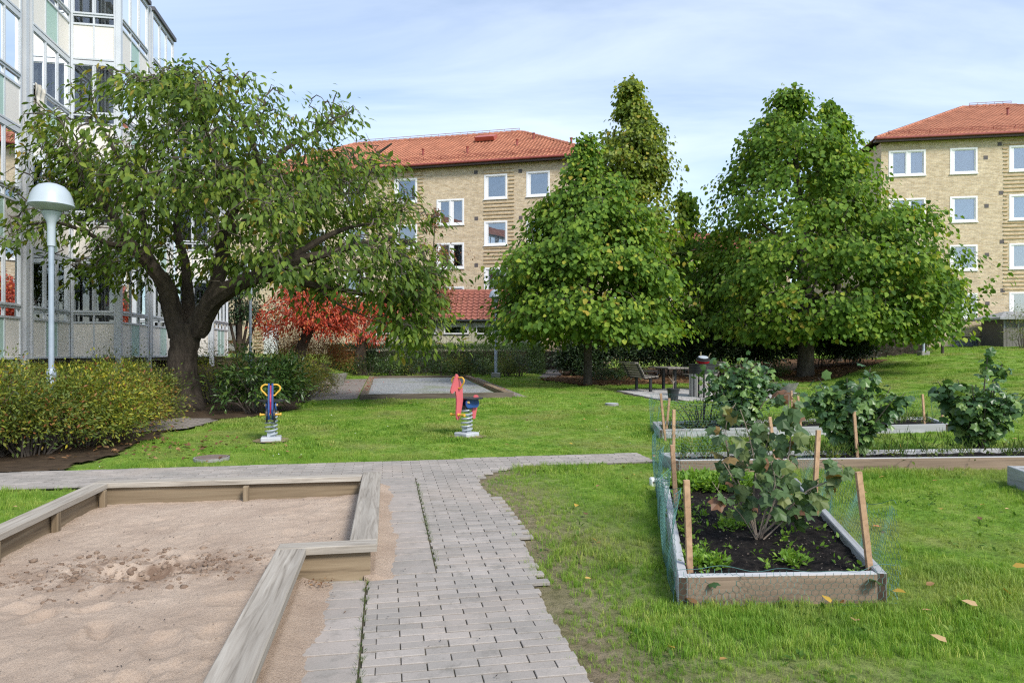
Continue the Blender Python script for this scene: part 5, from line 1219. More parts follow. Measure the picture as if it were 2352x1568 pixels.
def red_tree(label, base, Y, poly, limbs_px, seed, n, tr):
    g = np.random.default_rng(seed); X = (base[0]-CXP)/FPX*Y; z0 = zg(X, Y); t = thing('red_cherry_tree', label, 'tree', (X, Y, z0), 'red autumn trees')
    tb = MB(); nodes = limb(tb, [(X, Y, z0-0.1, tr*1.4)]+[px3(x, y, Y, tr*f) for (x, y), f in zip(base[1], (1.1, 1.0, 0.95))], 9, 4, 0.07); tb.build('trunk', m_bark, t, True)
    for path, r in limbs_px:
        m_ = MB(); nodes += limb(m_, [px3(x, y, Y+d, r*(1-0.8*i/(len(path)-1))) for i, (x, y, d) in enumerate(path)], 6, 4, 0.08); m_.build('limb', m_bark, t, True)
    P, O = row_crown([(a, b_-(14 if b_ > 735 else 0)) for a, b_ in poly], Y, n, g, 3.0, 0.2, 0.8, shrink=16); k = fbm(P[:, 0]*1.2, P[:, 2]*1.6+P[:, 1]*.5, seed) > 0.34; P, O = P[k], O[k]
    tw = MB(); connect(tw, nodes, None, P, g, 0.004, 0.014, n=3, seg=3, jitter=0.5); tag(tw.build('twigs', m_twig, t), kind='stuff')
    a = spray(P, O, g, 12, 0.20, 0.9, 0.13, 0.3, 0.45, 0.7, 0.2, 0.3); leaves('crown', l_red, t, *a[:5], OVATE, a[5])
red_tree('bright red leaved tree with leaning dark trunk behind the orange shrub', (690, [(688, 830), (695, 790), (708, 765)]), 27.5, [(640, 652), (720, 645), (790, 655), (840, 690), (850, 740), (820, 775), (760, 770), (700, 745), (650, 765), (600, 770), (578, 745), (590, 700), (610, 670)],
         [([(705, 770, 0), (690, 730, -.2), (675, 680, -.4), (660, 650, -.5)], .12), ([(708, 768, 0), (720, 720, .2), (755, 690, .4), (790, 665, .6)], .12), ([(712, 765, 0), (745, 735, -.3), (790, 715, -.6), (830, 712, -.8)], .12), ([(700, 750, 0), (705, 700, .6), (712, 660, .9)], .08)], 21, 950, 0.22)
red_tree('smaller red leaved tree standing against the clipped back hedge', (830, [(828, 830), (830, 800), (833, 780)]), 31.5, [(800, 690), (870, 680), (930, 700), (935, 740), (890, 790), (840, 790), (790, 780), (770, 740)],
         [([(832, 785, 0), (815, 760, 0), (790, 735, 0)], .1), ([(835, 782, 0), (865, 760, 0), (900, 735, 0)], .1), ([(833, 785, 0), (838, 740, .3), (845, 705, .5)], .1)], 22, 380, 0.24)
tree('brown_leaved_tree', 'thin tree with sparse rusty brown leaves behind the cherry crown', 985, 35.2, [(1000, 470), (1040, 520), (1070, 570), (1075, 640), (1050, 690), (960, 700), (930, 600), (950, 510)], 330, 14, l_brown, 0.11, 0.55, 0.10, tmpl=OVATE, seed=9, top=1000, gap=0.36, bark=m_bark, rad=0.3)
tree('multi_stem_tree', 'dark small leaved tree with several upright stems beside the brown door', 550, 27.5, [(560, 560), (620, 590), (620, 680), (590, 740), (530, 740), (505, 690), (510, 600)], 330, 18, l_dark, 0.09, 0.6, 0.12, tmpl=OVATE, seed=10, top=555, bark=m_bark, gap=0.34)
mt = MB()
for k, (x, y) in enumerate(((520, 700), (575, 690), (600, 700), (540, 660))): limb(mt, [px3(550, 826, 27.5, .08), px3(550+(x-550)*0.5, 770, 27.5+0.1*k, .06), px3(x, y, 27.5+0.2*k, .03)], 6, 4)
mt.build('stems', m_bark, [o for o in COL.objects if o.name.startswith('multi_stem_tree')][0], True)

# ------------------------------------------------------------------ shrubs and hedges
def shrub(name, label, ctr, rad, n, per, lmat, L, wr, seed, tmpl=SMALL, group=None, droop=0.1, sr=0.14, box=0.0, stems=14, fill=0.6, rcl=0.16, up=0.7, cat='shrub'):
    """rounded (or clipped, box > 0) shrub standing on the ground at ctr with half sizes rad"""
    g = np.random.default_rng(seed); X, Y = ctr; z0 = zg(X, Y); rx, ry, rz = rad
    t = thing(name, label, cat, (X, Y, z0), group)
    if box:
        d = g.uniform(-1, 1, (n, 3)); ax = g.choice(5, n, p=[.12, .12, .32, .14, .30]); s = g.uniform(0.86, 1.0, n)
        d[ax == 0, 0] = -s[ax == 0]; d[ax == 1, 0] = s[ax == 1]; d[ax == 2, 1] = -s[ax == 2]; d[ax == 3, 1] = s[ax == 3]; d[ax == 4, 2] = s[ax == 4]
        O = np.zeros((n, 3)); O[ax == 0, 0] = -1; O[ax == 1, 0] = 1; O[ax == 2, 1] = -1; O[ax == 3, 1] = 1; O[ax == 4, 2] = 1
        r_ = TH*box if box < 1 else 0
    else:
        d = unit(g.normal(0, 1, (n, 3))); d[:, 2] = np.abs(d[:, 2])*1.15-0.25; d = unit(d); O = d.copy()
        lump = 0.78+0.75*(fbm(d[:, 0]*2.3+seed, d[:, 2]*2.3+d[:, 1]*1.7, seed)-0.4)*2
        d = d*(lump*np.sqrt(g.uniform(fill, 1.0, n)))[:, None]
    P = np.stack([X+d[:, 0]*rx, Y+d[:, 1]*ry, z0+rz*(0.5+d[:, 2]*0.5) if box else z0+np.maximum(rz*(0.42+0.58*d[:, 2]), 0.05)], 1)
    if not box:
        nc_ = max(12, n//9); ci = g.integers(0, nc_, n); P = P[:nc_][ci]+g.normal(0, 1, (n, 3))*np.array([0.10, 0.10, 0.07])*(0.6+0.5*rx); O = unit(O[:nc_][ci]+g.normal(0, 0.3, (n, 3)))
    if not box: P += O*(g.uniform(0, 1, n)**4)[:, None]*0.38*np.array([1, 1, 0.8])
    k = P[:, 2] > z0+0.03; P, O = P[k], O[k]
    tw = MB()
    for i in range(stems):
        p = P[g.integers(len(P))]; q = np.array([X+(p[0]-X)*0.25*g.uniform(0, 2), Y+(p[1]-Y)*0.25*g.uniform(0, 2), z0-0.05]); m = (p+q)/2+np.array([0, 0, 0.1*rz]); tw.tube([q, m, p], [0.014, 0.01, 0.004], 4, cap=False)
    tw.build('stems', m_twig, t)
    if box: MB().bbox(X-rx*0.86, X+rx*0.86, Y-ry*0.78, Y+ry*0.78, z0-0.1, z0+rz*0.82, 0.05).build('inner_branches', m_bark, t)
    a = spray(P, O, g, per, sr, droop, L, 0.35, wr, 0.8, rcl, up); z = np.maximum(a[0][:, 2], z0+0.02); a[0][:, 2] = z
    leaves('foliage', lmat, t, *a[:5], tmpl, a[5]); return t
sg_ = 'yellow green spirea shrubs in the left bed'
for k, (px, Y, r, lab) in enumerate((
    (-60, 9.1, (1.1, 0.9, 1.16), 'yellow green spirea shrub cut off by the left edge, nearest the brick path'),
    (70, 9.3, (0.9, 0.75, 1.06), 'yellow green spirea shrub in front of the left lamp post'),
    (30, 10.9, (1.3, 1.0, 1.22), 'yellow green spirea shrub behind the lamp post at the left edge'),
    (205, 10.2, (0.95, 0.85, 1.10), 'yellow green spirea shrub just right of the left lamp post'),
    (262, 11.8, (0.9, 0.85, 0.95), 'yellow green spirea shrub left of the cherry trunk, beside the brick edging'),
    (345, 13.4, (0.5, 0.7, 0.92), 'green spirea shrub at the foot of the cherry trunk'))):
    shrub('spirea_shrub', lab, ((px-CXP)/FPX*Y, Y), r, 1250 if k != 5 else 800, 9, [l_spirea, l_olive, l_russet, l_spirea, l_russet, l_olive][k], 0.058, 0.62, 100+k, group=sg_, sr=0.09, stems=40, rcl=0.26, fill=0.4)
shrub('olive_shrub', 'loose olive green shrub before the balconies, left of the trunk', ((275-CXP)/FPX*16.6, 16.6), (1.2, 0.8, 1.25), 700, 9, l_olive, 0.055, 0.6, 110, group='olive shrubs', sr=0.13, stems=30)
shrub('olive_shrub', 'yellowish loose shrub right of the cherry trunk', ((505-CXP)/FPX*17.2, 17.2), (0.85, 0.7, 1.4), 500, 9, l_spirea, 0.055, 0.6, 111, group='olive shrubs', sr=0.13, stems=30)
shrub('clipped_hedge', 'low clipped light green hedge under the left balconies', ((175-CXP)/FPX*15, 15), (1.45, 0.45, 1.05), 1300, 9, l_spirea, 0.04, 0.6, 112, sr=0.07, box=2, cat='hedge', rcl=0.1)
shrub('rhododendron', 'dark glossy rhododendron right of the cherry trunk, behind the blue spring rider', ((596-CXP)/FPX*14.9, 14.9), (0.95, 0.8, 1.22), 330, 10, l_rhodo, 0.125, 0.34, 113, tmpl=OVATE, sr=0.08, stems=24, droop=0.25, up=1.0)
shrub('flowering_shrub', 'low reddish yellow shrub spreading at the garden path corner', ((680-CXP)/FPX*19.0, 19.0), (1.15, 1.3, 0.75), 800, 9, l_russet, 0.05, 0.55, 114, group='low shrubs by the garden path', sr=0.11, stems=40)
shrub('flowering_shrub', 'pale yellow green shrub behind the rhododendron under the back lamp', ((610-CXP)/FPX*19.5, 20.3), (1.7, 1.2, 1.25), 1000, 9, l_spirea, 0.05, 0.55, 115, group='low shrubs by the garden path', sr=0.12, stems=40)
shrub('flowering_shrub', 'pale green shrub below the leaning red tree trunk', ((668-CXP)/FPX*23.5, 23.5), (1.2, 1.0, 0.95), 600, 9, l_spirea, 0.055, 0.55, 116, group='low shrubs by the garden path', sr=0.12, stems=30)
shrub('orange_shrub', 'rusty orange shrub beside the bowl planter on the garden path', ((725-CXP)/FPX*29.2, 29.2), (1.75, 0.9, 1.75), 1500, 9, l_orange, 0.065, 0.6, 117, group='orange shrubs', sr=0.17, stems=30)
shrub('orange_shrub', 'reddish shrub left of the leaning red tree trunk', ((655-CXP)/FPX*29.6, 29.6), (1.2, 0.9, 1.75), 800, 9, l_orange, 0.065, 0.6, 118, group='orange shrubs', sr=0.17, stems=30)
shrub('clipped_hedge', 'long dark clipped hedge behind the gravel court', ((1005-CXP)/FPX*33.5, 33.5), (5.15, 0.7, 1.36), 6800, 10, l_hedge, 0.07, 0.6, 119, sr=0.10, box=2, cat='hedge', rcl=0.1)
shrub('clipped_hedge', 'dark hedge beyond the back path, left of the lindens', ((1300-CXP)/FPX*39, 39), (1.9, 0.8, 1.25), 900, 9, l_dark, 0.07, 0.6, 120, sr=0.12, box=2, cat='hedge', rcl=0.1)
shrub('clipped_hedge', 'dark blue green hedge at the right under the largest linden', ((2035-CXP)/FPX*34.3, 34.3), (2.0, 0.7, 1.35), 900, 9, l_dark, 0.07, 0.6, 121, sr=0.14, box=2, cat='hedge', rcl=0.1)
rg2 = np.random.default_rng(77); g_ = 'perennials in front of the clipped hedge'
for k in range(11):
    px = 812+k*39+rg2.uniform(-8, 8); Y = 31.3+rg2.uniform(-0.5, 0.5); lab = 'tall leafy perennial clump before the clipped hedge, %s' % ('beside the smaller red tree', 'just right of the smaller red tree trunk', 'third right of the smaller red tree', 'above the left half of the gravel court', 'left of the middle of the hedge', 'at the middle of the hedge', 'right above the red horse rider', 'left of the court lamp post', 'touching the court lamp post on its left', 'just right of the court lamp post', 'at the right end of the hedge')[k]
    shrub('perennial_clump', lab, ((px-CXP)/FPX*Y, Y), (0.55, 0.4, rg2.uniform(0.65, 1.0)), 130, 9, [l_olive, l_dark, l_rhodo][k % 3], 0.085, 0.4, 130+k, tmpl=OVATE, group=g_, sr=0.14, stems=14, cat='plant')
for k, (px, Y, r, lab) in enumerate(((1330, 31.5, (1.0, 0.9, 1.6), 'dark evergreen shrub by the back path left of the slim linden'), (1420, 31.8, (1.4, 1.0, 2.6), 'dark evergreen shrub behind the slim linden trunk'), (1530, 31.0, (1.7, 1.0, 2.7), 'dark evergreen shrub behind the picnic bench'), (1650, 31.2, (1.6, 1.0, 2.6), 'dark evergreen shrub behind the litter bin'), (1760, 31.6, (1.5, 1.0, 2.7), 'dark evergreen shrub left of the thick linden trunk'), (1880, 31.8, (1.6, 1.0, 2.6), 'dark evergreen shrub right behind the thick linden trunk'), (1955, 31.0, (0.9, 0.8, 2.0), 'dark evergreen shrub left of the concrete landing'))):
    shrub('evergreen_shrub', lab, ((px-CXP)/FPX*Y, Y), r, 1150, 10, l_dark, 0.125, 0.5, 150+k, tmpl=OVATE, group='dark shrubs under the lindens', sr=0.2, stems=26, fill=0.3)
for k, (px, py, lab) in enumerate(((1385, 876, 'low grassy plant at the foot of the slim linden'), (1440, 874, 'low grassy plant left of the picnic bench back'), (1790, 868, 'low leafy plant left of the thick linden trunk'))):
    X, Y = gp(px, py); shrub('ground_plant', lab, (X, Y+0.6), (0.7, 0.4, 0.42), 140, 9, l_rhodo, 0.10, 0.3, 170+k, tmpl=OVATE, sr=0.12, stems=8, cat='plant', up=0.3, group='low plants under the lindens')
shrub('corner_shrub', 'grey green shrub before the bin shed at the right edge', ((2352-CXP)/FPX*34, 34), (0.6, 0.6, 2.2), 190, 8, l_olive, 0.08, 0.4, 175, tmpl=OVATE, sr=0.2, stems=20)
# ------------------------------------------------------------------ lamp posts
m_lamp = MAT('lamp_steel', (0.36, 0.41, 0.48), (0.29, 0.34, 0.41), 6, 0.5, metal=0.2)
m_dome = MAT('lamp_dome', (0.42, 0.47, 0.52), (0.37, 0.42, 0.47), 2, 0.4)
m_lampin = MAT('lamp_inside', (0.40, 0.36, 0.26), (0.34, 0.30, 0.22), 4, 0.6)
m_conc = MAT('concrete', (0.30, 0.29, 0.265), (0.19, 0.185, 0.17), 7, 0.9, 0.5, 60, lo=0.35, hi=0.65)
def lamp(label, X, Y, H, dr, r1=0.042, joint=1.1):
    z = zg(X, Y); t = thing('lamp_post', label, 'lamp post', (X, Y, z), 'dome lamp posts'); c = (X, Y, z)
    MB().bbox(X-0.2, X+0.2, Y-0.2, Y+0.2, z-0.2, z+0.22, 0.03).build('footing', m_conc, t)
    MB().lathe(c, [(0.066, 0.1), (0.066, joint), (0.05, joint+0.05), (0.0, joint+0.05)], 14).build('lower_post', m_lamp, t, True)
    MB().lathe(c, [(r1, joint), (r1, H-0.95), (0.0, H-0.95)], 14).build('post', m_lamp, t, True)
    MB().lathe(c, [(r1+0.016, H-0.97), (r1+0.016, H-0.68), (r1+0.026, H-0.60), (r1+0.08, H-0.49), (r1+0.10, H-0.44), (0, H-0.44)], 20).build('collar', m_dome, t, True)
    MB().lathe(c, [(0.125, H-0.44), (0.125, H-0.37), (0.0, H-0.37)], 20).build('lamp_holder', m_dark, t, True)
    d = MB().lathe(c, [(dr*0.42, H-0.43), (dr, H-0.355), (dr+0.012, H-0.34), (dr*0.985, H-0.30), (dr*0.93, H-0.215), (dr*0.80, H-0.115), (dr*0.58, H-0.04), (dr*0.30, H-0.006), (0.0, H)], 40).build('dome', m_dome, t, True)
    MB().lathe(c, [(dr*0.40, H-0.42), (dr*0.97, H-0.352)], 40).build('diffuser', m_lampin, t, True)
    return t
lamp('dome lamp post rising from the shrubs at the left edge', (118-CXP)/FPX*10.6, 10.6, 4.02, 0.305, 0.04)
X, Y = gp(1139, 867); lamp('dome lamp post at the back corner of the gravel court', X, Y, 3.85, 0.30, 0.045, 1.25)
lamp('lamp post behind the shrubs, its top lost in the cherry leaves', (575-CXP)/FPX*21.5, 21.5, 3.9, 0.30)
lamp('lamp post on the slope under the right side of the largest linden', (2121-CXP)/FPX*32.4, 32.4, 3.9, 0.30, 0.06, 0.3)

# ------------------------------------------------------------------ spring riders
m_yel = MAT('yellow_plastic', (0.68, 0.40, 0.05), (0.60, 0.34, 0.04), 8, 0.45)
m_blue = MAT('blue_board', (0.02, 0.075, 0.26), (0.015, 0.055, 0.20), 5, 0.4)
m_blk = MAT('black_board', (0.022, 0.022, 0.028), (0.014, 0.014, 0.018), 5, 0.45)
m_pink = MAT('faded_red_board', (0.56, 0.115, 0.13), (0.48, 0.09, 0.105), 4, 0.5)
m_mag = MAT('crimson_board', (0.42, 0.02, 0.085), (0.36, 0.015, 0.07), 4, 0.45)
m_spring = MAT('grey_spring', (0.42, 0.46, 0.50), (0.36, 0.40, 0.44), 6, 0.4, metal=0.2)
m_base = MAT('grey_base', (0.46, 0.48, 0.50), (0.38, 0.40, 0.42), 6, 0.6)
m_cream2 = MAT('bolt_cap', (0.62, 0.40, 0.16), None, 6, 0.5)
def rider(label, X, Y, head, kind):
    z = zg(X, Y); t = thing('spring_rider', label, 'spring rider', (X, Y, z)); h = Vector((head[0], head[1], 0)).normalized(); l = Vector((-h.y, h.x, 0))
    F = lambda x, y, q: tuple(Vector((X, Y, z))+h*x+l*y+Vector((0, 0, q)))
    bs_ = MB().bbox(-0.15, 0.15, -0.15, 0.15, -0.02, 0.085, 0.012, F).build('base', m_base, t)
    MB().box(-0.045, 0.045, -0.06, 0.06, 0.085, 0.17, F).build('bracket', m_spring, t)
    n = 120; MB().tube([F(0.088*math.cos(2*math.pi*5.2*k/n), 0.088*math.sin(2*math.pi*5.2*k/n), 0.12+0.33*k/n) for k in range(n+1)], 0.0125, 8).build('spring', m_spring, t, True)
    MB().box(-0.08, 0.08, -0.05, 0.05, 0.45, 0.53, F).build('mount', m_dark, t)
    rr = lambda cx, cz, w, hh, r, k=6: [(cx+sx*(w/2-r)+r*math.cos(a), cz+sz*(hh/2-r)+r*math.sin(a)) for sx, sz, s0 in ((1, 1, 0), (-1, 1, 90), (-1, -1, 180), (1, -1, 270)) for a in [math.radians(s0+90*i/k) for i in range(k+1)]]
    for s in (-1, 1): MB().plate(rr(-0.06, 0.555, 0.30, 0.14, 0.06), s*0.06, s*0.078, F).build('side_panel', m_blue, t)
    seat = MB(); pl_ = rr(-0.09, 0.0, 0.36, 0.40, 0.15)
    seat.plate(pl_, 0.628, 0.648, lambda a, q, b_: F(a, b_, q)); seat.build('seat', m_blk, t)
    def handles(x, zc, zt_):
        for s in (-1, 1):
            p = [F(x, s*0.02, zt_), F(x, s*0.09, zt_+0.004), F(x-0.0, s*0.135, zt_-0.03), F(x, s*0.132, zt_-0.08), F(x, s*0.085, zc+0.03), F(x, s*0.06, zc), F(x, s*0.02, zc)]
            MB().tube([tuple(q) for q in smoothline(p, 4)], 0.0135, 8).build('handle', m_yel, t, True)
    def pegs(x, q):
        for s in (-1, 1): MB().tube([F(x, s*0.01, q), F(x, s*0.03, q), F(x, s*0.035, q), F(x, s*0.135, q), F(x, s*0.14, q), F(x, s*0.158, q)], [0.026, 0.026, 0.017, 0.017, 0.025, 0.025], 10).build('foot_peg', m_yel, t, True)
    if kind == 'horse':
        neck = [(.23, 1.045), (.205, 1.02), (.17, .95), (.125, .87), (.105, .82), (.10, .72), (.095, .62), (.115, .52), (.145, .40), (.17, .325), (.195, .30), (.225, .305), (.242, .335), (.245, .42), (.235, .55), (.24, .68), (.262, .765), (.285, .772), (.305, .745), (.335, .73), (.36, .742), (.368, .775), (.345, .84), (.30, .93), (.262, 1.0), (.252, 1.035)]
        MB().plate(neck, -0.012, 0.012, F).build('head_board', m_pink, t)
        MB().plate([(-.235, .685), (-.20, .69), (-.165, .665), (-.155, .60), (-.13, .50), (-.12, .40), (-.13, .305), (-.155, .29), (-.19, .30), (-.215, .40), (-.25, .52), (-.275, .62), (-.262, .665)], -0.012, 0.012, F).build('tail_board', m_pink, t)
        handles(0.20, 0.815, 0.985); pegs(0.205, 0.385)
        for s in (-1, 1): MB().tube([F(0.04, s*0.078, 0.58), F(0.04, s*0.10, 0.58)], [0.028, 0.018], 10).build('bolt_cap', m_cream2, t, True)
    else:
        col_ = [(.135, .92), (.115, .90), (.10, .80), (.085, .66), (.06, .52), (.06, .42), (.10, .36), (.16, .36), (.19, .42), (.20, .52), (.185, .66), (.165, .80), (.155, .90)]
        for s in (-1, 1): MB().plate(col_, s*0.014, s*0.040, F).build('front_board', m_blue, t)
        MB().plate([(.14, .89), (.12, .84), (.12, .72), (.11, .60), (.12, .45), (.16, .45), (.185, .56), (.205, .64), (.195, .70), (.155, .76), (.145, .86)], -0.011, 0.011, F).build('middle_board', m_mag, t)
        wheel = lambda cx, cz_, r: [(cx+r*math.cos(a), cz_+r*math.sin(a)) for a in [2*math.pi*i/20 for i in range(20)]]
        for s in (-1, 1): MB().plate(wheel(0.15, 0.43, 0.115), s*0.044, s*0.066, F).build('wheel', m_blk, t); MB().plate(wheel(-0.24, 0.44, 0.115), s*0.044, s*0.066, F).build('wheel', m_blk, t)
        MB().plate([(-.33, .62), (-.16, .62), (-.12, .55), (-.14, .46), (-.24, .43), (-.31, .50)], -0.02, 0.02, F).build('rear_board', m_mag, t)
        handles(0.125, 0.735, 0.895); pegs(0.16, 0.44)
        for s in (-1, 1): MB().tube([F(0.02, s*0.078, 0.58), F(0.02, s*0.10, 0.58)], [0.028, 0.018], 10).build('bolt_cap', m_cream2, t, True)
        MB().tube([F(-0.24, -0.10, 0.44), F(-0.24, 0.10, 0.44)], 0.02, 10).build('axle', m_cream2, t, True)
X, Y = gp(623, 1014); rider('dark blue motorbike shaped spring rider with yellow handles on the lawn', X, Y, (0.28, -0.96), 'bike')
X, Y = gp(1072, 1004); rider('faded red horse shaped spring rider with yellow handles on the lawn', X, Y, (-0.66, -0.75), 'horse')

# ------------------------------------------------------------------ picnic corner
m_black = MAT('black_steel', (0.018, 0.018, 0.02), (0.012, 0.012, 0.014), 6, 0.45)
m_slat = WOOD('grey_slat', (0.27, 0.245, 0.21), (0.20, 0.18, 0.155), (0.10, 0.085, 0.07))
def bench(label, v0, u0, face):
    """bench 1.6 m long along u, facing +v (face = 1) or -v"""
    X, Y = L2W(v0, u0); z = zg(X, Y)+0.03; t = thing('park_bench', label, 'bench', (X, Y, z)); Wl = lambda v, u, q: tuple(W3(v0+face*v, u0+u, z+q))
    for k in range(4): board('seat_slat', Wl(0.02+0.115*k, 0, 0.425+0.012*k), Wl(0.02+0.115*k, 1.6, 0.425+0.012*k), 0.10, 0.035, m_slat, t)
    for k in range(5):
        q = 0.50+0.078*k; vv = -0.04-0.042*k; board('back_slat', Wl(vv, 0, q), Wl(vv, 1.6, q), 0.068, 0.028, m_slat, t, up=Vector(Wl(0.88, 0, 0.47))-Vector(Wl(0, 0, 0)))
    board('top_rail', Wl(-0.29, -0.0, 0.872), Wl(-0.29, 1.6, 0.872), 0.115, 0.04, m_slat, t)
    for u in (0.12, 1.3):
        MB().tube([Wl(0.20, u, 0), Wl(0.20, u, 0.42)], 0.05, 12).build('leg', m_black, t, True)
        MB().tube([Wl(0.45, u, 0.415), Wl(-0.01, u, 0.405), Wl(-0.06, u, 0.46), Wl(-0.26, u, 0.87)], 0.02, 6).build('bracket', m_black, t)
        MB().tube([Wl(-0.13, u, 0.62), Wl(0.1, u, 0.64), Wl(0.42, u, 0.63), Wl(0.45, u, 0.60), Wl(0.38, u, 0.43)], 0.012, 6).build('armrest', m_black, t)
        MB().lathe(Wl(0.20, u, 0.0), [(0.0, 0.012), (0.13, 0.012), (0.14, 0.0)], 16).build('foot_plate', m_black, t)
bX, bY = gp(1494, 902); bv, bu = W2L(bX, bY)
bench('slatted wooden bench with black legs on the patio, left of the table', bv-0.2, bu-0.12, 1)
X, Y = L2W(bv+0.95, bu+0.1); z = zg(X, Y)+0.03
tb = thing('picnic_table', 'wooden topped picnic table on black posts between the benches', 'table', (X, Y, z))
for k in range(6): board('top_plank', W3(bv+0.62+0.135*k, bu-0.05, z+0.70), W3(bv+0.62+0.135*k, bu+1.6, z+0.70), 0.128, 0.04, m_slat, tb)
for u in (0.35, 1.25):
    MB().tube([W3(bv+0.95, bu+u, z), W3(bv+0.95, bu+u, z+0.68)], 0.055, 12).build('leg', m_black, tb, True)
    MB().box(-0.28, 0.28, -0.03, 0.03, 0.665, 0.70, lambda a, b_, c_: tuple(W3(bv+0.95+a, bu+u+b_, z+c_))).build('cross_bar', m_black, tb)
    MB().lathe(W3(bv+0.95, bu+u, z), [(0.0, 0.012), (0.17, 0.012), (0.18, 0.0)], 16).build('foot_plate', m_black, tb)
bench('slatted bench mostly hidden behind the litter bin', bv+2.15, bu-0.05, -1)
X, Y = gp(1614, 913); z = zg(X, Y)+0.03; Rb_ = 0.365
bn = thing('litter_bin', 'large round litter bin of grey wooden slats with black collar', 'litter bin', (X, Y, z))
MB().lathe((X, Y, z), [(0.33, 0.03), (0.33, 0.9), (0.0, 0.9)], 28).build('liner', m_black, bn, True)
MB().lathe((X, Y, z), [(Rb_-0.01, 0.64), (Rb_+0.012, 0.645), (Rb_+0.012, 0.72), (Rb_+0.006, 0.725), (Rb_+0.012, 0.73), (Rb_+0.012, 0.80), (Rb_+0.006, 0.805), (Rb_+0.012, 0.81), (Rb_+0.012, 0.89), (Rb_+0.03, 0.895), (Rb_+0.03, 0.915), (0.0, 0.92)], 32).build('collar', m_black, bn, True)
m_slatv = WOOD('bin_slat', (0.42, 0.40, 0.37), (0.33, 0.31, 0.285), (0.19, 0.17, 0.15), along='z')
for k in range(16):
    a = 2*math.pi*k/16; c, s = math.cos(a), math.sin(a)
    MB().bbox(-0.047, 0.047, 0.0, 0.024, 0.0, 0.66, 0.004, lambda p, q, r: (X+c*(Rb_-0.02+q)-s*p, Y+s*(Rb_-0.02+q)+c*p, z+r)).build('slat', m_slatv, bn)
# kettle grill lying on the bin
gr = thing('kettle_grill', 'small red and black kettle grill lying on top of the litter bin', 'grill', (X-0.01, Y-0.02, z+0.92))
tilt = Matrix.Rotation(math.radians(16), 3, 'X')
def GT(p): q = tilt @ Vector((p[0], p[1], p[2])); return (X-0.01+q.x, Y-0.04+q.y, z+0.925+q.z)
def glathe(prof, mat, nm):
    m = MB().lathe((0, 0, 0), prof, 28); m.v = [GT(p) for p in m.v]; m.build(nm, mat, gr, True)
glathe([(0.10, 0.0), (0.16, 0.03), (0.185, 0.08), (0.19, 0.11), (0.175, 0.11)], MAT('red_enamel', (0.55, 0.02, 0.025), (0.45, 0.015, 0.02), 5, 0.3), 'bowl')
glathe([(0.195, 0.105), (0.197, 0.125), (0.19, 0.13), (0.165, 0.135), (0.165, 0.175), (0.15, 0.185), (0.0, 0.185)], m_black, 'rim')
glathe([(0.135, 0.186), (0.13, 0.20), (0.09, 0.208), (0.0, 0.21)], MAT('grey_lid', (0.42, 0.45, 0.48), (0.36, 0.39, 0.42), 5, 0.35), 'lid')
for pts in (((-0.07, 0.05, 0.15), (-0.07, 0.07, 0.32)), ((-0.045, 0.05, 0.15), (-0.045, 0.07, 0.32)), ((0.15, 0.04, 0.14), (0.20, 0.06, 0.27), (0.225, 0.06, 0.275))): MB().tube([GT(p) for p in pts], 0.008, 6).build('leg', MAT('brass_wire', (0.45, 0.38, 0.24), None, 5, 0.4, metal=0.5), gr)
X, Y = gp(1546, 922); Y += 0.25; X = (1546-CXP)/FPX*Y; z = zg(X, Y)+0.03
pt_ = thing('plant_pot', 'black plastic plant pot with a dead twig at the patio edge', 'plant pot', (X, Y, z))
MB().lathe((X, Y, z), [(0.0, 0), (0.125, 0), (0.155, 0.26), (0.175, 0.265), (0.175, 0.30), (0.15, 0.30), (0.145, 0.25), (0, 0.25)], 24).build('pot', MAT('black_plastic', (0.02, 0.022, 0.028), None, 5, 0.5), pt_, True)
tg = MB(); tg.tube([(X, Y, z+0.24), (X+0.01, Y, z+0.45), (X-0.04, Y, z+0.52), (X-0.12, Y, z+0.62)], [0.016, 0.012, 0.009, 0.005], 6)
for d in ((0.03, 0.62), (0.1, 0.50), (-0.09, 0.60), (0.0, 0.66)): tg.tube([(X+0.005, Y, z+0.42), (X+d[0]*0.5, Y+0.02, z+0.5), (X+d[0], Y+0.02, z+d[1])], [0.010, 0.008, 0.004], 5)
tg.build('twig', m_palebark, pt_)
def bowl(label, X, Y, r, h):
    z = zg(X, Y)+0.01; t = thing('bowl_planter', label, 'planter', (X, Y, z), 'concrete bowl planters')
    MB().lathe((X, Y, z), [(0.0, 0), (r*0.52, 0), (r*0.62, h*0.15), (r*0.97, h*0.95), (r, h), (r*0.93, h), (r*0.88, h*0.88), (0.0, h*0.85)], 28).build('bowl', m_conc, t, True)
    g = np.random.default_rng(int(r*1000)); n = 60; a = g.uniform(0, 6.28, n); rr_ = r*0.8*np.sqrt(g.uniform(0, 1, n)); P = np.stack([X+rr_*np.cos(a), Y+rr_*np.sin(a), np.full(n, z+h*0.86)], 1)
    q = spray(P, np.tile([0, 0, 1.0], (n, 1)), g, 6, 0.05, -0.4, 0.07, 0.3, 0.3, 0.5); leaves('plants', l_weed, t, *q[:5], SMALL, q[5]); return t
bowl('grey concrete bowl planter at the end of the garden path', *L2W(-1.72, 24.9), 0.37, 0.45)
X, Y = gp(1802, 908); bowl('low stone bowl planter behind the farthest raised bed', X, Y, 0.39, 0.36)

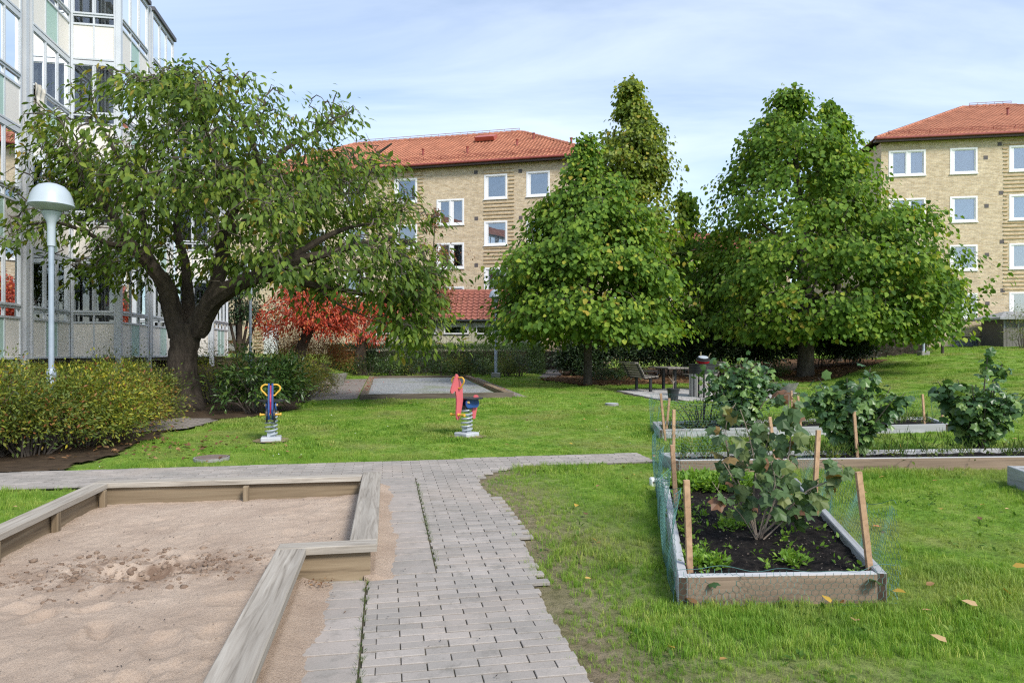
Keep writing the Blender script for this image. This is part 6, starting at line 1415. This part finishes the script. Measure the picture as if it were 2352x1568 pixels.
# trodden soil round the spring riders, weeds in the near lawn
for px, py, nm in ((623, 1014, 91), (1072, 1004, 92)):
    X0, Y0 = gp(px, py); o = sheet('worn_soil', lambda X, Y: np.hypot(X-X0, (Y-Y0)*1.1) < 0.30+0.22*(fbm(X*6, Y*6, nm)-0.4), (X0-0.7, X0+0.7, Y0-0.7, Y0+0.7), 0.03, 0.022, m_bare, zf=lambda X, Y: 0.01*fbm(X*9, Y*9, 3)); tag(o, kind='structure')
_wg = np.random.default_rng(51); X = _wg.uniform(0.2, 6.5, 420); Y = _wg.uniform(2.4, 9.0, 420); v, u = W2L(X, Y); ok = ~paved(v, u) & (fbm(X*1.1, Y*1.1, 95) > 0.44) & (np.abs(X/Y) < 0.78)
for pl_ in NOGRASS: ok &= ~inpoly(pl_, X, Y)
_q = spray(np.stack([X, Y, zt(X, Y)+0.022], 1)[ok], np.tile([0, 0, 1.0], (ok.sum(), 1)), _wg, 6, 0.022, 0.15, 0.034, 0.4, 0.5, 0.2); tag(leaves('lawn_weeds', l_weed2, None, *_q[:5], OVATE, _q[5]), kind='stuff')

# ------------------------------------------------------------------ small things on the ground
def disc(name, label, cat, X, Y, r, mat, h=0.012, n=28):
    z = zg(X, Y); t = thing(name, label, cat, (X, Y, z)); MB().lathe((X, Y, z), [(r, 0.0), (r, h), (r*0.9, h+0.002), (r*0.88, h-0.003), (r*0.8, h-0.003), (r*0.78, h+0.002), (0, h+0.003)], n).build('cover', mat, t)
    MB().lathe((X, Y, z), [(r*1.12, 0.0), (r*1.12, h*0.9), (r*1.01, h*0.9), (r*1.01, 0.0)], n).build('ring', m_conc, t); return t
X, Y = gp(486, 1056); disc('manhole_cover', 'rusty round manhole cover in the lawn by the brick path', 'manhole cover', X, Y, 0.20, MAT('rusty_iron', (0.20, 0.15, 0.12), (0.13, 0.10, 0.085), 20, 0.8, 0.5, 60), 0.045)
X, Y = gp(1405, 932); disc('drain_cover', 'small pale drain lid in the lawn before the patio', 'drain cover', X, Y, 0.15, m_base, 0.07)
X, Y = gp(1505, 1113); z = zg(X, Y); bxo = thing('junction_box', 'small white plastic box in the grass left of the front raised bed', 'box', (X, Y, z))
MB().bbox(X-0.055, X+0.06, Y-0.04, Y+0.06, z-0.01, z+0.075, 0.012).build('body', m_white, bxo); MB().box(X-0.035, X+0.02, Y-0.043, Y-0.0402, z+0.02, z+0.045).build('label_plate', m_ventm, bxo)
X, Y = gp(1250, 846); z = zg(X, Y); bo = thing('bollard', 'short grey metal bollard at the end of the clipped hedge', 'bollard', (X, Y, z)); MB().bbox(X-0.09, X+0.09, Y-0.09, Y+0.09, z-0.05, z+0.45, 0.02).build('post', m_alu, bo); MB().bbox(X-0.10, X+0.10, Y-0.10, Y+0.10, z+0.451, z+0.50, 0.015).build('cap', m_alud, bo)

# ------------------------------------------------------------------ stakes and netting of the raised beds
def stake(px0, py0, px1, py1, zb, label, Yd=0.0):
    b_ = hz(px1, py1, zb); top = sp(px0, py0, b_.y+Yd); d = (top-b_); Lh = d.length+0.12
    t = board('stake', b_-d.normalized()*0.12, top, 0.036, 0.022, m_stake, ROOTLESS, up=(0.1, -1, 0.02), ch=0.0015); t.parent = None
    return tag(t, label, 'stake', 'wooden stakes of the raised beds')
ROOTLESS = thing('tmp', 'tmp', 'tmp'); zs_ = 0.13
STK = [(1575, 1101, 1583, 1312, 0.13, 'wooden stake at the near left corner of the front raised bed'), (1969, 1082, 1996, 1312, 0.13, 'wooden stake at the near right corner of the front raised bed'),
 (1543, 1021, 1552, 1162, 0.13, 'wooden stake halfway along the left side of the front bed'), (1878, 987, 1868, 1176, 0.13, 'wooden stake halfway along the right side of the front bed'),
 (1547, 940, 1546, 1062, 0.12, 'wooden stake at the left end of the middle bed'), (1767, 957, 1781, 1062, 0.12, 'wooden stake in the middle bed behind the wilted bush'),
 (1960, 940, 1968, 1049, 0.12, 'wooden stake in front of the central currant bush'), (1517, 903, 1526, 995, 0.14, 'leaning stake at the left corner of the farthest bed'),
 (1537, 914, 1530, 990, 0.14, 'second leaning stake at the left corner of the farthest bed'), (1832, 909, 1839, 984, 0.14, 'stake between the left and central currant bushes'),
 (1817, 897, 1820, 968, 0.14, 'pale stake right behind the left currant bush'), (2118, 905, 2123, 976, 0.14, 'stake at the right end of the farthest bed'), (2160, 890, 2164, 976, 0.14, 'stake at the far right corner of the farthest bed')]
STKO = [stake(*a) for a in STK]
del ROOT[ROOTLESS]; bpy.data.objects.remove(ROOTLESS)
m_wire = MAT('green_wire', (0.09, 0.22, 0.19), (0.06, 0.15, 0.14), 5, 0.5)
def net(label, line, z0, h, cell=0.04, r=0.0011, sagk=0.05, seed=0, lean=0.0):
    """hexagonal wire netting along a ground polyline"""
    g = np.random.default_rng(seed); P = [np.array(p, float) for p in line]; seg = [np.linalg.norm(P[i+1]-P[i]) for i in range(len(P)-1)]; Lt = sum(seg)
    def at(s, hh):
        i = 0; q = s
        while i < len(seg)-1 and q > seg[i]: q -= seg[i]; i += 1
        t = min(q/seg[i], 1.0); x = P[i]*(1-t)+P[i+1]*t; d = (P[i+1]-P[i])/seg[i]; nrm_ = np.array([d[1], -d[0]])
        top = h*(1-sagk*3*math.sin(math.pi*t)**2)
        w = 0.03*math.sin(s*5.3+seed)+0.02*math.sin(s*13+hh*9)+lean*hh/h
        x = x+nrm_*w*(0.3+hh/h); return (x[0], x[1], zg(x[0], x[1])+z0+hh*top/h+0.008*math.sin(s*21+hh*7))
    mb = MB(); nc = int(Lt/cell); dz = cell*0.86; nr = int(h/dz); e = []
    for j in range(nr):
        for i in range(nc):
            ox = (0.5 if j % 2 else 0)*cell; s0 = i*cell+ox; zc = j*dz
            if s0+cell > Lt: continue
            a, b_, c_ = at(s0, zc), at(s0+cell*0.5, zc+dz*0.33), at(s0+cell, zc)
            mb.tube([a, b_, c_], r, 3, cap=False); mb.tube([b_, at(s0+cell*0.5, zc+dz)], r*1.3, 3, cap=False)
    for hh in (0, h): mb.tube([at(Lt*k/60, hh) for k in range(61)], r*1.6, 3, cap=False)
    root = thing('wire_net', label, 'netting', (float(P[0][0]), float(P[0][1]), zg(P[0][0], P[0][1])), 'green wire netting on the beds'); mb.build('mesh_wire', m_wire, root); return root
q = BEDS['front']
net('green wire netting along the left side of the front bed', [(q[0][0]-0.03, q[0][1]+0.02), ((q[0][0]*.5+q[3][0]*.5)-0.05, (q[0][1]+q[3][1])/2), (q[3][0]-0.04, q[3][1]+0.05)], 0.02, 0.62, seed=1)
net('green wire netting sagging along the right side of the front bed', [(q[1][0]+0.05, q[1][1]), ((q[1][0]+q[2][0])/2+0.10, (q[1][1]+q[2][1])/2), (q[2][0]+0.05, q[2][1])], 0.02, 0.55, seed=2, sagk=0.10)
net('wire netting hanging loose across the front board of the near bed', [(q[0][0]-0.02, q[0][1]-0.035), (q[1][0]+0.04, q[1][1]-0.035)], 0.0, 0.22, seed=3, sagk=0.02)
q = BEDS['middle']; net('green wire netting round the left end of the middle bed', [(2.5, 8.07), (q[0][0]-0.04, q[0][1]-0.04), (q[3][0]-0.04, q[3][1]+0.04)], 0.02, 0.55, seed=4, cell=0.05)
q = BEDS['back']; net('green wire netting round the farthest bed', [(3.9, 11.2), (q[0][0]-0.04, q[0][1]-0.05), (q[3][0]-0.04, q[3][1]+0.05), (5.2, 12.6), (q[2][0]+0.04, q[2][1]+0.05), (q[1][0]+0.05, q[1][1]-0.03)], 0.02, 0.62, seed=5, cell=0.06, r=0.0009)

# ------------------------------------------------------------------ currant bushes and other bed plants
def leafmesh(nm, mat, seed, tmpl=LOBED):
    g = np.random.default_rng(seed); tv, tf = tmpl; v = tv.copy(); v[:, 2] += 0.10*np.sin(v[:, 0]*3+seed)-0.28*np.abs(v[:, 1])**1.3*g.uniform(0.3, 1.4); v[:, :2] *= g.uniform(0.9, 1.1, 2)
    me = bpy.data.meshes.new(nm); me.from_pydata([tuple(p) for p in v], [], tf); me.materials.append(mat)
    at = me.attributes.new('rnd', 'FLOAT', 'POINT'); at.data.foreach_set('value', np.full(len(v), g.uniform(0.05, 0.95), np.float32)); me.update(); return me
LM = [leafmesh('leaf', l_currant, s) for s in range(10)]
def place_leaf(t, me, p, ax, nr, L):
    ax = Vector(ax).normalized(); sd2 = Vector(nr).cross(ax)
    sd2 = sd2.normalized() if sd2.length > 1e-4 else ax.orthogonal().normalized(); n2 = ax.cross(sd2)
    o = bpy.data.objects.new('leaf', me); COL.objects.link(o); o.parent = t; M4 = Matrix((ax*L, sd2*L, n2*L)).transposed().to_4x4(); M4.translation = Vector(p)-ROOT[t]; o.matrix_local = M4; return o
def currant(label, X, Y, zb, rx, ry, h, n, seed, L=0.118, whips=()):
    g = np.random.default_rng(seed); t = thing('currant_bush', label, 'bush', (X, Y, zb), 'currant bushes'); sm = MB(); P = []; O = []
    for k in range(26):
        a = g.uniform(0, 6.28); r = math.sqrt(g.uniform(0.05, 1)); tip = np.array([X+rx*r*math.cos(a), Y+ry*r*math.sin(a), zb+h*(0.55+0.45*math.sqrt(max(0, 1-r*r*0.8)))*g.uniform(0.75, 1.05)])
        b0 = np.array([X+g.normal(0, 0.05), Y+g.normal(0, 0.05), zb-0.03]); mid = (b0+tip)/2+np.array([0, 0, 0.10*h])*g.uniform(0, 1); sm.tube([b0, mid, tip], [0.012, 0.009, 0.004], 5, cap=False)
        for j in range(n//26):
            s = g.uniform(0.22, 1.0); q = (b0*(1-s)**2+2*mid*s*(1-s)+tip*s*s); d = g.normal(0, 1, 3); d[2] *= 0.5; d /= np.linalg.norm(d); q = q+d*g.uniform(0.03, 0.11); P.append(q); O.append(d)
    for (dx, dy, hh) in whips:
        b0 = np.array([X, Y, zb]); tip = np.array([X+dx, Y+dy, zb+hh]); mid = (b0+tip)/2+np.array([0, 0, 0.1]); sm.tube([b0, mid, tip], [0.012, 0.010, 0.006], 5)
        for j in range(16): P.append(tip+g.normal(0, 0.05, 3)-np.array([0, 0, 0.18])*g.uniform(0, 1)); O.append(g.normal(0, 1, 3))
    sm.build('stems', m_twig, t); P = np.array(P); O = unit(np.array(O)); k = P[:, 2] > zb+0.04; P, O = P[k], O[k]; N_ = len(P)
    ax = unit(O*0.8+g.normal(0, 0.35, (N_, 3))+np.array([0, 0, -0.55])); nr = unit(O*0.6+g.normal(0, 0.35, (N_, 3))+np.array([0, -0.25, 0.9])); Ls = L*g.uniform(0.65, 1.25, N_)
    front = np.argsort(P[:, 1]-0.3*P[:, 2])[:260]; mask = np.zeros(N_, bool); mask[front] = True
    for i in front: place_leaf(t, LM[g.integers(len(LM))], P[i], ax[i], nr[i], Ls[i])
    if (~mask).any():
        o = leaves('inner_leaves', l_currant, t, P[~mask], ax[~mask], nr[~mask], Ls[~mask], Ls[~mask], LOBED, g.uniform(0, 1, (~mask).sum())); tag(o, kind='stuff')
p = hz(1690, 990, 0.14); currant('left currant bush, in the farthest bed before the patio', p.x*1.032+0.08, p.y+0.35, 0.12+zg(p.x, p.y), 0.74, 0.5, 1.2, 1000, 31)
p = hz(1975, 1046, 0.12); currant('central currant bush in the middle raised bed', p.x+0.02, p.y+0.2, 0.11, 0.68, 0.45, 1.05, 1000, 32, whips=((0.22, 0.0, 1.12),))
p = hz(2245, 1035, 0.12); currant('right currant bush reaching the right edge of the photo', p.x+0.12, p.y+0.15, 0.11, 0.66, 0.45, 1.02, 950, 33, whips=((0.12, 0.0, 1.25), (0.32, 0.0, 1.16)))
p = hz(1625, 985, 0.14); shrub('thin_shrub', 'thin wispy small leaved shrub left of the left currant bush', (p.x, p.y+0.4), (0.2, 0.2, 0.75), 70, 6, l_dark, 0.045, 0.45, 181, sr=0.06, stems=12)
# wilted bush of the front bed: every leaf by itself
l_wilt = LEAF('wilted_leaf', [(0.0, (0.045, 0.085, 0.035)), (0.45, (0.085, 0.145, 0.05)), (0.7, (0.17, 0.20, 0.06)), (0.85, (0.22, 0.16, 0.05)), (1.0, (0.17, 0.085, 0.045))], 0.25, 0.5, 0.35)
WM = [leafmesh('leaf', l_wilt, 50+s) for s in range(14)]
for k, me in enumerate(WM): me.attributes['rnd'].data.foreach_set('value', np.full(len(me.vertices), (0.05, 0.15, 0.25, 0.35, 0.4, 0.45, 0.5, 0.2, 0.3, 0.6, 0.7, 0.8, 0.9, 1.0)[k], np.float32))
wb = hz(1745, 1232, 0.14); WY = wb.y; wl_ = thing('wilted_bush', 'wilting bush with curled green and brown leaves in the front bed', 'bush', wb); g = np.random.default_rng(8)
STEMS = [([(1740, 1235, 0), (1715, 1170, -.05), (1690, 1110, -.1), (1660, 1060, -.12)], .016, 10), ([(1742, 1235, 0), (1730, 1160, .05), (1735, 1080, .1), (1720, 1000, .1), (1700, 940, .1)], .014, 13), ([(1745, 1235, 0), (1775, 1160, 0), (1800, 1090, 0), (1815, 1020, .05), (1812, 950, .05), (1812, 905, .05)], .016, 24),
 ([(1748, 1235, 0), (1800, 1180, -.1), (1850, 1130, -.2), (1900, 1105, -.25), (1935, 1075, -.25)], .016, 16), ([(1745, 1235, 0), (1700, 1180, -.15), (1660, 1140, -.2), (1635, 1105, -.2)], .009, 4), ([(1745, 1235, 0), (1760, 1170, -.2), (1780, 1110, -.3), (1770, 1060, -.3)], .012, 14), ([(1748, 1235, 0), (1810, 1185, .1), (1850, 1140, .15), (1880, 1110, .2)], .012, 16), ([(1742, 1235, 0), (1700, 1160, .2), (1680, 1090, .25), (1668, 1020, .25), (1662, 985, .25)], .011, 8), ([(1745, 1232, 0), (1760, 1150, .25), (1755, 1060, .3), (1770, 980, .3)], .011, 12), ([(1742, 1235, 0), (1705, 1130, .2), (1675, 1045, .35), (1668, 975, .4), (1690, 925, .45)], .011, 16), ([(1745, 1235, 0), (1785, 1150, .2), (1770, 1050, .35), (1740, 970, .4)], .011, 14)]
wa = MB()
for path, r, nl in STEMS:
    pts = [np.array([*sp(x, y, WY+d)]) for x, y, d in path]; pts[0] = np.array([wb.x+g.normal(0, .012), wb.y+g.normal(0, .012), wb.z-0.03]); line = smoothline(pts, 5); m = len(line); wa.tube([tuple(q) for q in line], [r*0.5*(1-0.65*i/(m-1)) for i in range(m)], 6)
    for j in range(int(nl*1.7)):
        s = g.uniform(0.35, 1.0); q = line[min(int(s*m), m-1)]; d = g.normal(0, 1, 3); d[2] = d[2]*0.4-0.45; d /= np.linalg.norm(d); q2 = q+d*g.uniform(0.015, 0.05); wa.tube([tuple(q), tuple(q2)], 0.0018, 3, cap=False)
        hi = max(0, (q[2]-0.75)/0.5); k = int(g.integers(0, 10)) if g.uniform() > 0.14+0.3*hi else int(g.integers(9, 14)); place_leaf(wl_, WM[k], q2, d+g.normal(0, .3, 3), (g.normal(0, .6), -0.7+g.normal(0, .4), 0.6+g.normal(0, .3)), g.uniform(0.06, 0.135))
wa.build('stems', m_palebark, wl_, True)
# weeds in the front bed, meadow grass and herbs of the other beds
def scatter_plants(name, pts, per, rad, L, wr, mat, tmpl, droop, seed, h=0.0, upz=0.7):
    g = np.random.default_rng(seed); P = np.array(pts); O = unit(np.stack([g.normal(0, .5, len(P)), g.normal(0, .5, len(P)), np.full(len(P), 0.8)], 1)); q = spray(P, O, g, per, rad, droop, L, 0.4, wr, 0.4, 0.15, upz); q[0][:, 2] = np.maximum(q[0][:, 2], np.repeat(P[:, 2], per)-0.01)+g.uniform(0, max(h, 1e-6), len(q[0])); o = leaves(name, mat, None, *q[:5], tmpl, q[5]); return tag(o, kind='stuff')
def inbed(n, c, r, zb, seed):
    g = np.random.default_rng(seed); a = g.uniform(0, 6.28, n); rr_ = np.sqrt(g.uniform(0, 1, n)); X = c[0]+r[0]*rr_*np.cos(a); Y = c[1]+r[1]*rr_*np.sin(a); return np.stack([X, Y, zt(X, Y)+zb], 1)
W_ = []
c1 = hz(1620, 1285, 0.14); c2 = hz(1820, 1285, 0.14); c3 = hz(1620, 1130, 0.14); c4 = hz(1690, 1205, 0.14)
W_.append(inbed(60, c1, (0.12, 0.13), 0.13, 1)); W_.append(inbed(26, c2, (0.07, 0.12), 0.13, 2)); W_.append(inbed(26, c4, (0.13, 0.07), 0.13, 3))
gg = np.random.default_rng(4); t_ = gg.uniform(0, 1, 90); s_ = gg.uniform(0.06, 0.95, 90)**1.6; qa, qb, qc, qd = [np.array(x) for x in BEDS['front']]; XY = (qa[None]*(1-t_[:, None])+qd[None]*t_[:, None])*(1-s_[:, None])+(qb[None]*(1-t_[:, None])+qc[None]*t_[:, None])*s_[:, None]
W_.append(np.concatenate([XY, np.full((90, 1), 0.128)], 1))
XL = (qa[None]*(1-t_[:70, None])+qd[None]*t_[:70, None])*0.90+(qb[None]*(1-t_[:70, None])+qc[None]*t_[:70, None])*0.10; W_.append(np.concatenate([XL+gg.normal(0, 0.03, XL.shape), np.full((70, 1), 0.13)], 1))
scatter_plants('seedlings', np.concatenate(W_), 7, 0.022, 0.035, 0.55, l_weed, OVATE, -0.1, 5, 0.02)
scatter_plants('salad_rows', inbed(210, (1.93, 6.6), (0.40, 0.28), 0.14, 6), 12, 0.04, 0.05, 0.5, l_weed, OVATE, -0.2, 7, 0.08)
mg = []
gg = np.random.default_rng(14)
for nm, nn_ in (('middle', 85), ('back', 110)):
    qa, qb, qc, qd = [np.array(x) for x in BEDS[nm]]; t_ = gg.uniform(0.05, 0.95, nn_); s_ = gg.uniform(0.02, 0.98, nn_); XY = (qa[None]*(1-t_[:, None])+qd[None]*t_[:, None])*(1-s_[:, None])+(qb[None]*(1-t_[:, None])+qc[None]*t_[:, None])*s_[:, None]; mg.append(np.concatenate([XY, (zt(XY[:, 0], XY[:, 1])+0.12)[:, None]], 1))
nn_ = 60; X = gg.uniform(1.9, 7.5, nn_); Y = gg.uniform(9.3, 10.9, nn_); mg.append(np.stack([X, Y, zt(X, Y)], 1))
scatter_plants('tall_grass', np.concatenate(mg), 12, 0.05, 0.15, 0.07, l_meadow, SMALL, -0.9, 15, 0.0, 0.1)
scatter_plants('bed_weeds', np.concatenate(mg[:2])[::2], 8, 0.06, 0.05, 0.5, l_olive, OVATE, 0.1, 16, 0.06)
# grass sprouting in the joints of the paving and beside the sandbox
gg = np.random.default_rng(24); uu = np.concatenate([gg.uniform(2.6, 4.5, 60), gg.uniform(4.4, 7.7, 70), gg.uniform(2.5, 4.2, 14)]); vv = np.concatenate([np.full(60, -0.122), np.full(70, 0.325), np.full(14, -0.46)])+gg.normal(0, 0.006, 144); X, Y = L2W(vv, uu)
scatter_plants('joint_grass', np.stack([X, Y, zt(X, Y)+0.018], 1), 6, 0.007, 0.028, 0.10, l_meadow, SMALL, -0.8, 25, 0.0, 0.1)

# ------------------------------------------------------------------ fallen leaves
l_fall = LEAF('fallen_leaf', [(0.0, (0.12, 0.06, 0.03)), (0.35, (0.30, 0.17, 0.07)), (0.6, (0.52, 0.33, 0.05)), (0.8, (0.56, 0.38, 0.20)), (1.0, (0.45, 0.16, 0.06))], 0.2, 0.6)
l_redfall = LEAF('red_fallen_leaf', [(0.0, (0.22, 0.03, 0.02)), (1.0, (0.5, 0.10, 0.06))], 0.2, 0.6)
l_mould = LEAF('mould_leaf', [(0.0, (0.07, 0.035, 0.018)), (0.6, (0.19, 0.09, 0.04)), (1.0, (0.36, 0.22, 0.10))], 0.1, 0.7)
def lay(name, pts, L, mat, seed, tmpl=ROUND, wr=0.6, lift=0.012):
    g = np.random.default_rng(seed); n = len(pts); P = np.array(pts); P[:, 2] += lift+g.uniform(0, 0.01, n); a = g.uniform(0, 6.28, n); ax = np.stack([np.cos(a), np.sin(a), g.normal(0, .25, n)], 1); nr = np.stack([g.normal(0, .35, n), g.normal(0, .35, n), np.ones(n)], 1); Ls = L*g.uniform(0.6, 1.3, n); return tag(leaves(name, mat, None, P, ax, nr, Ls, Ls*wr, tmpl, g.uniform(0, 1, n)), kind='stuff')
gg = np.random.default_rng(33)
Y = gg.uniform(2.3, 22, 520); X = gg.uniform(-0.75, 0.75, 520)*Y; v, u = W2L(X, Y); ok = ~paved(v, u)
ok &= ~inbedp(X, Y)
for pl_ in NOGRASS: ok &= ~inpoly(pl_, X, Y)
ok &= gg.uniform(size=520) < np.where(X > 0.5, 0.75, 0.30); lay('fallen_leaves', np.stack([X, Y, zt(X, Y)+0.02], 1)[ok], 0.06, l_fall, 34)
X = gg.uniform(1, 18, 5200); Y = gg.uniform(22, 33, 5200); ok = inpoly(LITPOLY, X, Y); lay('leaf_litter', np.stack([X, Y, zt(X, Y)+0.02], 1)[ok], 0.11, l_mould, 35, lift=0.03)
v = np.concatenate([gg.normal(-0.62, 0.16, 70), gg.normal(3.5, 0.25, 60), gg.uniform(-2.2, -0.7, 40)]); u = np.concatenate([gg.uniform(19.5, 29, 130), gg.uniform(20, 28, 40)]); X, Y = L2W(v, u); lay('red_leaves', np.stack([X, Y, zt(X, Y)+0.10*(np.abs(v-1.4) < 2.1)+0.02], 1), 0.09, l_redfall, 36, OVATE, 0.45)
v = gg.normal(-0.40, 0.035, 46); u = gg.normal(4.22, 0.05, 46); X, Y = L2W(v, u); lay('leaf_scraps', np.stack([X, Y, np.full(46, 0.055)], 1), 0.028, l_mould, 37, SMALL, 0.5)
X, Y = gp(350, 1040); lay('bed_leaves', np.stack([X+gg.normal(0, 0.8, 160), Y+gg.normal(0.3, 0.7, 160), np.full(160, 0.05)], 1), 0.07, l_mould, 38)
# dark crumbs and bark bits on the sand and paving
v = np.concatenate([gg.uniform(-2.4, -0.3, 330), gg.uniform(-0.4, 0.9, 70)]); u = np.concatenate([gg.uniform(2.2, 6.6, 330), gg.uniform(2.3, 8, 70)]); ok = sand_in(v, u) | (v > -0.05) | ((u < 4.25) & (v > -0.45)); v, u = v[ok], u[ok]; X, Y = L2W(v, u); zz = np.where(sand_in(v, u), sand_z(v, u), 0.032)
l_bits = LEAF('bark_bit', [(0.0, (0.015, 0.015, 0.018)), (0.7, (0.05, 0.035, 0.03)), (1.0, (0.16, 0.10, 0.06))], 0.0, 0.8); lay('bark_bits', np.stack([X, Y, zz], 1), 0.018, l_bits, 39, SMALL, 0.6, 0.004)
l_daisy = LEAF('daisy_petal', [(0.0, (0.75, 0.75, 0.70)), (1.0, (0.85, 0.85, 0.80))], 0.2, 0.6)
Y = gg.uniform(7, 30, 380); X = gg.uniform(-0.75, 0.78, 380)*Y; v, u = W2L(X, Y); ok = ~paved(v, u) & ~inbedp(X, Y) & (fbm(X*0.5, Y*0.5, 88) > 0.45)
for pl_ in NOGRASS: ok &= ~inpoly(pl_, X, Y)
lay('daisies', np.stack([X, Y, zt(X, Y)+0.035], 1)[ok], 0.02, l_daisy, 40, ROUND, 0.9)
_sg = np.random.default_rng(61); t_ = _sg.uniform(0.03, 0.97, 700); s_ = _sg.uniform(0.05, 0.95, 700); qa, qb, qc, qd = [np.array(x) for x in BEDS['front']]; XY = (qa[None]*(1-t_[:, None])+qd[None]*t_[:, None])*(1-s_[:, None])+(qb[None]*(1-t_[:, None])+qc[None]*t_[:, None])*s_[:, None]
lay('soil_bits', np.stack([XY[:, 0], XY[:, 1], np.full(700, 0.125)+0.05*(fbm(XY[:, 0]*7, XY[:, 1]*7, 13)-0.5)+0.012], 1), 0.013, LEAF('soil_bit', [(0.0, (0.03, 0.022, 0.018)), (0.6, (0.10, 0.075, 0.055)), (1.0, (0.34, 0.29, 0.24))], 0.0, 0.8), 62, ROUND, 0.7, 0.006)
def single(label, px, py, L, val, tm_=ROUND, z=0.04, mat=l_fall):
    X, Y = hz(px, py, z).xy; g = np.random.default_rng(int(px)); a = g.uniform(0, 6.28)
    o = leaves('fallen_leaf', mat, None, np.array([[X, Y, z+0.012]]), np.array([[math.cos(a), math.sin(a), 0.25]]), np.array([[0.2, -0.6, 0.8]]), np.array([L]), np.array([L*0.6]), tm_, np.array([val])); tag(o, label, 'leaf', 'single fallen leaves')
single('pale yellow leaf lying by the step of the sandbox', 752, 1303, 0.075, 0.72, OVATE, 0.035)
single('cream curled leaf in the grass at the lower right', 2246, 1396, 0.075, 0.8, z=0.05); single('cream leaf nearest the bottom right corner', 2175, 1480, 0.075, 0.78, z=0.05)
single('orange yellow leaf in the grass at the right edge', 2325, 1303, 0.08, 0.55, z=0.05); single('yellow leaf right of the front bed corner', 2050, 1360, 0.07, 0.58, z=0.05)
single('yellow green leaf on the grass below the front bed', 1908, 1388, 0.085, 0.6, OVATE, 0.05); single('yellow lobed leaf leaning on the front board', 1775, 1352, 0.075, 0.6, LOBED, 0.08)
single('large dark green leaf at the right end of the front board', 2005, 1338, 0.125, 0.3, LOBED, 0.11, l_currant); single('dark green leaf at the left end of the front board', 1625, 1347, 0.08, 0.1, LOBED, 0.11, l_currant)
